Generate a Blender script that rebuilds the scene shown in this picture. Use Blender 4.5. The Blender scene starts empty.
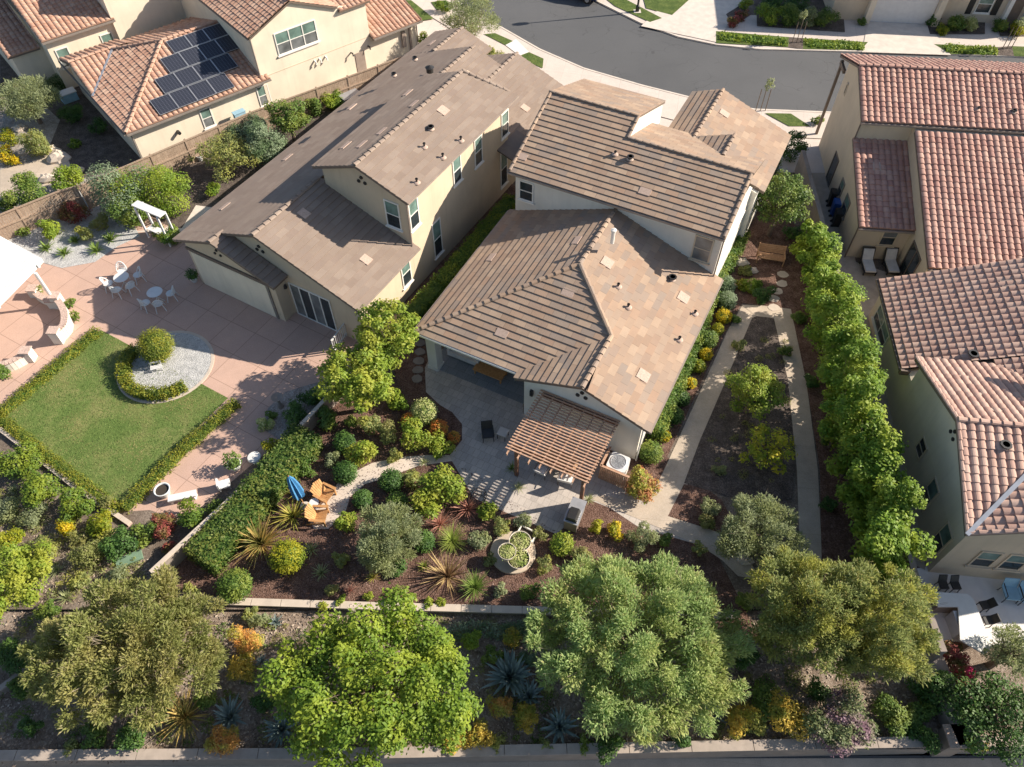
import bpy, math, random
import numpy as np
rad = math.radians
scene = bpy.context.scene
# ---------------------------------------------------------------- camera
CAM_H = 31.0; FPX = 751.0; DEP = rad(52.1)
cam_data = bpy.data.cameras.new('camera'); cam = bpy.data.objects.new('camera', cam_data)
scene.collection.objects.link(cam); scene.camera = cam
cam.location = (0, 0, CAM_H); cam.rotation_euler = (math.pi/2 - DEP, 0, 0)
cam_data.sensor_fit = 'HORIZONTAL'; cam_data.sensor_width = 36.0
cam_data.lens = 36.0*FPX/1024.0; cam_data.clip_end = 2000
# ---------------------------------------------------------------- light
SUN_AZ = rad(11.0); SUN_EL = rad(30.8)
world = bpy.data.worlds.new('World'); scene.world = world; world.use_nodes = True
nt = world.node_tree; bg = nt.nodes['Background']
sky = nt.nodes.new('ShaderNodeTexSky'); sky.sky_type = 'NISHITA'; sky.sun_disc = False
sky.sun_elevation = SUN_EL; sky.sun_rotation = math.pi/2 - SUN_AZ
nt.links.new(sky.outputs[0], bg.inputs[0]); bg.inputs[1].default_value = 0.078
sd = bpy.data.lights.new('sun', 'SUN'); sd.energy = 5.0; sd.angle = rad(0.5); sd.color = (1.0, 0.90, 0.77)
so = bpy.data.objects.new('sun', sd); scene.collection.objects.link(so)
from mathutils import Vector
SUNV = Vector((math.cos(SUN_AZ)*math.cos(SUN_EL), math.sin(SUN_AZ)*math.cos(SUN_EL), math.sin(SUN_EL)))
so.rotation_euler = (-SUNV).to_track_quat('-Z', 'Y').to_euler(); so.location = (60, 5, 60)
scene.view_settings.view_transform = 'Standard'; scene.view_settings.look = 'None'
scene.view_settings.exposure = 0.88; scene.view_settings.gamma = 1.0
scene.render.engine = 'CYCLES'
random.seed(11)
# ---------------------------------------------------------------- survey helpers
CC, SS = math.cos(DEP), math.sin(DEP)
ORG = np.array([0, 0, CAM_H])
def ray(x, y):
    u = (x-512)/FPX; v = (383.5-y)/FPX
    return np.array([u, CC+v*SS, -SS+v*CC])
def P(x, y, z=0.0):
    r = ray(x, y); t = (z-CAM_H)/r[2]
    return np.array([r[0]*t, r[1]*t, z])
def mpp(x, y, z=0.0):            # metres per photo pixel at that place
    p = P(x, y, z); return (p[1]*CC + (CAM_H-z)*SS)/FPX
class Fr:                        # a house's own axes: a (along) and b (across)
    def __init__(s, deg):
        a = rad(deg); s.A = np.array([math.cos(a), math.sin(a)]); s.B = np.array([math.sin(a), -math.cos(a)]); s.ang = a
    def w(s, a, b, z=0.0):
        q = a*s.A + b*s.B; return (float(q[0]), float(q[1]), float(z))
    def loc(s, p): return float(p[:2]@s.A), float(p[:2]@s.B), float(p[2])
    def on_a(s, px, a0):
        r = ray(*px); t = a0/(r[:2]@s.A); return s.loc(ORG+r*t)
    def on_b(s, px, b0):
        r = ray(*px); t = b0/(r[:2]@s.B); return s.loc(ORG+r*t)
FL = Fr(60.3); FC = Fr(63.1); FR = Fr(84.1); FS = Fr(83.3); FU = Fr(40.0)
# ---------------------------------------------------------------- object helpers
from mathutils import Matrix
def mesh_obj(name, verts, faces, mat, parent=None, smooth=False, mats=None, midx=None, uv=None, loc=None):
    me = bpy.data.meshes.new(name)
    me.from_pydata([tuple(map(float, v)) for v in verts], [], faces)
    for m in (mats or [mat]): me.materials.append(m)
    if midx is not None: me.polygons.foreach_set('material_index', midx)
    if uv is not None:
        l = me.uv_layers.new(name='UVMap'); l.data.foreach_set('uv', np.asarray(uv, dtype=np.float32).ravel())
    if smooth: me.polygons.foreach_set('use_smooth', [True]*len(me.polygons))
    me.update()
    o = bpy.data.objects.new(name, me)
    scene.collection.objects.link(o)
    if loc is not None: o.location = loc
    if parent is not None:
        o.parent = parent
        if parent.type == 'EMPTY':
            # vertices are written in world space for houses: undo the parent's placement
            if parent.get('local_parts', 0) == 0:
                o.matrix_parent_inverse = (Matrix.Translation(parent.location) @ parent.rotation_euler.to_matrix().to_4x4()).inverted()
    return o
def tag(o, label=None, cat=None, group=None, kind=None):
    if label: o['label'] = label
    if cat: o['category'] = cat
    if group: o['group'] = group
    if kind: o['kind'] = kind
    return o
def thing(name, loc, rz, label, cat, group=None, local=True):
    o = bpy.data.objects.new(name, None); scene.collection.objects.link(o)
    o.empty_display_size = 0.2
    o.location = tuple(map(float, loc)); o.rotation_euler = (0, 0, rz)
    if local: o['local_parts'] = 1
    return tag(o, label, cat, group)
def copy_tree(o, parent=None):
    c = o.copy(); scene.collection.objects.link(c)
    if parent is not None: c.parent = parent
    for ch in list(o.children): copy_tree(ch, c)
    return c
class MB:
    """collects shapes into one mesh"""
    def __init__(s): s.v = []; s.f = []
    def add(s, vs, fs):
        n = len(s.v); s.v += [tuple(map(float, q)) for q in vs]; s.f += [tuple(i+n for i in f) for f in fs]; return s
    def box(s, x0, x1, y0, y1, z0, z1):
        return s.add([(x0,y0,z0),(x1,y0,z0),(x1,y1,z0),(x0,y1,z0),(x0,y0,z1),(x1,y0,z1),(x1,y1,z1),(x0,y1,z1)],
                     [(0,3,2,1),(4,5,6,7),(0,1,5,4),(1,2,6,5),(2,3,7,6),(3,0,4,7)])
    def fbox(s, F, a0, a1, b0, b1, z0, z1):
        c = [F.w(a0,b0),F.w(a0,b1),F.w(a1,b1),F.w(a1,b0)]
        return s.add([(q[0],q[1],z0) for q in c]+[(q[0],q[1],z1) for q in c],
                     [(0,3,2,1),(4,5,6,7),(0,1,5,4),(1,2,6,5),(2,3,7,6),(3,0,4,7)])
    def bar(s, p, q, w, h=None, up=(0,0,1)):
        h = h or w; p = Vector(p); q = Vector(q); d = (q-p).normalized(); up = Vector(up)
        if abs(d.dot(up)) > .98: up = Vector((1,0,0))
        x = d.cross(up).normalized(); y = x.cross(d)
        c = [x*w/2+y*h/2, -x*w/2+y*h/2, -x*w/2-y*h/2, x*w/2-y*h/2]
        return s.add([p+k for k in c]+[q+k for k in c], [(0,1,2,3),(7,6,5,4),(0,4,5,1),(1,5,6,2),(2,6,7,3),(3,7,4,0)])
    def tube(s, pts, r, n=8, cap=True):
        pts = [Vector(p) for p in pts]; rr = r if isinstance(r, (list, tuple)) else [r]*len(pts)
        base = len(s.v)
        for i, p in enumerate(pts):
            d = (pts[min(i+1, len(pts)-1)]-pts[max(i-1, 0)]).normalized()
            up = Vector((0,0,1)) if abs(d.z) < .95 else Vector((1,0,0))
            x = d.cross(up).normalized(); y = x.cross(d)
            for k in range(n):
                t = 2*math.pi*k/n; s.v.append(tuple(p+(x*math.cos(t)+y*math.sin(t))*rr[i]))
        for i in range(len(pts)-1):
            for k in range(n):
                k2 = (k+1) % n; s.f.append((base+i*n+k, base+i*n+k2, base+(i+1)*n+k2, base+(i+1)*n+k))
        if cap:
            s.f.append(tuple(base+k for k in range(n))[::-1]); s.f.append(tuple(base+(len(pts)-1)*n+k for k in range(n)))
        return s
    def lathe(s, prof, n=24, c=(0,0,0)):
        base = len(s.v)
        for r, z in prof:
            for k in range(n):
                t = 2*math.pi*k/n; s.v.append((c[0]+r*math.cos(t), c[1]+r*math.sin(t), c[2]+z))
        for i in range(len(prof)-1):
            for k in range(n):
                k2 = (k+1) % n; s.f.append((base+i*n+k, base+i*n+k2, base+(i+1)*n+k2, base+(i+1)*n+k))
        return s
    def prism(s, poly, z0, z1):
        n = len(poly)
        return s.add([(p[0],p[1],z0) for p in poly]+[(p[0],p[1],z1) for p in poly],
                     [tuple(range(n))[::-1], tuple(range(n, 2*n))]+[(i,(i+1)%n,n+(i+1)%n,n+i) for i in range(n)])
    def build(s, name, mat, parent=None, smooth=False, loc=None):
        return mesh_obj(name, s.v, s.f, mat, parent, smooth, loc=loc)
# ---------------------------------------------------------------- materials
def new_mat(name):
    m = bpy.data.materials.new(name); m.use_nodes = True
    return m, m.node_tree, m.node_tree.nodes['Principled BSDF']
def N(nt, t, **kw):
    n = nt.nodes.new(t)
    for k, v in kw.items():
        if k.startswith('i_'):
            key = k[2:]; key = int(key) if key.isdigit() else key.replace('_', ' ')
            n.inputs[key].default_value = v
        else: setattr(n, k, v)
    return n
def mixc(nt, fac, a, b, blend='MIX'):
    n = nt.nodes.new('ShaderNodeMix'); n.data_type = 'RGBA'; n.blend_type = blend
    for sock, v in ((n.inputs[0], fac), (n.inputs[6], a), (n.inputs[7], b)):
        if hasattr(v, 'is_output') or isinstance(v, bpy.types.NodeSocket): nt.links.new(v, sock)
        elif isinstance(v, (int, float)): sock.default_value = v
        else: sock.default_value = (*v, 1)
    return n.outputs[2]
def ramp(nt, src, stops):
    r = nt.nodes.new('ShaderNodeValToRGB'); nt.links.new(src, r.inputs[0])
    e = r.color_ramp.elements
    while len(e) < len(stops): e.new(0.5)
    for k, (p, c) in enumerate(stops):
        e[k].position = p; e[k].color = (*c, 1) if not isinstance(c, (int, float)) else (c, c, c, 1)
    return r.outputs[0]
def noise(nt, scale, detail=4, vec=None, rough=.55):
    n = N(nt, 'ShaderNodeTexNoise'); n.inputs['Scale'].default_value = scale; n.inputs['Detail'].default_value = detail
    n.inputs['Roughness'].default_value = rough
    if vec is None: vec = nt.nodes.new('ShaderNodeNewGeometry').outputs['Position']
    nt.links.new(vec, n.inputs['Vector']); return n.outputs[0]
def bump(nt, bs, h, strength=.4, dist=.02):
    b = N(nt, 'ShaderNodeBump'); b.inputs['Strength'].default_value = strength; b.inputs['Distance'].default_value = dist
    nt.links.new(h, b.inputs['Height']); nt.links.new(b.outputs[0], bs.inputs['Normal'])
def plain(name, col, rough=.6, metal=0.0, var=.12, scale=3.0, bmp=0.0):
    m, nt, bs = new_mat(name)
    f = noise(nt, scale)
    lo = tuple(c*(1-var) for c in col); hi = tuple(min(1, c*(1+var)) for c in col)
    nt.links.new(ramp(nt, f, [(.3, lo), (.7, hi)]), bs.inputs['Base Color'])
    bs.inputs['Roughness'].default_value = rough; bs.inputs['Metallic'].default_value = metal
    if bmp: bump(nt, bs, noise(nt, 60), bmp, .01)
    return m
def ground(name, stops, s1=1.2, s2=14, mixf=.5, rough=.9, bs_=.6, bd=.04, fine=35, spots=None):
    """stops: three colours from dark to light; two noise scales mixed"""
    m, nt, bs = new_mat(name)
    a = noise(nt, s1, 5); b = noise(nt, s2, 6, rough=.7)
    mm = N(nt, 'ShaderNodeMix'); mm.inputs[0].default_value = mixf
    nt.links.new(a, mm.inputs[2]); nt.links.new(b, mm.inputs[3])
    c = ramp(nt, mm.outputs[0], [(.36, stops[0]), (.5, stops[1]), (.64, stops[2])])
    if spots:
        v = noise(nt, spots[1], 2); c = mixc(nt, ramp(nt, v, [(spots[2], 0.0), (spots[2]+.05, 1.0)]), c, spots[0])
    nt.links.new(c, bs.inputs['Base Color']); bs.inputs['Roughness'].default_value = rough
    bs.inputs['Specular IOR Level'].default_value = .2
    bump(nt, bs, noise(nt, fine, 3), bs_, bd)
    return m
def math_(nt, op, a, b=None):
    n = nt.nodes.new('ShaderNodeMath'); n.operation = op
    for i, v in enumerate((a, b)):
        if v is None: continue
        if isinstance(v, (int, float)): n.inputs[i].default_value = v
        else: nt.links.new(v, n.inputs[i])
    return n.outputs[0]
def slabs(name, col, ang, sa, sb, lw=.02, off=(0,0), line=.6, var=.1, dirt=None, rough=.8):
    """poured concrete or pavers with joints in a turned grid"""
    m, nt, bs = new_mat(name)
    g = nt.nodes.new('ShaderNodeNewGeometry').outputs['Position']
    mp = N(nt, 'ShaderNodeMapping'); mp.inputs['Rotation'].default_value = (0, 0, -ang); nt.links.new(g, mp.inputs[0])
    sx = nt.nodes.new('ShaderNodeSeparateXYZ'); nt.links.new(mp.outputs[0], sx.inputs[0])
    def grid(s, size, o, lw):
        t = math_(nt, 'ADD', math_(nt, 'DIVIDE', s, size), o + 100)
        fr = math_(nt, 'FRACT', t); return math_(nt, 'LESS_THAN', fr, lw/size), math_(nt, 'FLOOR', t)
    l1, c1 = grid(sx.outputs[0], sa, off[0], lw); 
    yo = math_(nt, 'ADD', sx.outputs[1], math_(nt, 'MULTIPLY', math_(nt, 'MODULO', c1, 2.0), sb*.5 if sa < .8 else 0.0))
    l2, c2 = grid(yo, sb, off[1], lw)
    wn = N(nt, 'ShaderNodeTexWhiteNoise'); cb = nt.nodes.new('ShaderNodeCombineXYZ')
    nt.links.new(c1, cb.inputs[0]); nt.links.new(c2, cb.inputs[1]); nt.links.new(cb.outputs[0], wn.inputs[0])
    lo = tuple(c*(1-var) for c in col); hi = tuple(c*(1+var) for c in col)
    base = ramp(nt, wn.outputs[0], [(0, lo), (1, hi)])
    n1 = noise(nt, 1.3, 6, rough=.65); base = mixc(nt, ramp(nt, n1, [(.35, .35), (.65, 0.0)]), base, dirt or tuple(c*.72 for c in col))
    n2 = noise(nt, 25, 3); base = mixc(nt, .12, base, ramp(nt, n2, [(.3, (.1,.1,.1)), (.7, (.9,.9,.9))]))
    ln = math_(nt, 'MAXIMUM', l1, l2)
    base = mixc(nt, math_(nt, 'MULTIPLY', ln, line), base, tuple(c*.4 for c in col))
    nt.links.new(base, bs.inputs['Base Color']); bs.inputs['Roughness'].default_value = rough
    bs.inputs['Specular IOR Level'].default_value = .25
    return m
def tile_mat(name, cols, cw, ch, stripe=0.0, rough=.8, stag=.5):
    """one colour per roof tile, from the UV map laid out in metres"""
    m, nt, bs = new_mat(name)
    uv = N(nt, 'ShaderNodeUVMap'); sx = nt.nodes.new('ShaderNodeSeparateXYZ'); nt.links.new(uv.outputs[0], sx.inputs[0])
    row = math_(nt, 'FLOOR', math_(nt, 'DIVIDE', sx.outputs[1], ch))
    col = math_(nt, 'FLOOR', math_(nt, 'ADD', math_(nt, 'DIVIDE', sx.outputs[0], cw), math_(nt, 'MULTIPLY', math_(nt, 'MODULO', row, 2.0), stag)))
    cb = nt.nodes.new('ShaderNodeCombineXYZ'); nt.links.new(col, cb.inputs[0]); nt.links.new(row, cb.inputs[1])
    wn = N(nt, 'ShaderNodeTexWhiteNoise'); nt.links.new(cb.outputs[0], wn.inputs[0])
    n = len(cols); c = ramp(nt, wn.outputs[0], [(i/(n-1), k) for i, k in enumerate(cols)])
    n1 = noise(nt, .8, 4); c = mixc(nt, ramp(nt, n1, [(.35, .30), (.65, 0.0)]), c, tuple(v*.75 for v in cols[0]))
    n2 = noise(nt, 30, 4, rough=.7); c = mixc(nt, ramp(nt, n2, [(.45, 0.0), (.75, .35)]), c, tuple(v*.6 for v in cols[0]))
    fx = math_(nt, 'FRACT', math_(nt, 'ADD', math_(nt, 'DIVIDE', sx.outputs[0], cw), math_(nt, 'MULTIPLY', math_(nt, 'MODULO', row, 2.0), stag)))
    if stripe: c = mixc(nt, math_(nt, 'MULTIPLY', math_(nt, 'LESS_THAN', fx, .045), stripe), c, tuple(v*.35 for v in cols[0]))
    nt.links.new(c, bs.inputs['Base Color']); bs.inputs['Roughness'].default_value = rough
    bs.inputs['Specular IOR Level'].default_value = .25
    bump(nt, bs, noise(nt, 40, 3), .3, .01)
    return m
def leaf_mat(name, c1, c2, c3=None, patch=.9, trans=.35, dead=None):
    m, nt, bs = new_mat(name)
    g = nt.nodes.new('ShaderNodeNewGeometry')
    c = ramp(nt, g.outputs['Random Per Island'], [(0.0, c1), (1.0, c2)])
    if c3 is not None:
        n = noise(nt, patch, 3); c = mixc(nt, ramp(nt, n, [(.46, 0.0), (.6, 1.0)]), c, c3)
    if dead is not None:
        wn = N(nt, 'ShaderNodeTexWhiteNoise', noise_dimensions='1D'); nt.links.new(g.outputs['Random Per Island'], wn.inputs['W'])
        c = mixc(nt, math_(nt, 'MULTIPLY', math_(nt, 'GREATER_THAN', wn.outputs[0], .92), .6), c, dead)
    nt.links.new(c, bs.inputs['Base Color']); bs.inputs['Roughness'].default_value = .55
    bs.inputs['Specular IOR Level'].default_value = .3
    tr = N(nt, 'ShaderNodeBsdfTranslucent'); nt.links.new(c, tr.inputs[0])
    mx = N(nt, 'ShaderNodeMixShader'); mx.inputs[0].default_value = trans
    nt.links.new(bs.outputs[0], mx.inputs[1]); nt.links.new(tr.outputs[0], mx.inputs[2])
    nt.links.new(mx.outputs[0], nt.nodes['Material Output'].inputs[0])
    return m
def stucco(name, col):
    m, nt, bs = new_mat(name)
    a = noise(nt, .7, 5); c = ramp(nt, a, [(.3, tuple(v*.9 for v in col)), (.7, tuple(min(1, v*1.05) for v in col))])
    # faint rain streaks: noise stretched downwards
    g = nt.nodes.new('ShaderNodeNewGeometry').outputs['Position']
    mp = N(nt, 'ShaderNodeMapping'); mp.inputs['Scale'].default_value = (4, 4, .35); nt.links.new(g, mp.inputs[0])
    s = noise(nt, 1.0, 4, mp.outputs[0]); c = mixc(nt, ramp(nt, s, [(.5, 0.0), (.75, .25)]), c, tuple(v*.7 for v in col))
    nt.links.new(c, bs.inputs['Base Color']); bs.inputs['Roughness'].default_value = .9
    bs.inputs['Specular IOR Level'].default_value = .15
    bump(nt, bs, noise(nt, 30, 4), .25, .015)
    return m
def wood(name, c1, c2, ang=0, plank=.12, rough=.7):
    m, nt, bs = new_mat(name)
    g = nt.nodes.new('ShaderNodeNewGeometry')
    n = noise(nt, 9, 4); c = ramp(nt, n, [(.3, c1), (.7, c2)])
    r = ramp(nt, g.outputs['Random Per Island'], [(0, .35), (1, 0.0)])
    c = mixc(nt, r, c, tuple(v*.6 for v in c1))
    nt.links.new(c, bs.inputs['Base Color']); bs.inputs['Roughness'].default_value = rough
    return m
M = {}
M['earth'] = ground('dry earth', [(.10,.075,.055), (.19,.15,.12), (.34,.28,.23)], 1.0, 11, .6, bs_=.9, bd=.06)
M['slope'] = ground('slope litter', [(.14,.10,.07), (.29,.22,.17), (.46,.38,.31)], 1.6, 9, .6, bs_=1., bd=.08, spots=((.5,.43,.36), 12, .62))
M['mulch'] = ground('bark mulch', [(.055,.03,.022), (.145,.083,.062), (.29,.19,.15)], 2.5, 16, .7, bs_=1., bd=.07, fine=18)
M['darkbed'] = ground('dark gravel', [(.045,.035,.03), (.11,.088,.075), (.25,.2,.17)], 2, 18, .7, bs_=1., bd=.05, fine=25)
M['gravel'] = ground('pale gravel', [(.25,.25,.25), (.45,.45,.44), (.65,.64,.62)], 3, 22, .75, bs_=1., bd=.05, fine=22)
M['pebble'] = ground('pebbles', [(.17,.14,.12), (.33,.29,.26), (.5,.46,.42)], 2.5, 14, .7, bs_=1., bd=.06, fine=15)
M['lawn'] = ground('mown lawn', [(.085,.145,.032), (.13,.185,.048), (.24,.235,.09)], .5, 3.2, .35, bs_=1., bd=.04, fine=30)
M['verge'] = ground('verge grass', [(.05,.085,.02), (.09,.13,.03), (.15,.18,.05)], 1.4, 6, .5, bs_=1., bd=.06, fine=20)
M['asphalt'] = ground('asphalt', [(.095,.095,.097), (.115,.116,.12), (.14,.14,.143)], .22, 3, .4, rough=.85, bs_=.4, bd=.01, fine=60)
def asphalt_mat():
    m, nt, bs = new_mat('worn asphalt')
    n1 = noise(nt, .12, 5); n2 = noise(nt, 1.1, 6, rough=.7); n3 = noise(nt, 40, 2)
    c = ramp(nt, n1, [(.35, (.074,.076,.08)), (.65, (.10,.101,.105))])
    c = mixc(nt, ramp(nt, n2, [(.5, 0.0), (.72, .5)]), c, (.085,.085,.088)); c = mixc(nt, .25, c, ramp(nt, n3, [(.3, (.05,.05,.052)), (.7, (.15,.15,.15))]))
    for sc, w in ((.16, .006), (.5, .006)):
        g = nt.nodes.new('ShaderNodeNewGeometry').outputs['Position']
        wv = N(nt, 'ShaderNodeTexNoise'); wv.inputs['Scale'].default_value = .9; nt.links.new(g, wv.inputs['Vector'])
        ad = nt.nodes.new('ShaderNodeVectorMath'); ad.operation = 'ADD'; nt.links.new(g, ad.inputs[0]); nt.links.new(wv.outputs['Color'], ad.inputs[1])
        v = N(nt, 'ShaderNodeTexVoronoi', feature='DISTANCE_TO_EDGE'); v.inputs['Scale'].default_value = sc; nt.links.new(ad.outputs[0], v.inputs['Vector'])
        msk = math_(nt, 'MULTIPLY', math_(nt, 'LESS_THAN', v.outputs['Distance'], w*sc*3), ramp(nt, noise(nt, .3, 2), [(.5, 0.0), (.56, .55)]))
        c = mixc(nt, msk, c, (.045,.045,.047))
    nt.links.new(c, bs.inputs['Base Color']); bs.inputs['Roughness'].default_value = .85; bump(nt, bs, n3, .3, .01)
    return m
M['asphalt'] = asphalt_mat()
M['pink'] = slabs('terracotta concrete', (.53,.335,.25), FL.ang, 1.75, 1.75, .03, (.3,.15), .7, .05)
M['pavers'] = slabs('grey pavers', (.46,.40,.345), FC.ang, .45, .30, .02, (0,0), .5, .16, dirt=(.3,.27,.25))
M['concrete'] = slabs('broom concrete', (.60,.50,.41), FC.ang, 3.0, 1.6, .02, (0,.2), .4, .05)
M['sidewalk'] = slabs('pavement concrete', (.62,.53,.46), rad(-12), 1.5, 6.0, .02, (0,0), .4, .04)
M['walk'] = slabs('sandy concrete', (.52,.42,.315), rad(84), 2.4, 9.0, .02, (0,0), .3, .07, dirt=(.22,.175,.13))
M['curb'] = plain('kerb concrete', (.60,.53,.46), .85, var=.1, scale=2)
M['whitepatio'] = plain('pale patio concrete', (.72,.67,.63), .8, var=.05)
M['st_cream'] = stucco('cream stucco', (.76,.67,.53))
M['st_beige'] = stucco('beige stucco', (.60,.49,.355))
M['st_white'] = stucco('white stucco', (.74,.70,.62))
M['st_tan'] = stucco('tan stucco', (.60,.50,.375))
M['st_grey'] = stucco('pale warm stucco', (.68,.60,.48))
M['trim'] = plain('white trim', (.78,.75,.69), .5, var=.04)
M['fascia'] = plain('brown fascia', (.16,.12,.095), .6)
M['fascia_l'] = plain('taupe fascia', (.22,.19,.165), .6)
M['gutter'] = plain('tan gutter', (.30,.24,.20), .5)
M['metal'] = plain('galvanised metal', (.55,.56,.58), .35, .6, var=.1)
M['black'] = plain('dark metal', (.025,.024,.024), .45)
M['bowl'] = plain('cream cast stone', (.56,.50,.41), .8, var=.15, scale=6)
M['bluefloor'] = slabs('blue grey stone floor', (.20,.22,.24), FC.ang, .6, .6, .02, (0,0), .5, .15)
M['white'] = plain('white paint', (.66,.655,.64), .5, var=.05)
M['brick'] = plain('brick coping', (.50,.37,.31), .85, var=.3, scale=12)
M['blockwall'] = plain('sand block wall', (.42,.345,.27), .9, var=.14, scale=2.5, bmp=.3)
M['blockcap'] = plain('wall capping', (.52,.44,.36), .9, var=.1, scale=2)
M['graywall'] = plain('taupe block wall', (.27,.225,.19), .9, var=.12, scale=2, bmp=.3)
M['fence'] = wood('weathered fence boards', (.30,.21,.15), (.46,.35,.26))
M['cedar'] = wood('cedar slats', (.40,.22,.14), (.60,.39,.26))
M['capdark'] = plain('weathered wall capping', (.36,.30,.25), .9, var=.15, scale=2)
M['rafter'] = wood('dark stained beam', (.14,.07,.045), (.24,.12,.07))
M['teak'] = wood('orange teak', (.42,.20,.07), (.60,.33,.13))
M['benchwood'] = wood('brown bench wood', (.38,.20,.10), (.52,.31,.17))
M['bark'] = plain('tree bark', (.16,.12,.09), .9, var=.3, scale=8)
M['palebark'] = plain('pale bark', (.34,.28,.2), .9, var=.25, scale=8)
M['t_left'] = tile_mat('taupe concrete tiles', [(.25,.19,.152), (.285,.222,.178), (.262,.2,.163), (.31,.245,.198), (.265,.208,.172)], .66, .37)
M['t_mid'] = tile_mat('mottled brown flat tiles', [(.335,.232,.165), (.395,.285,.205), (.33,.243,.185), (.45,.332,.238), (.375,.25,.175), (.29,.235,.195), (.405,.297,.217)], .66, .37, .35)
M['t_red'] = tile_mat('terracotta barrel tiles', [(.42,.235,.185), (.48,.285,.225), (.37,.20,.165), (.52,.335,.265), (.44,.26,.21)], .36, .36, 0, stag=0)
M['t_pink'] = tile_mat('rosy barrel tiles', [(.47,.30,.235), (.54,.355,.28), (.42,.26,.21), (.57,.40,.32), (.50,.345,.28)], .36, .36, 0, stag=0)
M['t_orange'] = tile_mat('orange barrel tiles', [(.45,.265,.185), (.52,.33,.24), (.40,.225,.16), (.56,.38,.28), (.47,.305,.225)], .36, .36, 0, stag=0)
M['patch'] = plain('pale vent tile', (.47,.345,.275), .8, var=.15, scale=12)
def glass_mat(name, col, rough=.12):
    m, nt, bs = new_mat(name); n = noise(nt, 1.5)
    nt.links.new(ramp(nt, n, [(.3, tuple(c*.6 for c in col)), (.7, tuple(c*1.4 for c in col))]), bs.inputs['Base Color'])
    bs.inputs['Roughness'].default_value = rough; bs.inputs['Specular IOR Level'].default_value = .8
    return m
M['glass'] = glass_mat('dark window glass', (.03,.04,.045))
M['blind'] = glass_mat('glass over green blind', (.14,.22,.19), .25)
M['glass2'] = glass_mat('glass over pale curtain', (.16,.17,.17), .2)
M['solar'] = None
M['umb'] = plain('blue umbrella cloth', (.06,.22,.42), .7, var=.2, scale=8)
M['bluebin'] = plain('blue bin plastic', (.02,.08,.30), .4)
M['cushion'] = plain('pale cushion', (.62,.60,.58), .9)
M['bluecush'] = plain('light blue cushion', (.28,.45,.55), .9)
M['soil'] = plain('potting soil', (.04,.03,.022), .95)
M['water'] = None
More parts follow.
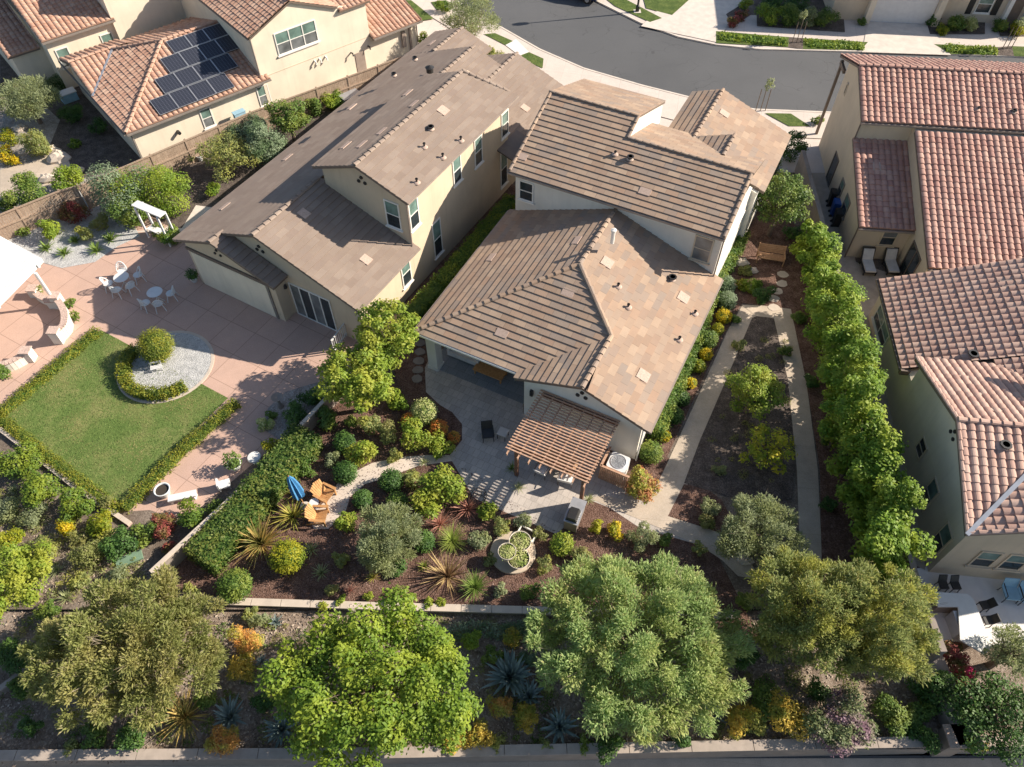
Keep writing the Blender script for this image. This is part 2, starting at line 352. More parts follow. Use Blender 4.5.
# ---------------------------------------------------------------- roofs
def clip_span(poly2, v):
    us = []
    n = len(poly2)
    for i in range(n):
        (u0, v0), (u1, v1) = poly2[i], poly2[(i+1) % n]
        if abs(v1-v0) < 1e-9:
            if abs(v-v0) < 1e-6: us += [u0, u1]
            continue
        t = (v-v0)/(v1-v0)
        if -1e-6 <= t <= 1+1e-6: us.append(u0+(u1-u0)*t)
    return (min(us), max(us)) if us else None
def slope(house, pts, style, mat, fmat=None, course=.37, thick=.13, name='roof', edir=None):
    """one roof slope. pts: world points of a convex polygon, the first two lie along the eave.
    style 'flat' = lapped flat tiles, 'barrel' = rows of round tiles"""
    p = [np.array(q, float) for q in pts]
    e = np.array(edir, float) if edir is not None else p[1]-p[0]; e[2] = 0; u = e/np.linalg.norm(e)
    nrm = None
    for q in p[1:]:
        c = np.cross(u, q-p[0])
        if np.linalg.norm(c) > .05: nrm = c/np.linalg.norm(c); break
    if nrm[2] < 0: nrm = -nrm
    v = np.cross(nrm, u)
    if v[2] < 0: v = -v
    o = p[0]
    poly = [((q-o)@u, (q-o)@v) for q in p]
    vmin = min(a[1] for a in poly); vmax = max(a[1] for a in poly); umin = min(a[0] for a in poly)
    W = lambda a, b, h: tuple(o+u*a+v*b+nrm*h)
    V = []; F = []; UV = []; MI = []
    def face(ix, uvs, mi):
        F.append(tuple(ix)); UV.extend(uvs); MI.append(mi)
    # slab under the tiles
    n = len(p)
    for q in poly: V.append(W(q[0], q[1], 0.0))
    for q in p: V.append((q[0], q[1], q[2]-thick))
    face(range(n, 2*n), [(0, 0)]*n, 1)
    for i in range(n):
        k = (i+1) % n; face([i, k, n+k, n+i], [(0, 0)]*4, 1)
    nr = max(1, int(round((vmax-vmin)/course))); ch = (vmax-vmin)/nr
    for r in range(nr):
        v0 = vmin+r*ch; v1 = v0+ch; top = min(v1+.03, vmax)
        s0 = clip_span(poly, v0+1e-5); s1 = clip_span(poly, top-1e-5)
        if s0 is None or s1 is None: continue
        if style == 'flat':
            h0, h1 = .065, .018; b = len(V)
            ov = .02
            V.extend([W(s0[0], v0-ov, h0), W(s0[1], v0-ov, h0), W(s1[1], top, h1), W(s1[0], top, h1),
                      W(s0[0], v0-ov, .0), W(s0[1], v0-ov, .0), W(s1[0], top, 0), W(s1[1], top, 0)])
            uu = lambda s, vv: (s-umin+50, 50+(vv-vmin)/ch*.37)
            m = r*.37+50.0
            face([b, b+1, b+2, b+3], [(s0[0]-umin+50, m+.01), (s0[1]-umin+50, m+.01), (s1[1]-umin+50, m+.36), (s1[0]-umin+50, m+.36)], 0)
            for q in ((b+4, b+5, b+1, b), (b+6, b+4, b, b+3), (b+5, b+7, b+2, b+1)):
                face(q, [(50, m)]*4, 0)
        else:
            cw = .36; ns = 6
            u0 = min(s0[0], s1[0]); u1 = max(s0[1], s1[1])
            k0 = math.floor((u0-umin)/cw*ns); k1 = math.ceil((u1-umin)/cw*ns)
            prev = None; m = r*.36+50.04; jt = 0.0
            for k in range(k0, k1+1):
                uu = umin+k*cw/ns
                a = min(max(uu, s0[0]), s0[1]); c = min(max(uu, s1[0]), s1[1])
                ph = (k % ns)/ns
                prof = [0.0, .052, .078, .085, .078, .052][k % ns]
                if k % ns == 1: jt = rng.normal()*.007
                if k % ns: prof += jt
                b = len(V)
                V.extend([W(a, v0-.03, prof+.055), W(c, top, prof+.008), W(a, v0-.03, prof*.0+.0)])
                if prev is not None:
                    ucol = (math.floor((k-.5)/ns)+.5)*cw+50.4
                    face([prev, b, b+1, prev+1], [(ucol-.1, m), (ucol+.1, m), (ucol+.1, m+.25), (ucol-.1, m+.25)], 0)
                    face([prev+2, b+2, b, prev], [(ucol, m)]*4, 0)
                prev = b
    return mesh_obj(name, V, F, None, house, mats=[mat, fmat or M['fascia']], midx=MI, uv=UV)
def cap(house, p, q, mat, r=.12, name='ridge_cap', seg=.42):
    p = np.array(p, float); q = np.array(q, float); L = np.linalg.norm(q-p); n = max(1, int(L/seg))
    d = (q-p)/L; side = np.cross(d, [0, 0, 1.]); side /= np.linalg.norm(side); up = np.cross(side, d)
    V = []; F = []; UV = []
    for i in range(n):
        a = p+d*(L*i/n); b = p+d*(L*(i+1)/n+.05)
        base = len(V)
        for pt, rr, hh in ((a, r*1.12, .07), (b, r*.9, .03)):
            for k in range(5):
                t = math.pi*k/4
                V.append(tuple(pt+side*math.cos(t)*rr+up*(math.sin(t)*rr*.75+hh)))
        for k in range(4): F.append((base+k, base+k+1, base+5+k+1, base+5+k)); UV.extend([(50.2+i*.66, 50.2), (50.3+i*.66, 50.2), (50.3+i*.66, 50.3), (50.2+i*.66, 50.3)])
        F.append(tuple(base+k for k in range(5))); UV.extend([(50.2+i*.66, 50.2)]*5)
    return mesh_obj(name, V, F, mat, house, uv=UV)
def profile_wall(house, F, axis, c0, c1, prof, mat, name='wall'):
    """walls of a block: a cross-section swept along the block; axis 'a' sweeps along a, prof lists (b, z)"""
    w = (lambda s, t, z: F.w(s, t, z)) if axis == 'a' else (lambda s, t, z: F.w(t, s, z))
    n = len(prof); V = [w(c0, t, z) for t, z in prof]+[w(c1, t, z) for t, z in prof]
    Fc = [tuple(range(n)), tuple(range(n, 2*n))[::-1]]+[(i, n+i, n+(i+1) % n, (i+1) % n) for i in range(n)]
    return mesh_obj(name, V, Fc, mat, house)
def window(house, F, plane, val, out, s0, s1, z0, z1, nx=1, mid=True, up='blind', low='glass', sill=True, frame='trim', name='window'):
    """a window on the wall plane (a or b = val); out = +1/-1 outward side; each has a frame, panes and a sill"""
    if s0 > s1: s0, s1 = s1, s0
    def bx(mb, u0, u1, d0, d1, za, zb):
        lo, hi = val+out*d0, val+out*d1
        lo, hi = min(lo, hi), max(lo, hi)
        if plane == 'a': mb.fbox(F, lo, hi, u0, u1, za, zb)
        else: mb.fbox(F, u0, u1, lo, hi, za, zb)
    t = .07; fr = MB()
    bx(fr, s0, s1, .0, .05, z1-t, z1); bx(fr, s0, s1, .0, .05, z0, z0+t)
    bx(fr, s0, s0+t, .0, .05, z0+t, z1-t); bx(fr, s1-t, s1, .0, .05, z0+t, z1-t)
    w = (s1-s0)/nx
    for i in range(1, nx): bx(fr, s0+i*w-t/2, s0+i*w+t/2, .0, .05, z0+t, z1-t)
    if mid: bx(fr, s0+t, s1-t, .0, .04, (z0+z1)/2-.025, (z0+z1)/2+.025)
    root = fr.build(name, M[frame], house)
    for i in range(nx):
        a, b = s0+i*w+t*.4, s0+(i+1)*w-t*.4
        zm = (z0+z1)/2
        if mid:
            m = MB(); bx(m, a, b, .004, .02, zm, z1-t*.4); m.build('pane', M[up], root)
            m = MB(); bx(m, a, b, .004, .02, z0+t*.4, zm); m.build('pane', M[low], root)
        else:
            m = MB(); bx(m, a, b, .004, .02, z0+t*.4, z1-t*.4); m.build('pane', M[up if i % 2 else low], root)
    if sill:
        m = MB(); bx(m, s0-.08, s1+.08, .0, .11, z0-.08, z0); m.build('sill', M[frame], root)
    return root
def wpx(F, plane, val, p0, p1):
    f = F.on_a if plane == 'a' else F.on_b; i = 1 if plane == 'a' else 0
    a, b = f(p0, val), f(p1, val)
    return min(a[i], b[i]), max(a[i], b[i]), min(a[2], b[2]), max(a[2], b[2])
def plane_hit(px, pts):
    p = [np.array(q, float) for q in pts[:3]]; n = np.cross(p[1]-p[0], p[2]-p[0]); r = ray(*px)
    t = (p[0]-ORG)@n/(r@n); return ORG+r*t, n/np.linalg.norm(n)*(1 if n[2] > 0 else -1)
def roof_patch(house, px, pts, F, w=.62, h=.36, along='b', name='attic_vent', mat='patch'):
    q, n = plane_hit(px, pts)
    ax = np.array([*(F.A if along == 'a' else F.B), 0.]); ax = ax-n*(ax@n); ax /= np.linalg.norm(ax); ay = np.cross(n, ax)
    m = MB(); vs = []
    for sgn, hh in ((0, .02), (1, .075)):
        for sx, sy in ((-1,-1),(1,-1),(1,1),(-1,1)): vs.append(q+ax*sx*w/2+ay*sy*h/2+n*hh)
    m.add(vs, [(0,3,2,1),(4,5,6,7),(0,1,5,4),(1,2,6,5),(2,3,7,6),(3,0,4,7)])
    o = m.build(name, M[mat], house)
    return o
def roof_pipe(house, px, pts, h=.4, r=.05, flash=True):
    h *= .7
    q, n = plane_hit(px, pts)
    m = MB(); m.tube([q-np.array([0,0,.05]), q+np.array([0,0,h])], r, 8); m.tube([q+np.array([0,0,h-.05]), q+np.array([0,0,h])], r*1.6, 8)
    o = m.build('vent_pipe', M['black'], house)
    if flash:
        m = MB(); m.lathe([(0.2, .05), (.15, .1), (r, .13)], 12, q); m.build('flashing', M['patch'], o)
    return o
def gutter(house, p, q, mat='gutter', name='gutter'):
    m = MB(); m.bar(p, q, .1, .11); return m.build(name, M[mat], house)
def downpipe(house, x, y, z0, z1, mat='gutter'):
    m = MB(); m.tube([(x, y, z0), (x, y, z1)], .045, 6); return m.build('downpipe', M[mat], house)
def vents3(house, F, plane, val, out, s, z, r=.1):
    for ds, dz in ((-.2, 0), (.2, 0), (0, .28)):
        m = MB()
        if plane == 'a': c = lambda d: F.w(val+out*d, s+ds, z+dz)
        else: c = lambda d: F.w(s+ds, val+out*d, z+dz)
        m.tube([c(0), c(.06)], r, 10); m.build('gable_vent', M['black'], house)
# ---------------------------------------------------------------- plants
rng = np.random.default_rng(5)
def unit(n):
    v = rng.normal(size=(n, 3)); return v/np.linalg.norm(v, axis=1)[:, None]
def leaf_mesh(name, pts, nrm, size, mat, aspect=.5, jitter=.35, extra=None):
    """many separate pointed leaves at pts, roughly facing nrm"""
    n = len(pts); s = size*(1+jitter*(rng.random(n)*2-1))
    d = unit(n); d = d-nrm*(d*nrm).sum(1)[:, None]; d /= np.linalg.norm(d, axis=1)[:, None]+1e-9
    x = np.cross(nrm, d)
    a = pts-d*s[:, None]*.5; b = pts+x*(s*aspect*.5)[:, None]+nrm*(s*.08)[:, None]; c = pts+d*s[:, None]*.5; e = pts-x*(s*aspect*.5)[:, None]+nrm*(s*.08)[:, None]
    V = np.stack([a, b, c, e], 1).reshape(-1, 3)
    me = bpy.data.meshes.new(name); me.vertices.add(len(V)); me.vertices.foreach_set('co', V.astype(np.float32).ravel())
    me.loops.add(4*n); me.loops.foreach_set('vertex_index', np.arange(4*n, dtype=np.int32))
    me.polygons.add(n); me.polygons.foreach_set('loop_start', np.arange(0, 4*n, 4, dtype=np.int32)); me.polygons.foreach_set('loop_total', np.full(n, 4, dtype=np.int32))
    me.materials.append(mat); me.update(calc_edges=True); me.validate()
    return me
def blob_points(blobs, n, shell=.55, squash=True):
    """points in the outer part of a set of ellipsoid clumps, those deep inside other clumps dropped"""
    B = np.array(blobs, float)           # x y z rx ry rz
    area = (B[:, 3]*B[:, 4]+B[:, 3]*B[:, 5]+B[:, 4]*B[:, 5]); k = rng.choice(len(B), size=int(n*1.6), p=area/area.sum())
    u = unit(len(k)); r = shell+(1-shell)*rng.random(len(k))**.6; r *= 1+.12*rng.normal(size=len(k))
    p = B[k, :3]+u*B[k, 3:6]*r[:, None]
    keep = np.ones(len(k), bool)
    for j in range(len(B)):
        q = (p-B[j, :3])/B[j, 3:6]; keep &= ~(((q*q).sum(1) < .30) & (k != j))
    keep &= p[:, 2] > .02
    p, u = p[keep][:n], u[keep][:n]
    nr = u*.5+unit(len(u))*.5+np.array([.12, 0, .62]); nr /= np.linalg.norm(nr, axis=1)[:, None]
    return p, nr
def clumps(R, h, zc, n, cr, flat=1.0, rx=1.0, seed=None):
    """n clumps over an ellipsoid of radius R and half-height h centred at height zc"""
    out = []
    for i in range(n):
        t = rng.random()*2*math.pi; ph = math.asin(min(1, max(-1, rng.random()*1.7-.7)))
        k = .55+.4*rng.random()**.5
        x = math.cos(t)*math.cos(ph)*R*k*rx; y = math.sin(t)*math.cos(ph)*R*k; z = zc+math.sin(ph)*h*k
        c = cr*(.7+.6*rng.random()); out.append((x, y, z, c, c, c*.8*flat))
    return out
def foliage(name, blobs, n, size, mat, parent=None, loc=None, aspect=.55, shell=.5):
    p, nr = blob_points(blobs, n, shell)
    o = bpy.data.objects.new(name, leaf_mesh(name, p, nr, size, M[mat], aspect)); scene.collection.objects.link(o)
    if parent: o.parent = parent
    if loc is not None: o.location = tuple(map(float, loc))
    return o
def wisps(name, blobs, n, length, mat, parent=None, loc=None, width=.03, per=10, droop=.25):
    """feathery sprays: thin strips running outwards from the crown, bending at the end"""
    p, nr = blob_points(blobs, n, .35)
    c = np.array([np.mean([b[i] for b in blobs]) for i in range(3)])
    d = p-c; d /= np.linalg.norm(d, axis=1)[:, None]; d = d*.25+nr*.75+np.array([0, 0, .2])+unit(len(p))*.55; d /= np.linalg.norm(d, axis=1)[:, None]
    L = length*(.6+.8*rng.random(len(p)))
    V = []; F = []
    for i in range(len(p)):
        x = np.cross(d[i], unit(1)[0]*.75+np.array([.3, 0, 1.0])); x /= np.linalg.norm(x)+1e-9; w = width*(.6+.8*rng.random())
        q = p[i]+d[i]*L[i]*.55; e = p[i]+d[i]*L[i]-np.array([0, 0, droop*L[i]])
        b = len(V); V += [p[i]-x*w*.4, p[i]+x*w*.4, q+x*w*.5, q-x*w*.5, e]; F += [(b, b+1, b+2, b+3), (b+3, b+2, b+4)]
    me = bpy.data.meshes.new(name); me.from_pydata([tuple(v) for v in V], [], F); me.materials.append(M[mat]); me.update()
    o = bpy.data.objects.new(name, me); scene.collection.objects.link(o)
    if parent: o.parent = parent
    if loc is not None: o.location = tuple(map(float, loc))
    return o
def blades(name, n, length, width, mat, spread=1.0, lean=.9, curl=.6, thick=False, loc=None, segs=4, minl=.5, parent=None):
    """a rosette of strap leaves (phormium, agave, ornamental grass)"""
    V = []; F = []
    for i in range(n):
        t = i*2.39996+rng.normal()*.15; k = (i+.5)/n
        el = math.pi/2-(.12+lean*k)+rng.normal()*.08; L = length*(minl+(1-minl)*rng.random()); w = width*(.8+.4*rng.random())
        dx, dy = math.cos(t), math.sin(t); r0 = spread*.12*k
        x = np.array([-dy, dx, 0]); pos = np.array([dx*r0, dy*r0, 0.03]); ang = el
        b = len(V)
        for s in range(segs+1):
            f = s/segs; ww = w*(1-f)**.6*(.55+.45*min(1, f*3)) if s < segs else 0.0
            up = np.array([0, 0, 1.])
            V.append(pos-x*ww/2+up*(ww*.18)); V.append(pos+x*ww/2+up*(ww*.18)); V.append(pos.copy())
            pos = pos+np.array([dx*math.cos(ang), dy*math.cos(ang), math.sin(ang)])*L/segs; ang -= curl/segs*(.5+f)
            pos[2] = max(pos[2], .03)
        for s in range(segs):
            q = b+s*3; F.append((q, q+2, q+5, q+3)); F.append((q+2, q+1, q+4, q+5))
    me = bpy.data.meshes.new(name); me.from_pydata([tuple(v) for v in V], [], F); me.materials.append(M[mat]); me.update()
    o = bpy.data.objects.new(name, me); scene.collection.objects.link(o)
    if parent: o.parent = parent
    if loc is not None: o.location = tuple(map(float, loc))
    return o
def sticks(name, n, R, h, mat, loc=None):
    """pencil-branched succulent: upright forked twigs, the tips in their own colour"""
    V = []; F = []
    for i in range(n):
        t = rng.random()*6.283; k = math.sqrt(rng.random()); dx, dy = math.cos(t)*k*R, math.sin(t)*k*R
        top = h*(1-.55*k*k)*(.8+.4*rng.random()); a = np.array([dx*.75, dy*.75, top*.35]); c = np.array([dx*1.05+rng.normal()*.05, dy*1.05+rng.normal()*.05, top])
        w = .012+.012*rng.random(); b = len(V); x = np.array([w, 0, 0]); y = np.array([0, w, 0])
        V += [a-x, a+x, a+y, c-x*.8, c+x*.8, c+y*.8]; F += [(b, b+1, b+4, b+3), (b+1, b+2, b+5, b+4), (b+2, b, b+3, b+5), (b+3, b+4, b+5)]
    me = bpy.data.meshes.new(name); me.from_pydata([tuple(v) for v in V], [], F); me.materials.append(M[mat]); me.update()
    o = bpy.data.objects.new(name, me); scene.collection.objects.link(o)
    if loc is not None: o.location = tuple(map(float, loc))
    return o
def trunk(root, h, r, spread, nb=6, mat='bark', lean=(0, 0), crown=None, twigs=26):
    m = MB(); m.tube([(0, 0, -.1), (lean[0]*.3, lean[1]*.3, h*.3), (lean[0]*.6, lean[1]*.6, h*.55)], [r, r*.8, r*.65], 8)
    for i in range(nb):
        t = 6.283*i/nb+rng.normal()*.3; z0 = h*(.3+.25*rng.random()); s = spread*(.5+.4*rng.random())
        p0 = Vector((lean[0]*.5, lean[1]*.5, z0)); p2 = p0+Vector((math.cos(t)*s, math.sin(t)*s, h*(.08+.16*rng.random()))); p1 = (p0+p2)/2+Vector((0, 0, -.08*h))
        m.tube([p0, p1, p2], [r*.5, r*.33, r*.12], 6)
        for j in range(3):
            t2 = t+rng.normal()*.7; p3 = p1.lerp(p2, .3+.3*j)+Vector((math.cos(t2)*s*.4, math.sin(t2)*s*.4, h*.07)); m.tube([p1.lerp(p2, .25+.25*j), p3], [r*.2, r*.06], 5)
    if crown is not None:         # fine branches and twigs all through the crown
        for i in range(twigs):
            bx = crown[int(rng.integers(1, len(crown)))]; tip = Vector(bx[:3])+Vector(unit(1)[0])*bx[3]*.95; tip.z = max(tip.z, h*.3)
            base = Vector((tip.x*.25, tip.y*.25, h*(.3+.15*rng.random()))); mid = base.lerp(tip, .55)+Vector(unit(1)[0])*.12*spread
            m.tube([base, mid, tip], [r*.13, r*.09, r*.03], 4, cap=False)
            for j in range(2): m.tube([mid.lerp(tip, .3+.3*j), tip+Vector(unit(1)[0])*bx[3]*.8], [r*.05, r*.02], 3, cap=False)
    return m.build('trunk', M[mat], root)
LM = {}
def lm(key, *a, **k): M[key] = leaf_mat(key, *a, **k)
lm('lf_lime', (.17,.26,.03), (.32,.41,.055), (.37,.40,.055), 1.1, .42)
lm('lf_limetree', (0.117,0.208,0.025), (0.234,0.338,0.037), (0.317,0.390,0.043), .8, .4)
lm('lf_hedge', (0.068,0.136,0.020), (0.149,0.235,0.032), (0.236,0.296,0.033), 1.3, .35)
lm('lf_tall', (0.118,0.218,0.025), (0.249,0.379,0.041), (0.341,0.422,0.050), .9, .4)
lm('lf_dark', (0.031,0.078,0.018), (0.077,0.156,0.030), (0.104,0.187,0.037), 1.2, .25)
lm('lf_mid', (0.066,0.128,0.024), (0.149,0.232,0.041), (0.215,0.269,0.047), 1.0, .3)
lm('lf_olive', (0.202,0.245,0.085), (0.382,0.426,0.153), (0.421,0.426,0.102), 1.0, .5, dead=(0.503,0.403,0.153))
lm('lf_willow', (0.308,0.417,0.151), (0.429,0.548,0.215), (0.444,0.502,0.172), .6, .5, dead=(0.472,0.396,0.186))
lm('lf_brown', (0.242,0.268,0.084), (0.344,0.365,0.118), (0.395,0.374,0.134), .7, .5, dead=(0.395,0.325,0.202))
lm('lf_gray', (0.222,0.262,0.133), (0.408,0.455,0.256), (0.315,0.349,0.149), 1.4, .5)
lm('lf_silver', (0.152,0.215,0.122), (0.304,0.372,0.231), (0.121,0.186,0.081), 1.4, .3)
lm('lf_yellow', (0.579,0.390,0.019), (0.750,0.598,0.025), (0.303,0.325,0.025), 2.5, .4)
lm('lf_yelgreen', (0.276,0.286,0.019), (0.496,0.468,0.037), (0.193,0.260,0.025), 1.4, .4)
lm('lf_orange', (0.524,0.156,0.037), (0.750,0.286,0.062), (0.579,0.390,0.074), 3, .3)
lm('lf_ypink', (0.220,0.286,0.037), (0.496,0.442,0.086), (0.496,0.208,0.099), 2.2, .35)
lm('lf_red', (0.193,0.039,0.037), (0.358,0.091,0.074), (0.165,0.130,0.037), 1.8, .3)
lm('lf_magenta', (0.689,0.026,0.123), (0.750,0.065,0.222), (0.138,0.169,0.037), 1.5, .35)
lm('lf_varieg', (0.386,0.429,0.161), (0.661,0.650,0.296), (0.248,0.325,0.074), 3, .3)
lm('lf_purple', (0.096,0.143,0.049), (0.207,0.234,0.099), (0.262,0.156,0.198), 1.2, .25)
lm('lf_topiary', (0.179,0.195,0.022), (0.331,0.325,0.037), (0.138,0.182,0.025), 2, .3)
lm('bl_agave', (0.155,0.213,0.203), (0.286,0.348,0.320), None, 1, .1)
lm('bl_phorm', (0.303,0.195,0.062), (0.579,0.416,0.136), (0.220,0.221,0.062), 2, .25)
lm('bl_yellow', (0.331,0.299,0.056), (0.551,0.468,0.111), (0.220,0.260,0.049), 2, .3)
lm('bl_pink', (0.413,0.182,0.136), (0.620,0.325,0.235), None, 1, .3)
lm('bl_bronze', (0.125,0.069,0.040), (0.394,0.254,0.129), (0.627,0.468,0.209), 2, .2)
lm('bl_lime', (0.234,0.312,0.049), (0.427,0.494,0.123), None, 1, .35)
lm('bl_green', (0.138,0.221,0.043), (0.276,0.377,0.086), None, 1, .3)
lm('bl_gray', (0.276,0.312,0.136), (0.455,0.481,0.247), None, 1, .3)
lm('st_fire', (.50,.36,.05), (.78,.55,.10), (.30,.32,.05), 1.6, .4)
lm('st_firered', (.62,.26,.07), (.78,.45,.12), (.45,.42,.08), 1.6, .4)
CAT = {}
def at(px, py, h=0.0, zg=0.0): 
    p = P(px, py, zg+h); return (float(p[0]), float(p[1]), zg)
def bush(name, px, py, rp, mat, label, cat='bush', group=None, hk=.8, leaf=.12, dens=1.0, zg=0.0, lobes=5, tight=False, style='leaf', asp=.55, rx=1.0):
    """a free-growing or clipped shrub; rp = radius in photo pixels"""
    r = rp*mpp(px, py, zg+.5)*(1.0 if tight else 1.15); h = r*hk; loc = at(px, py, h, zg)
    if tight: bl = [(0, 0, h*.95, r*.93*rx, r*.93, h*.95)]
    else:
        bl = [(0, 0, h*.8, r*.6*rx, r*.6, h*.8)]+clumps(r*.8, h*.75, h*.95, lobes, r*.38, rx=rx)
    n = int(min(9000, max(260, (48 if tight else 32)*dens*(r/leaf)**2)))
    if style == 'wisp': o = wisps(name, bl, int(n*1.3), leaf*2.0, mat, loc=loc, width=leaf*.34)
    else: o = foliage(name, bl, n, leaf, mat, loc=loc, shell=.86 if tight else .45, aspect=asp)
    if tight:
        mb = MB(); mb.lathe([(.02, h*.1), (r*.55, h*.25), (r*.78, h*.8), (r*.6, h*1.4), (.02, h*1.68)], 14); mb.build('inner_twigs', M['lf_dark'], o)
    o.rotation_euler = (0, 0, rng.random()*6.28 if rx == 1.0 else 0)
    return tag(o, label, cat, group)
def rosette(name, px, py, rp, mat, label, cat='plant', group=None, n=40, w=.07, lean=1.1, curl=.7, zg=0.0, lk=1.25, minl=.6):
    r = rp*mpp(px, py, zg+.3); loc = at(px, py, r*.35, zg)
    o = blades(name, n, r*lk, w, mat, r, lean, curl, loc=loc, minl=minl)
    return tag(o, label, cat, group)
def tree(name, px, py, rp, h, mat, label, group=None, zg=0.0, ncl=26, leaf=.16, n=14000, style='leaf', rx=1.0, zc=.62, hh=.36, bark='bark', cr=.26, cat='tree', asp=.55, shell=.4, tr=.16, cut=None):
    """trunk with limbs and a crown of leafy clumps; px, py = the middle of the crown in the photo"""
    r = rp*mpp(px, py, zg+h*zc); q = P(px, py, zg+h*zc)
    root = thing(name, (q[0], q[1], zg), 0, label, cat, group)
    bl = [(0, 0, h*zc-h*hh*.1, r*.72*rx, r*.72, h*hh*.8)]
    for i in range(ncl):          # overlapping lumps over the whole top of the crown
        k = (i+.5)/ncl; t_ = i*2.39996+rng.normal()*.25; zz = 1-1.35*k+rng.normal()*.05; zz = max(-.5, min(.97, zz))
        rr_ = math.sqrt(1-zz*zz)*(.60+.34*rng.random()); c_ = r*cr*(.65+.7*rng.random())
        bl.append((math.cos(t_)*rr_*r*rx, math.sin(t_)*rr_*r, h*zc+zz*h*hh*.82+rng.normal()*.06*h, c_, c_, c_*.72))
    trunk(root, h, tr, r*.5, 8, bark, crown=bl, twigs=int(10+ncl))
    if style == 'wisp': wisps('crown', [(x,y,z,a*.92,c*.92,d*.92) for x,y,z,a,c,d in bl], int(n*1.5), leaf*1.55, mat, root, width=leaf*.36)
    elif style == 'both':
        c = foliage('crown', bl, n, leaf, mat, root, aspect=asp, shell=shell)
    else: foliage('crown', bl, n, leaf, mat, root, aspect=asp, shell=shell)
    return root
def hedge(name, line, width, h, mat, label, leaf=.09, dens=1.0, zg=0.0, group=None, cat='hedge', rough=.06):
    """clipped hedge along a world polyline"""
    L = [np.array(q[:2], float) for q in line]; P3 = []; Nn = []
    for i in range(len(L)-1):
        d = L[i+1]-L[i]; ln = np.linalg.norm(d); d /= ln; s = np.array([-d[1], d[0]])
        top = int(ln*width/(leaf**2)*2.0*dens); sd_ = int(ln*h/(leaf**2)*1.3*dens)
        for cnt, kind in ((top, 0), (sd_, 1), (sd_, -1), (int(width*h/(leaf**2)*1.3*dens), 2), (int(width*h/(leaf**2)*1.3*dens), 3)):
            if cnt < 1: continue
            t = rng.random(cnt)*ln; w = (rng.random(cnt)-.5)*width; z = rng.random(cnt)*h
            jit = rng.normal(size=cnt)*rough
            if kind == 0: z = h+jit-.04*rng.random(cnt)-((np.abs(w)/(width/2))**6)*.08; nn = np.array([0, 0, 1.])
            elif kind in (1, -1): w = kind*width/2+jit; nn = np.array([*(s*kind), 0])
            elif kind == 2: t = jit; nn = np.array([*(-d), 0])
            else: t = ln+jit; nn = np.array([*d, 0])
            q = L[i]+d*t[:, None]+s*w[:, None]
            P3.append(np.column_stack([q, z])); Nn.append(np.tile(nn, (cnt, 1)))
    p = np.concatenate(P3); nn = np.concatenate(Nn); c = np.array([*L[0], 0.]); p = p-c
    p += .05*np.sin(p[:, [1]]*3.1+p[:, [0]]*2.3)*nn
    nn = nn*.7+unit(len(p))*.6+np.array([0, 0, .3]); nn /= np.linalg.norm(nn, axis=1)[:, None]
    o = bpy.data.objects.new(name, leaf_mesh(name, p, nn, leaf*1.35, M[mat], .6)); scene.collection.objects.link(o)
    # dark woody inside so one cannot look through it
    o.location = (c[0], c[1], zg)
    m = MB()
    for i in range(len(L)-1):
        d = L[i+1]-L[i]; ln = np.linalg.norm(d); d /= ln; s = np.array([-d[1], d[0]]); k = width/2-.1; a = L[i]+d*.08-c[:2]; b = L[i+1]-d*.08-c[:2]
        m.prism([a-s*k, b-s*k, b+s*k, a+s*k], 0, h-.12)
    core = m.build('inner_twigs', M['lf_dark'], o)
    return tag(o, label, cat, group)

lm('lf_hedge2', (.05,.10,.02), (.12,.17,.032), (.17,.20,.04), 1.3, .3)

lm('lf_ylw', (.40,.42,.03), (.72,.60,.05), (.26,.34,.04), 1.6, .45)

lm('lf_grass', (0.090,0.155,0.033), (0.168,0.230,0.061), (0.264,0.253,0.094), .45, .2)
# ================================================================ GROUND
LEVEL = [0]; BASE = [0.0]
def sheet(name, pts, mat, k, px=True, z=None, kind='structure'):
    LEVEL[0] += 1
    zz = (LEVEL[0]*.004+BASE[0] if k else 0.0) if z is None else z+LEVEL[0]*.0005
    q = [P(x, y, zz) if px else np.array([x, y, zz]) for x, y in pts]
    # thin solid so that it has an edge
    q2 = [(float(a[0]), float(a[1]), zz) for a in q]
    n = len(q2)
    m = mesh_obj(name, q2, [tuple(range(n))], M[mat])
    if m.data.polygons[0].normal.z < 0: m.data.flip_normals()
    return tag(m, kind=kind)
YW = 12.0
sheet('ground', [(-400, YW), (400, YW), (400, 600), (-400, 600)], 'earth', 0, False)
BY = float(P(600, 747, .2)[1])
sheet('slope_ground', [(-400, BY), (400, BY), (400, YW+.02), (-400, YW+.02)], 'slope', 0, False, z=-.17)
sheet('lower_road', [(-400, -300), (400, -300), (400, BY), (-400, BY)], 'asphalt', 0, False, z=-1.25)
sheet('lower_path', [(-60, BY-1.1), (60, BY-1.1), (60, BY-.1), (-60, BY-.1)], 'walk', 0, False, z=-1.24)
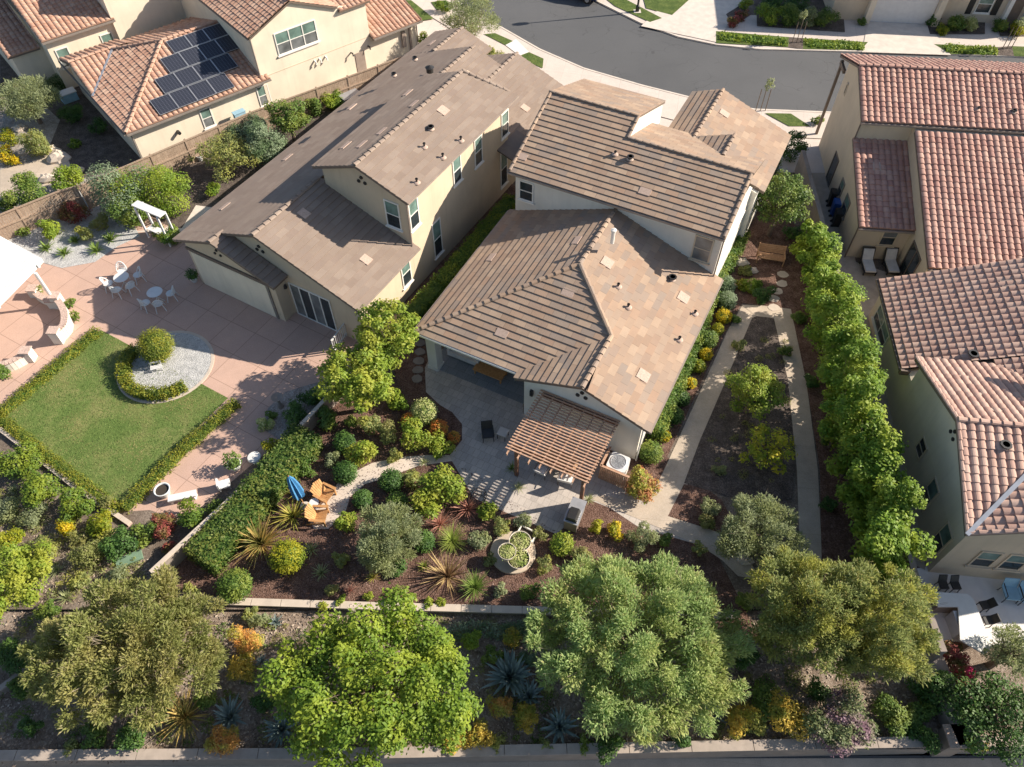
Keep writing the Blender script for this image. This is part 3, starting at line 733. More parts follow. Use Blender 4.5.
# street
near = [(400,-38),(454,0),(500,27),(540,50),(584,69),(642,86),(690,98),(754,110),(830,113),(1024,125),(1200,135)]
far = [(1200,66),(1024,58),(860,53),(760,50.5),(716,46),(678,38),(640,24),(591.6,0),(560,-18),(520,-45)]
sheet('street', near+far, 'asphalt', 1)
def offs(line, d):
    W_ = [P(x, y)[:2] for x, y in line]; out = []
    for i, w in enumerate(W_):
        t = W_[min(i+1, len(W_)-1)]-W_[max(i-1, 0)]; t /= np.linalg.norm(t); out.append(w+np.array([-t[1], t[0]])*d)
    return W_, out
def ribbon(name, line, d0, d1, mat, z0, z1):
    _, a = offs(line, d0); _, b = offs(line, d1); m = MB(); n = len(a)
    for i in range(n-1): m.prism([a[i], a[i+1], b[i+1], b[i]] if d0 > d1 else [a[i+1], a[i], b[i], b[i+1]], z0, z1)
    # welded look: caps between pieces are hidden
    return tag(m.build(name, M[mat]), kind='structure')
farr = far[::-1]
W0, Sn = offs(near, -3.4)
sw = [(q[0], q[1]) for q in W0]+[(q[0], q[1]) for q in Sn[::-1]]
sheet('sidewalk', sw, 'sidewalk', 2, False, z=.10)
W0, Sf = offs(farr, 5.6)
sheet('sidewalk', [(q[0], q[1]) for q in W0]+[(q[0], q[1]) for q in Sf[::-1]], 'sidewalk', 2, False, z=.10)
ribbon('kerb', near, .0, -.16, 'curb', 0, .125); ribbon('kerb', farr, .0, .16, 'curb', 0, .125)
ribbon('gutter_pan', near, .42, .0, 'curb', 0, .012); ribbon('gutter_pan', farr, -.42, .0, 'curb', 0, .012)
# front yards on the near side
sheet('front_ground', [(330,-60),(400,-38),(454,3),(500,31),(540,55),(584,74),(642,91),(690,103),(754,115),(830,118),(1024,130),(1024,175),(560,170),(300,80)], 'sidewalk', 2, z=.05)
for pts in ([(402,0),(421.5,20.5),(434,18.5),(411,0)], [(431,2),(437,10),(453,8),(446,0)], [(484,34),(505.5,45),(513,41),(495,33)], [(529,52),(543.6,58.6),(542.6,68),(516,57)],
            [(765,113),(791,113.5),(810,126),(789,126)], [(592,91),(606,92),(608,97),(594,97)]):
    sheet('verge', pts, 'verge', 3, z=.135)
sheet('utility_pad', [(505.5,45),(516,39),(529,52),(520,56)], 'whitepatio', 3, z=.13)
sheet('planting_strip', [(608,84+6),(628,91+6),(635,97),(612,97)], 'mulch', 3, z=.13)
# far side
for pts in ([(716,31),(789,37),(788,47),(716,43)], [(803,38),(868,42),(861,50),(803,49)], [(934,44),(998,47),(997,55),(951,54)], [(1012,46),(1060,48),(1060,58),(1014,56)],
            [(595,-10),(608,-10),(662,18),(650,22),(615,6)], [(640,-14),(700,-10),(672,15),(646,8)]):
    sheet('verge', pts, 'verge', 3, z=.135)
for pts in ([(789,37),(803,38),(803,49),(788,47)], [(998,47),(1012,46),(1014,56),(997,55)], [(756,-6),(842,-4),(845,32),(757,26)], [(726,14),(742,4),(752,14),(733,26)], [(926,20),(985,20),(985,34),(930,34)], [(996,20),(1060,20),(1060,36),(1000,36)]):
    sheet('planting_bed', pts, 'darkbed', 3, z=.133)
sheet('driveway', [(868,22),(928,24),(951,55),(862,52)], 'curb', 4, z=.125)
sheet('driveway', [(641,26),(716,42),(738,12),(760,-20),(690,-20)], 'curb', 4, z=.125)
# left yard
LEVEL[0] = 0
sheet('pink_patio', [(-60,262),(36,240),(80,258),(180,200),(236,205),(330,280),(410,320),(400,330),(302,423),(183,522),(150,510),(118,512),(-60,392)], 'pink', 1)
sheet('yard_path', [(128,232),(190,232),(252,180),(238,172),(196,205),(165,228)], 'curb', 2)
sheet('dark_bed', [(150,150),(400,60),(440,60),(232,205),(216,208),(196,205),(182,228),(172,228),(150,215)], 'darkbed', 1)
sheet('gravel_bed', [(-20,228),(75,190),(120,200),(140,236),(118,246),(95,262),(62,268),(40,262),(0,245)], 'gravel', 2)
sheet('lawn', [(-60,378),(0,414),(101,330),(228,398),(120,503),(0,426)], 'lawn', 3)
sheet('lawn', [(-60,460),(-60,372),(0,412),(0,428)], 'lawn', 3)
cc = P(166, 366); rr = 2.35
circ = [(cc[0]+rr*math.cos(t*math.pi/24), cc[1]+rr*1.02*math.sin(t*math.pi/24)) for t in range(48)]
sheet('gravel_circle', circ, 'gravel', 5, False)
m = MB(); m.lathe([(rr, 0), (rr, .035), (rr+.16, .035), (rr+.16, 0)], 48, (cc[0], cc[1], 0)); tag(m.build('stone_edging', M['blockcap']), kind='structure')
sheet('pebble_corner', [(268,408),(285,392),(318,382),(330,378),(330,400),(300,424),(280,440),(262,428)], 'pebble', 4)
# solar house yard
sheet('neighbour_yard', [(-80,-60),(60,-60),(160,100),(150,165),(75,190),(0,215),(-80,250)], 'pebble', 1)
sheet('neighbour_patio', [(0,20),(30,10),(70,70),(110,112),(150,160),(70,182),(48,150),(60,120),(30,92),(0,95)], 'darkbed', 2)
sheet('flagstone_path', [(0,170),(40,160),(52,148),(66,152),(72,170),(50,184),(0,200)], 'walk', 3)
# central garden
LEVEL[0] = 0; BASE[0] = .002
sheet('mulch_bed', [(150,580),(300,424),(415,310),(430,360),(470,380),(530,400),(600,420),(690,470),(720,560),(760,640),(700,625),(560,614),(400,608),(205,600)], 'mulch', 1)
sheet('grey_patio', [(425,368),(430,356),(452,344),(523,384),(523,414),(610,452),(640,500),(672,520),(700,545),(640,528),(610,508),(590,500),(576,508),(568,524),(556,534),(505,512),(474,498),(449,456),(462,440),(462,424),(452,412),(440,405),(426,392)], 'pavers', 3)
sheet('garden_path', [(449,455),(452,461),(418,466),(388,477),(365,484),(350,497),(346,510),(338,520),(328,529),(314,529),(309,520),(318,508),(332,494),(337,484),(350,474),(372,463),(400,457),(430,455)], 'concrete', 4)
sheet('concrete_walk', [(590,498),(604,495),(626,500),(646,506),(664,470),(700,392),(728,330),(742,306),(760,310),(748,345),(716,410),(690,480),(676,508),(712,530),(742,544),(748,556),(760,580),(738,576),(722,560),(704,548),(660,528),(612,508)], 'walk', 5)
sheet('mulch_island', [(668,516),(684,484),(706,488),(722,500),(742,540),(712,530)], 'mulch', 6)
sheet('planting_island', [(752,318),(766,312),(790,312),(800,400),(792,500),(740,500),(684,483),(700,440),(726,380)], 'darkbed', 6)
sheet('concrete_walk', [(742,305),(790,305),(806,380),(818,470),(822,560),(800,560),(797,470),(788,380),(774,318),(756,316)], 'walk', 7)
sheet('side_bed', [(735,200),(765,190),(800,230),(812,300),(800,310),(742,303),(728,328),(708,368),(668,455),(650,498),(610,480),(700,290)], 'mulch', 2)
sheet('hedge_bed', [(800,230),(850,240),(925,560),(905,600),(822,580),(820,470),(806,380),(790,305)], 'mulch', 2)
sheet('gap_path', [(470,250),(520,190),(500,175),(400,290),(410,310)], 'mulch', 2)
# right neighbour patios
sheet('pale_patio', [(905,571),(928,566),(1060,580),(1060,650),(935,640)], 'whitepatio', 3)
sheet('side_yard', [(806,148),(826,150),(856,262),(940,290),(925,570),(905,560)], 'blockwall', 1)
# ================================================================ WALLS AND FENCES
def wallrun(name, line, w, z0, z1, mat, label, cat='wall', capm=None, joints=0, capw=.06):
    root = MB(); pts = [np.array(q[:2], float) for q in line]
    for i in range(len(pts)-1):
        d = pts[i+1]-pts[i]; d /= np.linalg.norm(d); s = np.array([-d[1], d[0]])*w/2
        root.prism([pts[i]-s, pts[i+1]-s, pts[i+1]+s, pts[i]+s], z0, z1)
    o = root.build(name, M[mat]); tag(o, label, cat)
    if capm:
        m = MB()
        for i in range(len(pts)-1):
            d = pts[i+1]-pts[i]; L = np.linalg.norm(d); d /= L; s = np.array([-d[1], d[0]])*(w/2+capw)
            n = max(1, int(L/joints)) if joints else 1
            for k in range(n):
                a = pts[i]+d*(L*k/n+.012); b = pts[i]+d*(L*(k+1)/n-.012)
                m.prism([a-s, b-s, b+s, a+s], z1+.001, z1+.07)
        m.build('capping', M[capm], o)
    return o
wallrun('retaining_wall', [(-13.6, YW+.35), (-6, YW+.1), (3, YW-.15), (9.5, YW-.3)], .2, -.3, .1, 'blockwall', 'long low sand coloured retaining wall along the foot of the mulch garden', 'retaining wall', 'blockcap', 1.2)
wallrun('boundary_wall', [(-30, BY-.35), (-5, BY-.2), (16.2, BY+.2)], .26, -1.3, .13, 'graywall', 'long taupe boundary wall with jointed capping along the bottom of the photo', 'wall', 'capdark', 2.2)
wallrun('boundary_wall', [(17.1, BY+.2), (32, BY+.1)], .26, -1.3, .15, 'graywall', 'short taupe boundary wall right of the tan capped pillar', 'wall', 'capdark', 2.2)
pq = P(958, 736, .5); m = MB(); m.box(pq[0]-.36, pq[0]+.36, pq[1]-.36, pq[1]+.36, -1.3, .42); o = m.build('wall_pillar', M['graywall']); tag(o, 'square pillar with a tan cap in the boundary wall at bottom right', 'pillar')
m = MB(); m.box(pq[0]-.42, pq[0]+.42, pq[1]-.42, pq[1]+.42, .423, .5); m.build('capping', M['patch'], o)
wl = [P(150,572,1.0)[:2], P(247,482.6,1.0)[:2], P(303,422,1.0)[:2], P(345,378,1.0)[:2]]
wallrun('garden_wall', wl, .13, -.25, .93, 'graywall', 'thin block wall between the pink patio and the long diagonal clipped hedge', 'wall', 'blockcap', 2.4, .03)
wallrun('block_wall', [P(803,151,1.6)[:2], P(824,228.5,1.6)[:2], P(872,400,1.6)[:2], P(914,572,1.6)[:2], P(940,655,1.3)[:2]], .2, -.2, 1.6, 'graywall', 'long grey block wall behind the tall bright green hedge trees', 'wall', 'graywall', 2.4, .03)
wallrun('block_wall', [P(932,640,1.0)[:2], P(975,742,.8)[:2]], .9, -.3, .5, 'graywall', 'broad shaded wall running down to the tan capped pillar at bottom right', 'wall')
wallrun('slope_wall', [P(-40,712,.1)[:2], P(0,690,.1)[:2], P(78,632,.1)[:2]], .2, -.3, .15, 'graywall', 'short concrete wall on the dry slope at the lower left edge', 'wall', 'capdark', 2.5, .02)
wallrun('stone_kerb', [P(-20,414,.1)[:2], P(30,452,.1)[:2], P(75,487,.1)[:2], P(130,524,.1)[:2]], .22, -.05, .12, 'brick', 'narrow pinkish brick edging below the lawn hedge at lower left', 'edging', 'blockcap', .5, .0)
def board_fence(line, h, label):
    pts = [np.array(q[:2], float) for q in line]; root = thing('wooden_fence', (pts[0][0], pts[0][1], 0), 0, label, 'fence', local=False)
    for i in range(len(pts)-1):
        d = pts[i+1]-pts[i]; L = np.linalg.norm(d); d /= L; s = np.array([-d[1], d[0]])
        n = max(1, int(round(L/2.4)))
        for k in range(n):
            a = pts[i]+d*L*k/n; b = pts[i]+d*L*(k+1)/n; m = MB(); w = np.linalg.norm(b-a); nb = int(w/.15)
            for j in range(nb):
                p = a+d*(w*j/nb+.004); q = a+d*(w*(j+1)/nb-.004); m.prism([p-s*.012, q-s*.012, q+s*.012, p+s*.012], 0, h-.04+rng.normal()*.004)
            m.build('board_panel', M['fence'], root)
            m = MB(); m.prism([a-s*.05-d*.05, a-s*.05+d*.05, a+s*.05+d*.05, a+s*.05-d*.05], 0, h+.08); m.build('post', M['fence'], root)
            for zz in (h*.55, h-.02): m = MB(); m.prism([a-s*.07, b-s*.07, b-s*.014, a-s*.014], zz-.05, zz+.05); m.build('rail', M['fence'], root)
    return root
board_fence([P(-30,226,1.8), P(58.7,190.5,1.8), P(76,186,1.8)], 1.8, 'short weathered board fence at the left edge behind the gravel bed')
board_fence([P(78,186,1.8), P(150,155,1.8), P(250,112,1.8), P(407,54.6,1.8), P(440,42,1.8)], 1.8, 'long weathered board fence running behind the left house towards the street')
# ================================================================ HOUSES
def house(name, F, a, b, label, cat='house'):
    return thing(name, F.w(a, b, 0), F.ang-math.pi/2, label, cat, local=False)
def W3(F, L): return [F.w(*q) for q in L]
def S_(h, F, L, style, mat, **k): return slope(h, W3(F, L), style, M[mat], M[k.pop('fm', 'fascia')], **k)
# ---------------- left house (taupe roofs)
h = house('beige_house', FL, 30, -26, 'long beige house with taupe tile roofs and sliding glass door facing the pink patio')
F = FL; km = .374
k = (5.46-3.14)/6.2; zw = 3.14+.0
T = 't_left'
e1 = [(19,-19.85,3.14),(40.6,-19.85,3.14),(40.6,-26.05,5.46),(19,-26.05,5.46)]
w1 = [(44.4,-31.75,3.33),(19,-31.75,3.33),(19,-26.05,5.46),(44.4,-26.05,5.46)]
S_(h, F, [(19,-19.85,3.14),(24.5,-19.85,3.14),(24.5,-26.05,5.46),(19,-26.05,5.46)], 'flat', T)
S_(h, F, [(35.2,-19.85,3.14),(40.6,-19.85,3.14),(40.6,-26.05,5.46),(35.2,-26.05,5.46)], 'flat', T)
S_(h, F, [(40.6,-31.75,3.33),(19,-31.75,3.33),(19,-26.05,5.46),(40.6,-26.05,5.46)], 'flat', T)
S_(h, F, [(44.4,-31.75,3.33),(40.602,-31.75,3.33),(40.602,-29.4,4.21),(44.4,-29.4,4.21)], 'flat', T)
S_(h, F, [(40.602,-27.0,3.31),(44.4,-27.0,3.31),(44.4,-29.4,4.21),(38.5,-29.4,4.21)][:4], 'flat', T)
# front garage gable
zp = 3.33+km*(31.75-28.63)
S_(h, F, [(18.998,-31.75,3.33),(18.17,-31.75,3.33),(18.17,-28.63,zp),(18.998,-28.63,zp)], 'flat', T)
S_(h, F, [(18.17,-24.75,zp-km*3.88),(19.3,-24.75,zp-km*3.88),(19.3,-28.63,zp),(18.17,-28.63,zp)], 'flat', T)
# upper floor
ku = (7.65-6.5)/3.07
S_(h, F, [(23.99,-19.85,6.5),(35.46,-19.85,6.5),(34.37,-22.92,7.65),(23.99,-22.92,7.65)], 'flat', T)
S_(h, F, [(34.37,-25.95,6.51),(23.99,-25.95,6.51),(23.99,-22.92,7.65),(34.37,-22.92,7.65)], 'flat', T)
# east front gable near the street
S_(h, F, [(35.6,-20.05,3.2),(42.6,-20.05,3.2),(42.6,-23.9,4.62),(38,-23.9,4.62)], 'flat', T)
S_(h, F, [(42.6,-26.6,3.7),(39.5,-26.6,3.7),(38,-23.9,4.62),(42.6,-23.9,4.62)], 'flat', T)
for p_, q_ in (((19,-26.05,5.46),(24.3,-26.05,5.46)), ((34.4,-26.05,5.46),(40.6,-26.05,5.46)), ((23.99,-22.92,7.65),(34.37,-22.92,7.65)), ((18.17,-28.63,zp),(19.2,-28.63,zp)), ((40.6,-29.4,4.21),(44.4,-29.4,4.21)), ((38,-23.9,4.62),(42.6,-23.9,4.62)), ((34.37,-22.92,7.65),(35.3,-20.3,6.6))):
    cap(h, F.w(*p_), F.w(*q_), M[T])
profile_wall(h, F, 'a', 19.35, 40.3, [(-31.4,0),(-20.2,0),(-20.2,3.1),(-26.05,5.28),(-31.4,3.28)], M['st_beige'])
profile_wall(h, F, 'a', 18.52, 19.6, [(-31.396,0),(-25.1,0),(-25.1,3.0),(-28.63,zp-.17),(-31.396,3.28)], M['st_beige'])
profile_wall(h, F, 'a', 24.34, 34.9, [(-25.6,0),(-20.196,0),(-20.196,3.0),(-20.196,3.05),(-20.204,6.45),(-22.92,7.47),(-25.6,6.47)], M['st_beige'])
profile_wall(h, F, 'a', 40, 44.0, [(-31.396,0),(-27.3,0),(-27.3,3.2),(-29.4,4.05),(-31.396,3.25)], M['st_beige'])
profile_wall(h, F, 'a', 38.0, 42.3, [(-27.2,0),(-20.4,0),(-20.4,3.15),(-23.9,4.4),(-27.2,3.3)], M['st_beige'])
# big cream garage panel with brown header
m = MB(); m.fbox(F, 18.47, 18.52, -31.15, -25.75, .02, 2.5); gd = m.build('garage_door', M['st_cream'], h)
m = MB(); m.fbox(F, 18.42, 18.52, -31.4, -25.2, 2.62, 2.8); m.build('header_trim', M['fascia'], h)
m = MB(); m.fbox(F, 18.45, 18.52, -25.7, -25.55, 0, 2.6); m.build('door_post', M['fascia_l'], h)
# sliding door
sl = window(h, F, 'a', 19.35, -1, -24.9, -22.1, .03, 2.47, nx=4, mid=False, up='glass', low='glass2', sill=False, frame='trim', name='sliding_door')
window(h, F, 'a', 24.34, -1, *wpx(F,'a',24.34,(383.5,198.5),(402.4,230.3)))
for p0, p1 in (((502,114),(507,133.5)), ((475,139.5),(481,162)), ((453.3,159),(460,180)), ((409.6,201),(417.4,225)), ((499,154.5),(508,180)), ((431.5,225),(442.5,250.4)), ((402,262.4),(409.6,282))):
    a0, a1, z0, z1 = wpx(F, 'b', -20.2, p0, p1); c = (a0+a1)/2; window(h, F, 'b', -20.2, 1, c-.42, c+.42, z0, z1)
vents3(h, F, 'a', 24.34, -1, -22.92, 6.45); vents3(h, F, 'a', 19.35, -1, -26.3, 4.1); vents3(h, F, 'a', 18.52, -1, -28.8, 3.35, .08)
m = MB(); m.lathe([(.02,.28),(.10,.2),(.12,0),(.02,-.02)], 10, F.w(19.2,-25.1,2.05)); m.build('wall_lamp', M['black'], h)
gutter(h, F.w(19,-19.78,3.1), F.w(24.5,-19.78,3.1)); gutter(h, F.w(35.2,-19.78,3.1), F.w(42,-19.78,3.1)); gutter(h, F.w(24,-19.78,6.46), F.w(35.4,-19.78,6.46)); gutter(h, F.w(18.2,-31.82,3.28), F.w(44.4,-31.82,3.28))
downpipe(h, *F.w(19.3,-20.1)[:2], 0, 3.1, 'fascia'); downpipe(h, *F.w(24.3,-20.12)[:2], 3.3, 6.4)
# small tiled awning on the east wall
m = MB(); c = [F.w(33.6,-20.2,3.75),F.w(36,-20.2,3.75),F.w(36,-19.0,3.35),F.w(33.6,-19.0,3.35)]
m.add(c+[(x,y,z-.12) for x,y,z in c], [(0,1,2,3),(7,6,5,4),(0,4,5,1),(1,5,6,2),(2,6,7,3),(3,7,4,0)]); m.build('awning', M['fascia'], h)
wplane = W3(F, w1); eplane = W3(F, e1); uplane = W3(F, [(23.99,-19.85,6.5),(35.46,-19.85,6.5),(34.37,-22.92,7.65)])
uw = W3(F, [(34.37,-25.95,6.51),(23.99,-25.95,6.51),(23.99,-22.92,7.65)])
for q in ((288,158),(225,207),): roof_patch(h, q, wplane, F, .75, .3, 'a')
for q in ((346,146),(382,132),(362,145),(352,107.5),(408,93.5),(414,104.5),(436,85),(432,43.5)): roof_patch(h, q, uw if q[0] < 430 else wplane, F, .75, .3, 'a')
for q in ((304,214),(366,260)): roof_patch(h, q, eplane, F, .5, .55, 'a')
roof_patch(h, (443,111), uplane, F, .6, .55, 'a'); roof_patch(h, (525,108.5), eplane, F, .5, .55, 'a')
for q in ((424.5,148),(443,158.5),(461,141.5),(417,183.5)): roof_pipe(h, q, uplane, .45)
roof_pipe(h, (431,130), uplane, .35, .12); roof_pipe(h, (394,76), uw, .3, .1); roof_pipe(h, (415,60), uw, .3, .1)
m = MB(); q, n = plane_hit((430,72), uw); m.lathe([(.22,0),(.22,.25),(.28,.3),(.02,.42)], 12, q); m.build('turbine_vent', M['black'], h)
# ---------------- central house (mottled tiles)
h = house('brown_roof_house', FC, 30, -9.5, 'central cream house with mottled brown flat tile roofs and an upper floor')
F = FC; T = 't_mid'
ridge = 5.41
eastA = [(19.73,-3.12,3.0),(30.7,-3.12,3.0),(30.7,-9.4,ridge),(25.9,-9.4,ridge),(23.2,-6.49,4.29),(19.73,-6.49,4.29)]
S_(h, F, eastA, 'flat', T)
S_(h, F, [(30.7,-15.68,3.0),(20.15,-15.68,3.0),(25.9,-9.4,ridge),(30.7,-9.4,ridge)], 'flat', T)
S_(h, F, [(20.15,-15.68,3.0),(20.15,-9.6,3.0),(23.2,-6.49,4.29),(25.9,-9.4,ridge)], 'flat', T)
S_(h, F, [(20.1,-9.9,3.04),(19.73,-9.9,3.04),(19.73,-6.49,4.29),(23.2,-6.49,4.29)], 'flat', T)
for p_, q_ in (((25.9,-9.4,ridge),(30.6,-9.4,ridge)), ((20.15,-15.68,3.02),(25.9,-9.4,ridge)), ((25.9,-9.4,ridge),(23.2,-6.49,4.29)), ((19.73,-6.49,4.29),(23.2,-6.49,4.29))):
    cap(h, F.w(*p_), F.w(*q_), M[T])
# upper floor: two ridges
kk = (7.9-6.0)/(35.4-30.25)
zs = 6.0+kk*(34.0-30.25)
S_(h, F, [(30.25,-15.62,6.0),(30.25,-3.46,6.0),(34.0,-3.46,zs),(34.0,-15.62,zs)], 'flat', T)
S_(h, F, [(34.002,-15.62,zs),(34.002,-10.3,zs),(35.4,-10.3,7.9),(35.4,-15.62,7.9)], 'flat', T)
S_(h, F, [(40.5,-10.3,6.0),(40.5,-15.62,6.0),(35.4,-15.62,7.9),(35.4,-10.3,7.9)], 'flat', T)
S_(h, F, [(38.2,-3.46,zs-kk*4.2),(38.2,-10.28,zs-kk*4.2),(34.0,-10.28,zs),(34.0,-3.46,zs)], 'flat', T)
for p_, q_ in (((35.4,-15.62,7.9),(35.4,-10.3,7.9)), ((34,-10.3,zs),(34,-3.46,zs)), ((34,-10.3,zs),(35.4,-10.3,7.9)), ((30.3,-15.5,6.03),(35.4,-15.5,7.9)), ((30.3,-3.56,6.03),(34,-3.56,zs))):
    cap(h, F.w(*p_), F.w(*q_), M[T], r=.09)
# front cross gable and its little dormer gable
S_(h, F, [(37.2,-2.95,4.2),(43.3,-2.95,4.2),(43.3,-7.6,6.0),(37.2,-7.6,6.0)], 'flat', T)
S_(h, F, [(43.3,-9.4,5.35),(37.6,-9.4,5.35),(37.2,-7.6,6.0),(43.3,-7.6,6.0)], 'flat', T)
S_(h, F, [(35.0,-3.3,5.97),(37.9,-3.3,5.97),(37.9,-5.45,6.75),(35.0,-5.45,6.75)], 'flat', T)
S_(h, F, [(37.9,-7.6,5.96),(35.0,-7.6,5.96),(35.0,-5.45,6.75),(37.9,-5.45,6.75)], 'flat', T)
for p_, q_ in (((37.4,-7.6,6.0),(43.3,-7.6,6.0)), ((35.7,-5.45,6.75),(37.9,-5.45,6.75))): cap(h, F.w(*p_), F.w(*q_), M[T], r=.1)
# walls
profile_wall(h, F, 'a', 20.03, 31, [(-9.5,0),(-3.5,0),(-3.5,2.97),(-6.49,4.12),(-9.5,3.0)], M['st_white'])
profile_wall(h, F, 'a', 24.2, 30.9, [(-15.3,0),(-3.52,0),(-3.52,2.95),(-15.3,2.95)], M['st_white'])
profile_wall(h, F, 'b', -15.3, -3.62, [(30.6,0),(38.1,0),(38.1,5.5),(34,zs-.16),(30.6,5.95)], M['st_white'])
profile_wall(h, F, 'b', -15.3, -10.34, [(34.0,5.0),(40.2,0),(40.2,5.95),(35.4,7.72),(34.0,zs-.1)], M['st_white'])
profile_wall(h, F, 'a', 37, 43.0, [(-9.2,0),(-3.3,0),(-3.3,4.15),(-7.6,5.8),(-9.2,5.2)], M['st_white'])
profile_wall(h, F, 'a', 35, 37.7, [(-7.3,4),(-3.63,4),(-3.63,5.9),(-5.45,6.55),(-7.3,5.9)], M['st_white'])
m = MB(); m.fbox(F, 20.5, 21.05, -15.35, -14.8, 0, 2.9); cpost = m.build('patio_column', M['st_white'], h)
m = MB(); m.fbox(F, 20.45, 21.1, -15.4, -14.75, 0, .18); m.build('column_base', M['st_white'], cpost)
m = MB(); m.fbox(F, 20.3, 20.6, -15.5, -9.5, 2.75, 2.9); m.build('patio_beam', M['st_white'], h)
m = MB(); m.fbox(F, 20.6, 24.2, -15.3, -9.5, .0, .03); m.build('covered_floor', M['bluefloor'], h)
m = MB(); m.fbox(F, 20.6, 24.2, -15.4, -9.5, 2.86, 2.9); m.build('patio_ceiling', M['st_white'], h)
window(h, F, 'a', 24.2, -1, -14.6, -10.4, .05, 2.3, nx=4, mid=False, up='glass', low='glass', sill=False, name='sliding_door')
window(h, F, 'a', 30.6, -1, *wpx(F,'a',30.6,(519.3,179.3),(533.3,202.7)), up='glass')
window(h, F, 'a', 30.6, -1, -5.0, -4.0, 3.85, 5.45, up='glass2', low='glass2', frame='st_tan')
vents3(h, F, 'a', 20.03, -1, -6.55, 3.3, .1)
m = MB(); m.fbox(F, 19.9, 20.03, -9.15, -9.0, 1.9, 2.3); m.build('wall_lamp', M['black'], h)
gutter(h, F.w(20.1,-15.68,2.95), F.w(20.1,-9.9,2.95), 'trim'); gutter(h, F.w(19.75,-3.05,2.95), F.w(30.7,-3.05,2.95)); gutter(h, F.w(30.2,-15.6,5.92), F.w(30.2,-3.46,5.92)); gutter(h, F.w(20.15,-15.76,2.95), F.w(30.6,-15.76,2.95))
downpipe(h, *F.w(20.0,-3.42)[:2], 0, 2.95, 'trim'); downpipe(h, *F.w(30.5,-3.55)[:2], 3.1, 5.9)
for z0 in (0,): 
    m = MB(); m.fbox(F, 30.6, 38.1, -3.618, -3.58, 2.9, 3.05); m.build('band_trim', M['trim'], h)
ep = W3(F, eastA[:3]); wp = W3(F, [(30.7,-15.68,3.0),(20.15,-15.68,3.0),(25.9,-9.4,ridge)]); sp = W3(F, [(20.15,-15.68,3.0),(20.15,-9.6,3.0),(25.9,-9.4,ridge)]); up_ = W3(F, [(30.25,-15.62,6.0),(30.25,-3.46,6.0),(34.0,-3.46,zs)])
for q in ((607,263),(683,298),(643,376)): roof_patch(h, q, ep, F, .6, .6, 'a')
for q in ((502,333.5),(568,293)): roof_patch(h, q, sp, F, .62, .4, 'b')
roof_patch(h, (491.5,258), wp, F, .65, .35, 'a'); roof_patch(h, (577,241), wp, F, .65, .35, 'a')
for q in ((645,192),(522,157)): roof_patch(h, q, up_, F, .62, .4, 'b')
for q in ((618,287.5),(628,308),(694.5,314.5),(679,340.5)): roof_pipe(h, q, ep, .4)
roof_pipe(h, (672,280), ep, .35, .14); roof_pipe(h, (630,160), up_, .35, .12); roof_pipe(h, (615,155), up_, .35)
q, n = plane_hit((612,243), wp); m = MB(); m.tube([q, q+np.array([0,0,.75])], .1, 10); m.lathe([(.14,.75),(.14,.85),(.02,.9)], 10, q); m.build('flue', M['trim'], h)
roof_patch(h, (724,114), W3(F, [(37.2,-2.95,4.2),(43.3,-2.95,4.2),(43.3,-7.6,6.0)]), F, .6, .5)
# ---------------- upper right house (terracotta barrel tiles)
h = house('red_roof_house', FR, 41, 22, 'tan house with red barrel tile roofs at the upper right, by the street')
F = FR; T = 't_red'
S_(h, F, [(41.1,16.35,5.7),(41.1,36,5.7),(44.8,36,7.05),(44.8,16.35,7.05)], 'barrel', T)
S_(h, F, [(48.55,36,5.7),(48.55,16.35,5.7),(44.8,16.35,7.05),(44.8,36,7.05)], 'barrel', T)
cap(h, F.w(44.8,16.35,7.1), F.w(44.8,36,7.1), M[T])
S_(h, F, [(35.45,16.35,2.5),(35.45,19.5,2.5),(41.35,19.5,4.4),(41.35,16.35,4.4)], 'barrel', T)
S_(h, F, [(32.1,19.35,2.75),(32.1,36,2.75),(40.6,36,5.55),(40.6,19.35,5.55)], 'barrel', T)
profile_wall(h, F, 'b', 16.5, 35.8, [(41.3,0),(46.9,0),(46.9,6.1),(44.8,6.88),(41.3,5.65)], M['st_tan'])
profile_wall(h, F, 'b', 16.504, 19.6, [(35.7,0),(41.4,0),(41.4,4.2),(35.7,2.45)], M['st_tan'])
profile_wall(h, F, 'b', 19.5, 35.8, [(32.4,0),(41.4,0),(41.4,5.5),(40.6,5.38),(32.4,2.7)], M['st_tan'])
window(h, F, 'a', 35.7, -1, 17.95, 18.85, 1.1, 2.3, up='glass2', frame='st_tan')
window(h, F, 'b', 16.5, -1, 39.95, 40.7, .95, 2.05, frame='fascia_l'); window(h, F, 'b', 16.5, -1, 38.1, 39.1, .9, 2.1, frame='fascia_l')
window(h, F, 'b', 19.5, -1, 33.3, 35.0, .05, 2.2, nx=2, mid=False, up='glass', low='glass', sill=False, frame='fascia', name='patio_door')
window(h, F, 'b', 16.5, -1, 42.3, 43.4, .05, 2.1, mid=False, low='glass', frame='fascia', sill=False, name='door')
window(h, F, 'b', 16.5, -1, 45.6, 45.9, 4.6, 5.4, mid=False, low='glass', frame='st_tan', sill=False)
m = MB(); m.fbox(F, 48.2, 48.36, 16.45, 16.61, 0, 5.5); m.build('porch_post', M['fascia'], h)
m = MB(); m.fbox(F, 47.2, 48.4, 16.42, 16.58, 5.2, 5.45); m.build('porch_beam', M['fascia'], h)
gutter(h, F.w(41.0,16.35,5.6), F.w(41.0,36,5.6)); gutter(h, F.w(35.35,16.35,2.4), F.w(35.35,19.5,2.4)); gutter(h, F.w(32.0,19.35,2.65), F.w(32.0,36,2.65))
downpipe(h, *F.w(35.6,16.42)[:2], 0, 2.4, 'fascia'); downpipe(h, *F.w(41.2,16.42)[:2], 4.4, 5.6, 'fascia')
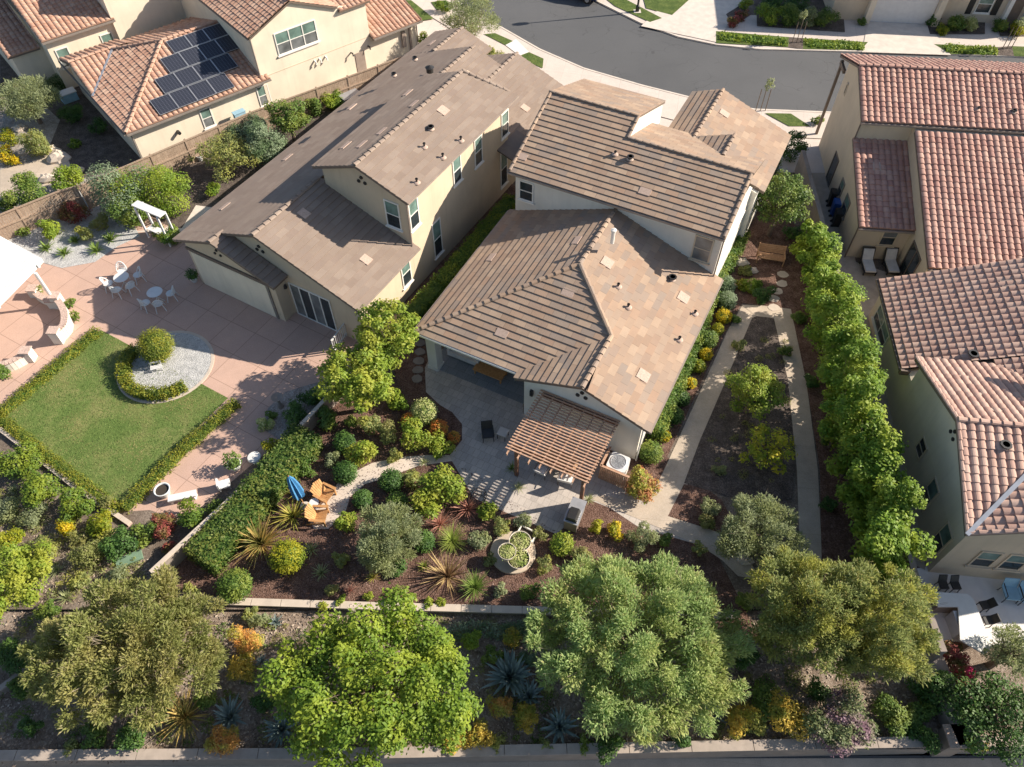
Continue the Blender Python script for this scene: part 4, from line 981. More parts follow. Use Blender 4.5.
lp = W3(F, [(35.45,16.35,2.5),(35.45,19.5,2.5),(41.35,19.5,4.4)]); mp_ = W3(F, [(32.1,19.35,2.75),(32.1,36,2.75),(40.6,36,5.55)]); tp = W3(F, [(41.1,16.35,5.7),(41.1,36,5.7),(44.8,36,7.05)])
roof_patch(h, (878,165), lp, F, .7, .3, 'b'); roof_patch(h, (877,169), lp, F, .7, .3, 'b'); roof_patch(h, (981,237), mp_, F, .7, .3, 'b'); roof_pipe(h, (1013,113), tp, .3, .1)
roof_pipe(h, (978,110), tp, .3, .06, False)
# ---------------- lower right house (rosy barrel tiles)
h = house('rosy_roof_house', FS, 24, 20, 'pale stucco house with rosy barrel tile roof at the right edge below the other')
F = FS; T = 't_pink'
kb = .35
S_(h, F, [(31.3,16.18,2.6),(25.0,16.18,2.6),(25.0,23.2,2.6+kb*7.02),(31.3,23.2,2.6+kb*7.02)], 'barrel', T)
S_(h, F, [(25.0,19.83,2.6+kb*3.65),(18.0,19.83,2.6+kb*3.65),(18.0,23.2,2.6+kb*7.02),(25.0,23.2,2.6+kb*7.02)], 'barrel', T)
S_(h, F, [(24.65,19.95,3.87),(24.65,16.18,3.87),(19.9,16.18,5.55),(19.9,25.2,5.55)], 'barrel', T)
S_(h, F, [(15.46,16.18,4.0),(15.46,16.2,4.0),(19.9,20.64,5.55),(19.9,16.18,5.55)], 'barrel', T, edir=[*FS.B, 0])
S_(h, F, [(15.46,16.2,4.0),(19.9,20.64,4.0+kb*4.44),(19.9,24,4.0+kb*7.8),(15.46,24,4.0+kb*7.8)], 'barrel', T, edir=[*FS.A, 0])
S_(h, F, [(24.0,20.6,5.54),(19.9,20.6,5.54),(19.9,24,4.0+kb*7.8),(24.0,24,4.0+kb*7.8)], 'barrel', T)
cap(h, F.w(19.9,16.18,5.6), F.w(19.9,20.6,5.6), M[T]); cap(h, F.w(24.65,16.22,3.9), F.w(19.9,16.22,5.57), M[T], r=.09, name='rake_tiles'); cap(h, F.w(15.46,16.22,4.02), F.w(19.9,16.22,5.57), M[T], r=.09, name='rake_tiles')
cap(h, F.w(15.5,16.2,4.02), F.w(15.5,24,4.0+kb*7.8+.02), M[T], r=.1, name='rake_tiles')
m = MB(); m.bar(F.w(15.4,16.15,4.12), F.w(19.9,20.64,5.72), .17, .06); m.build('valley_flashing', M['metal'], h)
m = MB(); m.bar(F.w(24.7,19.8,3.9), F.w(19.9,24.6,5.62), .16, .05); m.build('valley_flashing', M['fascia'], h)
profile_wall(h, F, 'a', 15.7, 31.0, [(16.48,0),(30,0),(30,2.5),(23,4.8),(16.48,2.55)], M['st_grey'])
profile_wall(h, F, 'b', 16.484, 20.4, [(15.704,0),(24.4,0),(24.4,3.75),(19.9,5.38),(15.704,3.9)], M['st_grey'])
profile_wall(h, F, 'a', 15.7, 19.9, [(20.3,0),(24,0),(24,6.5),(20.3,5.3)], M['st_grey'])
profile_wall(h, F, 'a', 15.696, 17, [(16.488,0),(24,0),(24,6.5),(16.488,3.95)], M['st_tan'])
window(h, F, 'b', 16.48, -1, 28.0, 30.4, .6, 1.75, nx=2); window(h, F, 'b', 16.48, -1, 20.5, 21.3, 1.5, 2.45, frame='st_tan', sill=False, up='glass')
window(h, F, 'b', 16.48, -1, 18.25, 19.1, .75, 2.5, frame='st_tan', sill=False); window(h, F, 'b', 16.48, -1, 16.0, 16.85, .85, 2.6, frame='st_tan', sill=False)
window(h, F, 'a', 15.696, -1, 17.6, 18.5, 1.1, 2.45, frame='st_tan'); window(h, F, 'a', 15.696, -1, 18.75, 19.7, 1.1, 2.45, frame='st_tan')
vents3(h, F, 'b', 16.48, -1, 19.9, 4.5, .09)
gutter(h, F.w(31.3,16.08,2.55), F.w(25,16.08,2.55), 'fascia'); m = MB(); m.fbox(F, 24.85, 25.05, 16.05, 16.5, 2.4, 2.7); m.build('eave_end', M['fascia'], h)
bp = W3(F, [(31.3,16.18,2.6),(25.0,16.18,2.6),(25.0,23.2,2.6+kb*7.02)]); np_ = W3(F, [(24.65,19.95,3.87),(24.65,16.18,3.87),(19.9,16.18,5.55)]); sp2 = W3(F, [(15.46,16.18,4.0),(19.9,20.64,5.55),(19.9,16.18,5.55)])
for q in ((917,297),(919,301),(931,333),(932,337.5),(1006,282),(1008,286),(1015,305),(1017,309)): roof_patch(h, q, bp, F, .55, .22, 'b')
for q in ((965,378),(979,395),(995,411)): roof_patch(h, q, np_, F, .5, .2, 'b')
roof_pipe(h, (972,356), bp, .3, .16, False); roof_pipe(h, (1004,447), sp2, .3, .15)
# ---------------- solar house (upper left) and its upper floor
h = house('solar_roof_house', FU, 14, -53, 'cream house with orange barrel tiles and solar panels at the upper left')
F = FU; T = 't_orange'; ks = .33
S_(h, F, [(8.2,-48.45,2.7),(18.6,-48.45,2.7),(18.6,-54.2,4.6),(13.95,-54.2,4.6)], 'barrel', T)
S_(h, F, [(8.2,-54.0,2.7),(8.2,-48.45,2.7),(13.95,-54.2,4.6),(11.4,-57.2,3.76)], 'barrel', T)
S_(h, F, [(8.2,-54.0,2.7),(11.3,-54.0,2.7),(11.5,-57.2,3.76),(8.2,-57.2,3.76)], 'barrel', T)
S_(h, F, [(12.5,-60.4,2.7),(8.2,-60.4,2.7),(8.2,-57.2,3.76),(12.5,-57.2,3.76)], 'barrel', T)
S_(h, F, [(19,-59.8,2.75),(11.4,-59.8,2.75),(14,-54.2,4.6),(19,-54.2,4.6)], 'barrel', T)
for p_, q_ in (((8.2,-48.45,2.75),(13.95,-54.2,4.65)), ((13.95,-54.2,4.65),(18.6,-54.2,4.65)), ((8.2,-57.2,3.82),(11.5,-57.2,3.82)), ((11.3,-57.0,3.8),(13.95,-54.2,4.65))): cap(h, F.w(*p_), F.w(*q_), M[T])
m = MB(); m.bar(F.w(8.2,-54,2.8), F.w(11.3,-57.1,3.86), .16, .05); m.build('valley_flashing', M['metal'], h)
profile_wall(h, F, 'a', 8.6, 18.4, [(-60.2,0),(-48.8,0),(-48.8,2.65),(-60.2,2.65)], M['st_cream'])
# upper storey
S_(h, F, [(17.95,-62,5.66),(17.95,-48.6,5.66),(21.4,-48.6,7.1),(21.4,-62,7.1)], 'barrel', T)
S_(h, F, [(24.8,-48.6,5.66),(24.8,-62,5.66),(21.4,-62,7.1),(21.4,-48.6,7.1)], 'barrel', T)
cap(h, F.w(21.4,-48.6,7.15), F.w(21.4,-62,7.15), M[T])
S_(h, F, [(24.85,-48.55,5.35),(27.4,-48.55,5.35),(27.4,-52,6.4),(24.85,-52,6.4)], 'barrel', T)
S_(h, F, [(27.05,-48.3,2.75),(31.5,-48.3,2.75),(31.5,-54,4.6),(27.05,-54,4.6)], 'barrel', T)
profile_wall(h, F, 'b', -61.5, -48.76, [(18.1,0),(27.1,0),(27.1,5.2),(24.8,5.6),(21.4,6.95),(18.1,5.6)], M['st_cream'])
profile_wall(h, F, 'a', 27, 31.2, [(-60,0),(-48.764,0),(-48.764,2.7),(-54,4.4),(-60,2.7)], M['st_cream'])
window(h, F, 'b', -48.76, 1, 19.75, 22.95, 3.8, 5.35, nx=3, low='glass2')
window(h, F, 'b', -48.8, 1, 17.5, 18.4, .75, 2.25, low='glass2'); window(h, F, 'b', -48.8, 1, 13.2, 14.0, .8, 2.2, low='glass2')
m = MB(); m.fbox(F, 25.6, 26.4, -48.76, -48.72, .0, 1.9); m.build('door', M['gutter'], h)
for aa in (25.3, 26.8):
    m = MB(); m.tube([F.w(aa,-48.76,2.1), F.w(aa,-48.5,2.15), F.w(aa,-48.45,1.95)], .06, 6); m.build('wall_lamp', M['black'], h)
for aa in (22.3, 22.7, 23.2):
    m = MB(); m.tube([F.w(aa,-48.76,2.55), F.w(aa,-48.55,2.5), F.w(aa,-48.52,2.35)], .07, 6); m.build('wall_outlet', M['trim'], h)
m = MB(); m.fbox(F, 18.1, 27.1, -48.76, -48.74, 2.75, 2.79); m.build('score_line', M['st_tan'], h)
m = MB(); m.fbox(F, 29.8, 30.1, -48.764, -48.6, 1.0, 2.2); m.fbox(F, 30.5, 30.65, -48.764, -48.64, .4, 2.3); m.build('meter_box', M['gutter'], h)
gutter(h, F.w(8.2,-48.35,2.62), F.w(18.6,-48.35,2.62), 'fascia_l'); gutter(h, F.w(8.1,-60.3,2.62), F.w(8.1,-48.45,2.62), 'fascia_l'); gutter(h, F.w(27.1,-48.2,2.68), F.w(31.5,-48.2,2.68), 'fascia_l'); gutter(h, F.w(17.9,-61,5.6), F.w(17.9,-48.7,5.6), 'fascia_l')
downpipe(h, *F.w(8.5,-48.7)[:2], 0, 2.6, 'fascia_l'); downpipe(h, *F.w(18.02,-48.68)[:2], 2.9, 5.55, 'fascia_l'); downpipe(h, *F.w(31.2,-48.66)[:2], 0, 2.65, 'fascia')
m = MB(); m.tube([F.w(11.4,-48.8,1.35), F.w(11.4,-48.5,1.35)], .12, 10); m.build('wall_outlet', M['black'], h)
# solar panels, each one
def solar_mat():
    m, nt, bs = new_mat('solar cells'); uv = N(nt, 'ShaderNodeUVMap'); sx = nt.nodes.new('ShaderNodeSeparateXYZ'); nt.links.new(uv.outputs[0], sx.inputs[0])
    a = math_(nt, 'LESS_THAN', math_(nt, 'FRACT', math_(nt, 'MULTIPLY', sx.outputs[0], 6.0)), .09); b = math_(nt, 'LESS_THAN', math_(nt, 'FRACT', math_(nt, 'MULTIPLY', sx.outputs[1], 10.0)), .07)
    c = mixc(nt, math_(nt, 'MAXIMUM', a, b), (.022,.025,.038), (.12,.13,.16)); nt.links.new(c, bs.inputs['Base Color']); bs.inputs['Roughness'].default_value = .4; bs.inputs['Specular IOR Level'].default_value = .4
    return m
M['solar'] = solar_mat()
rowspec = [(-48.62, [10.7+1.345*i for i in range(4)]), (-50.0, [11.83+1.345*i for i in range(4)]), (-51.37, [13.0+1.345*i for i in range(4)]), (-52.72, [14.1+1.345*i for i in range(3)])]
zr = lambda b: 2.7+ks*(-48.45-b)+.2
for ri, (bb, aas) in enumerate(rowspec):
    for ci, aa in enumerate(aas):
        b1 = bb-(1.3 if ri < 3 else 1.1)
        c = [F.w(aa,bb,zr(bb)), F.w(aa+1.3,bb,zr(bb)), F.w(aa+1.3,b1,zr(b1)), F.w(aa,b1,zr(b1))]
        vs = c+[(x,y,z-.05) for x,y,z in c]
        o = mesh_obj('solar_panel', vs, [(0,1,2,3),(7,6,5,4),(0,4,5,1),(1,5,6,2),(2,6,7,3),(3,7,4,0)], None, h, mats=[M['solar'], M['black']], midx=[0,1,1,1,1,1], uv=[(0,0),(1,0),(1,1),(0,1)]+[(0,0)]*20)
        m = MB()
        for i in range(4): m.bar(np.array(c[i])+[0,0,.012], np.array(c[(i+1)%4])+[0,0,.012], .03, .02)
        m.build('panel_frame', M['metal'], o)
# ---------------- house at the top left corner
h = house('orange_roof_house', FU, 12, -66, 'cream house with orange barrel tiles at the top left corner of the photo')
S_(h, F, [(7.7,-61.0,3.9),(13.0,-61.0,3.9),(13.0,-74,8.0),(7.7,-74,8.0)], 'barrel', T)
profile_wall(h, F, 'b', -74, -61.3, [(7.9,0),(12.9,0),(12.9,3.7),(7.9,3.7)], M['st_cream'])
S_(h, F, [(5.4,-63,2.7),(7.7,-63,2.7),(7.7,-74,6.2),(5.4,-74,6.2)], 'barrel', T)
profile_wall(h, F, 'b', -74, -63.3, [(5.7,0),(7.9,0),(7.9,2.6),(5.7,2.6)], M['st_cream'])
profile_wall(h, F, 'b', -80, -61.0, [(12.8,0),(21,0),(21,7.5),(12.8,7.5)], M['st_cream'])
window(h, F, 'b', -61.3, 1, 8.3, 9.2, 1.6, 3.0, low='glass2'); window(h, F, 'b', -61.3, 1, 11.6, 12.5, 1.6, 3.0, low='glass2'); window(h, F, 'b', -61.0, 1, 14.6, 15.5, 5.2, 6.6, low='glass'); window(h, F, 'b', -61.0, 1, 18.2, 19.3, 3.6, 4.8)
gutter(h, F.w(7.7,-60.9,3.8), F.w(13.0,-60.9,3.8), 'fascia_l')
# ---------------- houses across the street
F = FR
def across(px0, px1, label): return None
g0 = FR.loc(P(868,23)); g1 = FR.loc(P(928,25)); ag = (g0[0]+g1[0])/2
h = house('garage_house', FR, ag+4, g0[1]+2, 'grey house across the street with a white garage door')
m = MB(); m.fbox(F, ag+.05, ag+9, g0[1]-3.2, g1[1]+2.4, 0, 6); m.build('wall', M['st_tan'], h)
m = MB(); m.fbox(F, ag-.02, ag+.05, g0[1], g1[1], .02, 2.5); gd = m.build('garage_door', M['white'], h)
for s in (0, 1):
    b_ = g0[1]-.5 if s == 0 else g1[1]+.05; m = MB(); m.fbox(F, ag-.5, ag+.05, b_, b_+.45, 0, 3); m.build('pier', M['st_grey'], h)
h = house('shuttered_house', FR, ag+5, g1[1]+6, 'grey house across the street with dark shutters and a front door at the top right')
m = MB(); m.fbox(F, ag+.7, ag+9, g1[1]+2.5, g1[1]+13, 0, 6); m.build('wall', M['st_grey'], h)
for b_ in (g1[1]+3.4, g1[1]+8.6):
    w_ = window(h, F, 'a', ag+.7, -1, b_, b_+1.2, .9, 2.4)
    for d in (-.75, 1.3):
        m = MB(); m.fbox(F, ag+.62, ag+.7, b_+d, b_+d+.5, .8, 2.5); m.build('shutter', M['black'], h)
m = MB(); m.fbox(F, ag+.6, ag+.7, g1[1]+6.0, g1[1]+7.0, 0, 2.2); m.build('front_door', M['fascia'], h)
for b_ in (g1[1]+5.6, g1[1]+7.2):
    m = MB(); m.fbox(F, ag+.1, ag+.5, b_, b_+.3, 0, 3); m.build('porch_post', M['white'], h)
# ================================================================ FURNITURE AND YARD THINGS
PI = math.pi
# ---- slatted pergola on the central house
F = FC
t = thing('pergola', F.w(16.6, -6.6), F.ang-PI/2, 'open slatted redwood pergola against the gable wall of the central house', 'pergola', local=False)
for b in (-8.22, -4.88):
    m = MB(); m.fbox(F, 16.6, 16.76, b-.08, b+.08, 0, 2.3); m.build('post', M['rafter'], t)
m = MB(); m.fbox(F, 16.6, 16.76, -8.5, -4.6, 2.3, 2.48); m.build('beam', M['rafter'], t)
m = MB(); m.fbox(F, 19.86, 19.98, -8.5, -4.6, 2.3, 2.48); m.build('ledger', M['rafter'], t)
for i in range(8):
    b = -8.42+i*(3.74/7); m = MB(); m.fbox(F, 16.05, 19.95, b-.025, b+.025, 2.483, 2.63); m.build('rafter', M['cedar'], t)
m = MB()
for i in range(23):
    a = 16.32+i*(3.62/22); m.fbox(F, a-.032, a+.032, -8.6, -4.55, 2.633, 2.675)
m.build('slat_deck', M['cedar'], t)
# ---- air conditioner and its screen
p = F.w(18.95, -4.02); t = thing('air_conditioner', (p[0], p[1], 0), F.ang-PI/2, 'pale square outdoor air conditioning unit with a round fan, inside the slatted screen', 'air conditioner')
m = MB(); c = .46; r = .12
prof = [(c-r*(1-math.cos(k*PI/8))-0, c-r*(1-math.sin(k*PI/8))) for k in range(5)]
poly = []
for q in range(4):
    for k in range(5):
        x, y = c-r+r*math.cos(k*PI/8), c-r+r*math.sin(k*PI/8); ca, sa = math.cos(q*PI/2), math.sin(q*PI/2); poly.append((x*ca-y*sa, x*sa+y*ca))
m.prism(poly, .06, .98); body = m.build('cabinet', M['white'], t)
m = MB(); m.lathe([(.40,.982),(.40,1.0),(.36,1.012),(.34,.99)], 32); m.build('grille_ring', M['metal'], t)
m = MB()
for k in range(12): m.bar((0,0,1.0), (.37*math.cos(k*PI/6),.37*math.sin(k*PI/6),.996), .012)
for rr in (.12,.2,.28): m.tube([(rr*math.cos(k*PI/8),rr*math.sin(k*PI/8),1.0) for k in range(17)], .006, 4)
m.build('fan_guard', M['metal'], t)
m = MB()
m.lathe([(.34,.986),(0.0,.984)], 32); m.build('fan_well', M['metal'], t)
m = MB()
for k in range(3):
    a = k*2*PI/3+.4; m.add([(.05*math.cos(a),.05*math.sin(a),.992),(.31*math.cos(a),.31*math.sin(a),.993),(.31*math.cos(a+.75),.31*math.sin(a+.75),.989),(.07*math.cos(a+1),.07*math.sin(a+1),.989)], [(0,1,2,3)])
m.build('fan_blade', M['metal'], t)
t = thing('slatted_screen', F.w(18.3, -4.6), F.ang-PI/2, 'waist high cedar slatted screen around the air conditioner', 'screen', local=False)
for (a0, a1, b0, b1) in ((18.26, 18.30, -4.66, -3.3), (18.3, 19.4, -4.68, -4.64)):
    m = MB(); L = max(a1-a0, b1-b0); n = int(L/.085)
    for i in range(n):
        if b1-b0 > a1-a0: m.fbox(F, a0, a1, b0+(b1-b0)*i/n, b0+(b1-b0)*(i+.72)/n, .04, 1.12)
        else: m.fbox(F, a0+(a1-a0)*i/n, a0+(a1-a0)*(i+.72)/n, b0, b1, .04, 1.12)
    m.build('slats', M['cedar'], t)
    m = MB(); m.fbox(F, a0-.02, a1+.05, b0-.02, b1+.05, 1.122, 1.17); m.build('top_rail', M['cedar'], t)
# ---- grill
g = P(574, 520); t = thing('barbecue_grill', (g[0], g[1], 0), rad(-22), 'grey covered barbecue standing beside the right pergola post', 'barbecue')
m = MB(); m.box(-.3, .3, -.62, .62, .08, .82); m.build('cabinet', M['fascia_l'], t)
m = MB(); m.box(-.34, .34, -.66, .66, .823, .87); m.build('worktop', M['metal'], t)
m = MB(); m.add([(-.28,-.58,.873),(.28,-.58,.873),(.28,.05,.873),(-.28,.05,.873),(-.2,-.56,1.1),(.16,-.56,1.13),(.16,.03,1.13),(-.2,.03,1.1)], [(4,5,6,7),(0,1,5,4),(1,2,6,5),(2,3,7,6),(3,0,4,7)]); hd = m.build('hood', M['black'], t)
m = MB(); m.tube([(-.27,-.5,.98),(-.33,-.5,.98),(-.33,-.05,.98),(-.27,-.05,.98)], .015, 6); m.build('handle', M['metal'], hd)
for s in (-.5, .5):
    m = MB(); m.tube([(-.2,s,.06),(.2,s,.06)], .05, 8); m.build('wheel', M['black'], t)
# ---- chairs
def chair(name, loc, rz, label, frame, seat, cat='chair', group=None, w=.56, arm=True, metal=True, back=.86, lounge=False):
    t = thing(name, loc, rz, label, cat, group)
    for sx in (-1, 1):
        for sy in (-1, 1):
            m = MB(); m.tube([(sx*w*.48, sy*w*.46, 0), (sx*w*.42, sy*w*.42, .42)], .02, 6); m.build('leg', M[frame], t)
    m = MB(); m.box(-w/2, w/2, -w/2, w/2, .40, .47); m.build('seat', M[seat], t)
    m = MB(); m.add([(-w/2, w/2-.04, .45), (w/2, w/2-.04, .45), (w/2, w/2+.14, back), (-w/2, w/2+.14, back), (-w/2, w/2, .45), (w/2, w/2, .45), (w/2, w/2+.18, back), (-w/2, w/2+.18, back)], [(0,1,2,3),(7,6,5,4),(0,4,5,1),(1,5,6,2),(2,6,7,3),(3,7,4,0)]); m.build('backrest', M[seat], t)
    if arm:
        for sx in (-1, 1):
            m = MB(); m.tube([(sx*w*.5, -w*.45, .42), (sx*w*.5, -w*.42, .64), (sx*w*.5, w*.5, .66)], .022, 6); m.build('armrest', M[frame], t)
    return t
def pos(x, y, z=0): q = P(x, y, z); return (q[0], q[1], 0)
t = chair('patio_chair', pos(488,438), rad(8), 'black slatted metal armchair alone on the shaded grey patio', 'black', 'black')
p = pos(503,437); t = thing('side_table', p, rad(-25), 'small square pale side table beside the black armchair', 'table')
m = MB(); m.box(-.24,.24,-.24,.24,.42,.46); m.build('table_top', M['curb'], t)
for sx in (-1,1):
    for sy in (-1,1): m = MB(); m.bar((sx*.2,sy*.2,0),(sx*.2,sy*.2,.42),.03); m.build('leg', M['black'], t)
chair('patio_chair', pos(542,474), FC.ang+rad(90), 'left of two pale cushioned chairs peeking out from under the pergola edge', 'fascia', 'cushion', group='chairs under the pergola')
chair('patio_chair', pos(566,481), FC.ang+rad(100), 'right of two pale cushioned chairs peeking out from under the pergola edge', 'fascia', 'cushion', group='chairs under the pergola', w=.7)
q = F.w(17.9, -6.6); t = thing('dining_table', (q[0], q[1], 0), F.ang-PI/2, 'dark dining table mostly hidden below the redwood pergola slats', 'table')
m = MB(); m.box(-.9,.9,-.5,.5,.7,.75); m.build('table_top', M['benchwood'], t)
for sx in (-1,1):
    for sy in (-1,1): m = MB(); m.bar((sx*.8,sy*.42,0),(sx*.8,sy*.42,.7),.06); m.build('leg', M['benchwood'], t)
q = F.w(21.55, -12.2); t = thing('coffee_table', (q[0], q[1], 0), F.ang-PI/2, 'low orange brown wooden table under the covered patio roof', 'table')
m = MB(); m.box(-.85,.85,-.4,.4,.36,.42); m.build('table_top', M['teak'], t)
for sx in (-1,1):
    for sy in (-1,1): m = MB(); m.bar((sx*.75,sy*.32,.03),(sx*.75,sy*.32,.36),.07); m.build('leg', M['teak'], t)
q = F.w(22.0, -13.9); t = thing('outdoor_sofa', (q[0], q[1], .03), F.ang-PI/2, 'pale grey outdoor sofa in the shade behind the cream patio column', 'sofa')
m = MB(); m.box(-.8,.8,-.4,.4,.12,.42); m.build('seat', M['cushion'], t); m = MB(); m.box(-.8,.8,.405,.6,.12,.8); m.build('backrest', M['cushion'], t)
for s in (-1,1): m = MB(); m.box(min(s*.805,s*.95),max(s*.805,s*.95),-.4,.6,.12,.6); m.build('armrest', M['cushion'], t)
# ---- adirondack chairs
def adirondack(loc, rz, label):
    t = thing('adirondack_chair', loc, rz, label, 'garden chair', 'adirondack chairs')
    m = MB()
    for i in range(6): x = -.27+i*.108; m.add([(x-.048,-.42,.36),(x+.048,-.42,.36),(x+.048,.12,.24),(x-.048,.12,.24),(x-.048,-.42,.34),(x+.048,-.42,.34),(x+.048,.12,.22),(x-.048,.12,.22)], [(0,1,2,3),(7,6,5,4),(0,4,5,1),(1,5,6,2),(2,6,7,3),(3,7,4,0)])
    m.build('seat', M['teak'], t)
    m = MB()
    for i in range(7):
        x = -.285+i*.095; tp = .92-.10*abs(i-3)/3; m.add([(x*.9-.04,.1,.24),(x*.9+.04,.1,.24),(x*1.12+.042,.1+(tp-.24)*.5,tp),(x*1.12-.042,.1+(tp-.24)*.5,tp),(x*.9-.04,.125,.24),(x*.9+.04,.125,.24),(x*1.12+.042,.125+(tp-.24)*.5,tp),(x*1.12-.042,.125+(tp-.24)*.5,tp)], [(0,1,2,3),(7,6,5,4),(0,4,5,1),(1,5,6,2),(2,6,7,3),(3,7,4,0)])
    m.build('backrest', M['teak'], t)
    for s in (-1, 1):
        m = MB(); m.add([(s*.30,-.46,.55),(s*.44,-.46,.55),(s*.42,.28,.53),(s*.32,.28,.53),(s*.30,-.46,.575),(s*.44,-.46,.575),(s*.42,.28,.555),(s*.32,.28,.555)], [(3,2,1,0),(4,5,6,7),(0,1,5,4),(1,2,6,5),(2,3,7,6),(3,0,4,7)]); m.build('armrest', M['teak'], t)
        m = MB(); m.box(s*.35-.03, s*.35+.03, -.42, -.34, 0, .55); m.build('leg', M['teak'], t)
        m = MB(); m.bar((s*.34,-.4,.3),(s*.34,.5,.04),.03,.1); m.build('leg', M['teak'], t)
    return t
adirondack(pos(325,497), rad(62), 'teak adirondack chair nearer the house, right beside the closed blue umbrella')
adirondack(pos(319,519), rad(86), 'teak adirondack chair nearer the mulch bed, below the other one')
p = pos(316,507); t = thing('side_table', p, 0, 'small round pale table between the two teak adirondack chairs', 'table')
m = MB(); m.lathe([(0,.45),(.22,.45),(.22,.42),(.04,.42),(.03,.03),(.15,.02),(.15,0)], 20); m.build('table_top', M['cushion'], t)
p = pos(305,506); t = thing('patio_umbrella', p, 0, 'closed blue garden umbrella leaning beside the teak chairs', 'umbrella')
m = MB(); d = Vector((-.13,.12,1)).normalized(); m.tube([(0,0,0), d*2.3], .022, 8); m.build('pole', M['teak'], t)
m = MB(); n = 16; base = d*.75; tip = d*2.25; V = []
prof = [(.17,0.0),(.24,.12),(.2,.55),(.13,.85),(.03,1.0)]
for rr, f in prof:
    c = base.lerp(tip, f)
    for k in range(n):
        a = 2*PI*k/n; r2 = rr*(1+.28*math.cos(k*PI)); V.append(c+Vector((math.cos(a)*r2, math.sin(a)*r2, 0)))
m.add(V, [(i*n+k, i*n+(k+1)%n, (i+1)*n+(k+1)%n, (i+1)*n+k) for i in range(len(prof)-1) for k in range(n)]); m.build('folded_canopy', M['umb'], t)
m = MB(); m.lathe([(0,.09),(.2,.09),(.24,0)], 20); m.build('base', M['curb'], t)
# ---- bowls on the round slab
p = P(513, 553); t = thing('stone_disc', (p[0], p[1], 0), 0, 'round pale stone plinth in the mulch carrying three bowl planters', 'plinth')
m = MB(); m.lathe([(0,.12),(1.0,.12),(1.02,.1),(1.02,0)], 40); m.build('slab', M['walk'], t)
for (x, y, r, lab) in ((520, 541, .50, 'largest cream bowl planter of the three, nearest the house'), (507, 551, .40, 'smallest cream bowl planter of the three, on the left of the stone disc'), (518.5, 558, .50, 'cream bowl planter of the three nearest the willowy tree')):
    h_ = .62 if r > .45 else .85
    q = P(x, y, h_); t = thing('bowl_planter', (q[0], q[1], .12), 0, lab, 'planter', 'cream bowls with succulents')
    m = MB(); H_ = h_-.12; m.lathe([(r*.5,0),(r*.75,H_*.5),(r,H_),(r*.94,H_),(r*.92,H_-.06)], 36); m.build('bowl', M['bowl'], t, True)
    m = MB(); m.lathe([(r*.925,H_-.06),(0,H_-.04)], 30); m.build('soil', M['soil'], t)
    bl = [(0,0,H_-.02,r*.84,r*.84,.09)]; tag(foliage('succulents', bl, 1100, .07, 'lf_varieg', t), kind='stuff')
q = P(527, 533, .3); t = thing('crate_planter', (q[0], q[1], 0), rad(-30), 'small open rectangular white crate behind the cream bowls', 'planter')
m = MB(); 
for a in ((-.42,.42,-.26,-.21),(-.42,.42,.21,.26),(-.42,-.37,-.21,.21),(.37,.42,-.21,.21)): m.box(a[0],a[1],a[2],a[3],0,.3)
m.build('crate', M['trim'], t); m = MB(); m.box(-.368,.368,-.208,.208,.05,.2); m.build('soil', M['soil'], t)
q = P(479, 497, .3); t = thing('wire_basket', (q[0], q[1], 0), 0, 'dark round wire basket at the edge of the patio below the striped shade', 'basket')
m = MB()
for rr, zz in ((.36,.5),(.33,.3),(.28,.05)): m.tube([(rr*math.cos(k*PI/12), rr*math.sin(k*PI/12), zz) for k in range(25)], .014, 5)
for k in range(10): a = k*PI/5; m.tube([(.36*math.cos(a),.36*math.sin(a),.5),(.28*math.cos(a),.28*math.sin(a),.03)], .01, 4)
m.build('wire_frame', M['black'], t)
# ---- bench under the tree
q = pos(769,262); t = thing('garden_bench', q, rad(-12), 'brown wooden garden bench facing the stepping stones in the side garden', 'bench')
m = MB()
for i in range(5): m.box(-.78,.78,-.28+i*.115,-.28+i*.115+.095,.42,.45)
m.build('seat', M['benchwood'], t); m = MB()
for i in range(5): m.add([(-.78,.30+i*.03,.5+i*.1),(.78,.30+i*.03,.5+i*.1),(.78,.33+i*.03,.585+i*.1),(-.78,.33+i*.03,.585+i*.1)], [(0,1,2,3)])
m.build('backrest', M['benchwood'], t)
for s in (-1,1):
    m = MB(); m.bar((s*.76,-.26,0),(s*.76,-.26,.62),.06); m.build('leg', M['benchwood'], t); m = MB(); m.bar((s*.76,.3,0),(s*.76,.44,1.0),.06); m.build('leg', M['benchwood'], t)
    m = MB(); m.bar((s*.76,-.3,.63),(s*.76,.36,.63),.07,.04); m.build('armrest', M['benchwood'], t)
ordn = ['nearest the bench','second from the bench','third from the bench','fourth from the bench','fifth from the bench','farthest from the bench']
def stone(x, y, r, label, group, mat='blockcap', z=.0):
    q = P(x, y); n = 9; a0 = rng.random()*6; pl = [(q[0]+math.cos(a0+k*2*PI/n)*r*(.85+.3*rng.random()), q[1]+math.sin(a0+k*2*PI/n)*r*.85*(.85+.3*rng.random())) for k in range(n)]
    m = MB(); m.prism(pl, z, z+.045); tag(m.build('stepping_stone', M[mat]), label, 'stepping stone', group)
for (x, y), o_ in zip(((783,275),(782,284),(777,291.5),(773.5,299),(774,308)), ordn): stone(x, y, .33, 'round pale stepping stone in the side garden, %s' % o_, 'stepping stones by the bench')
for (x, y), o_ in zip(((420,343),(420,352),(419,361),(418,370),(417,379)), ('topmost','second','third','fourth','lowest')): stone(x, y, .3, 'dark stepping stone left of the patio column, %s of the row of five' % o_, 'stepping stones by the column', 'fascia_l')
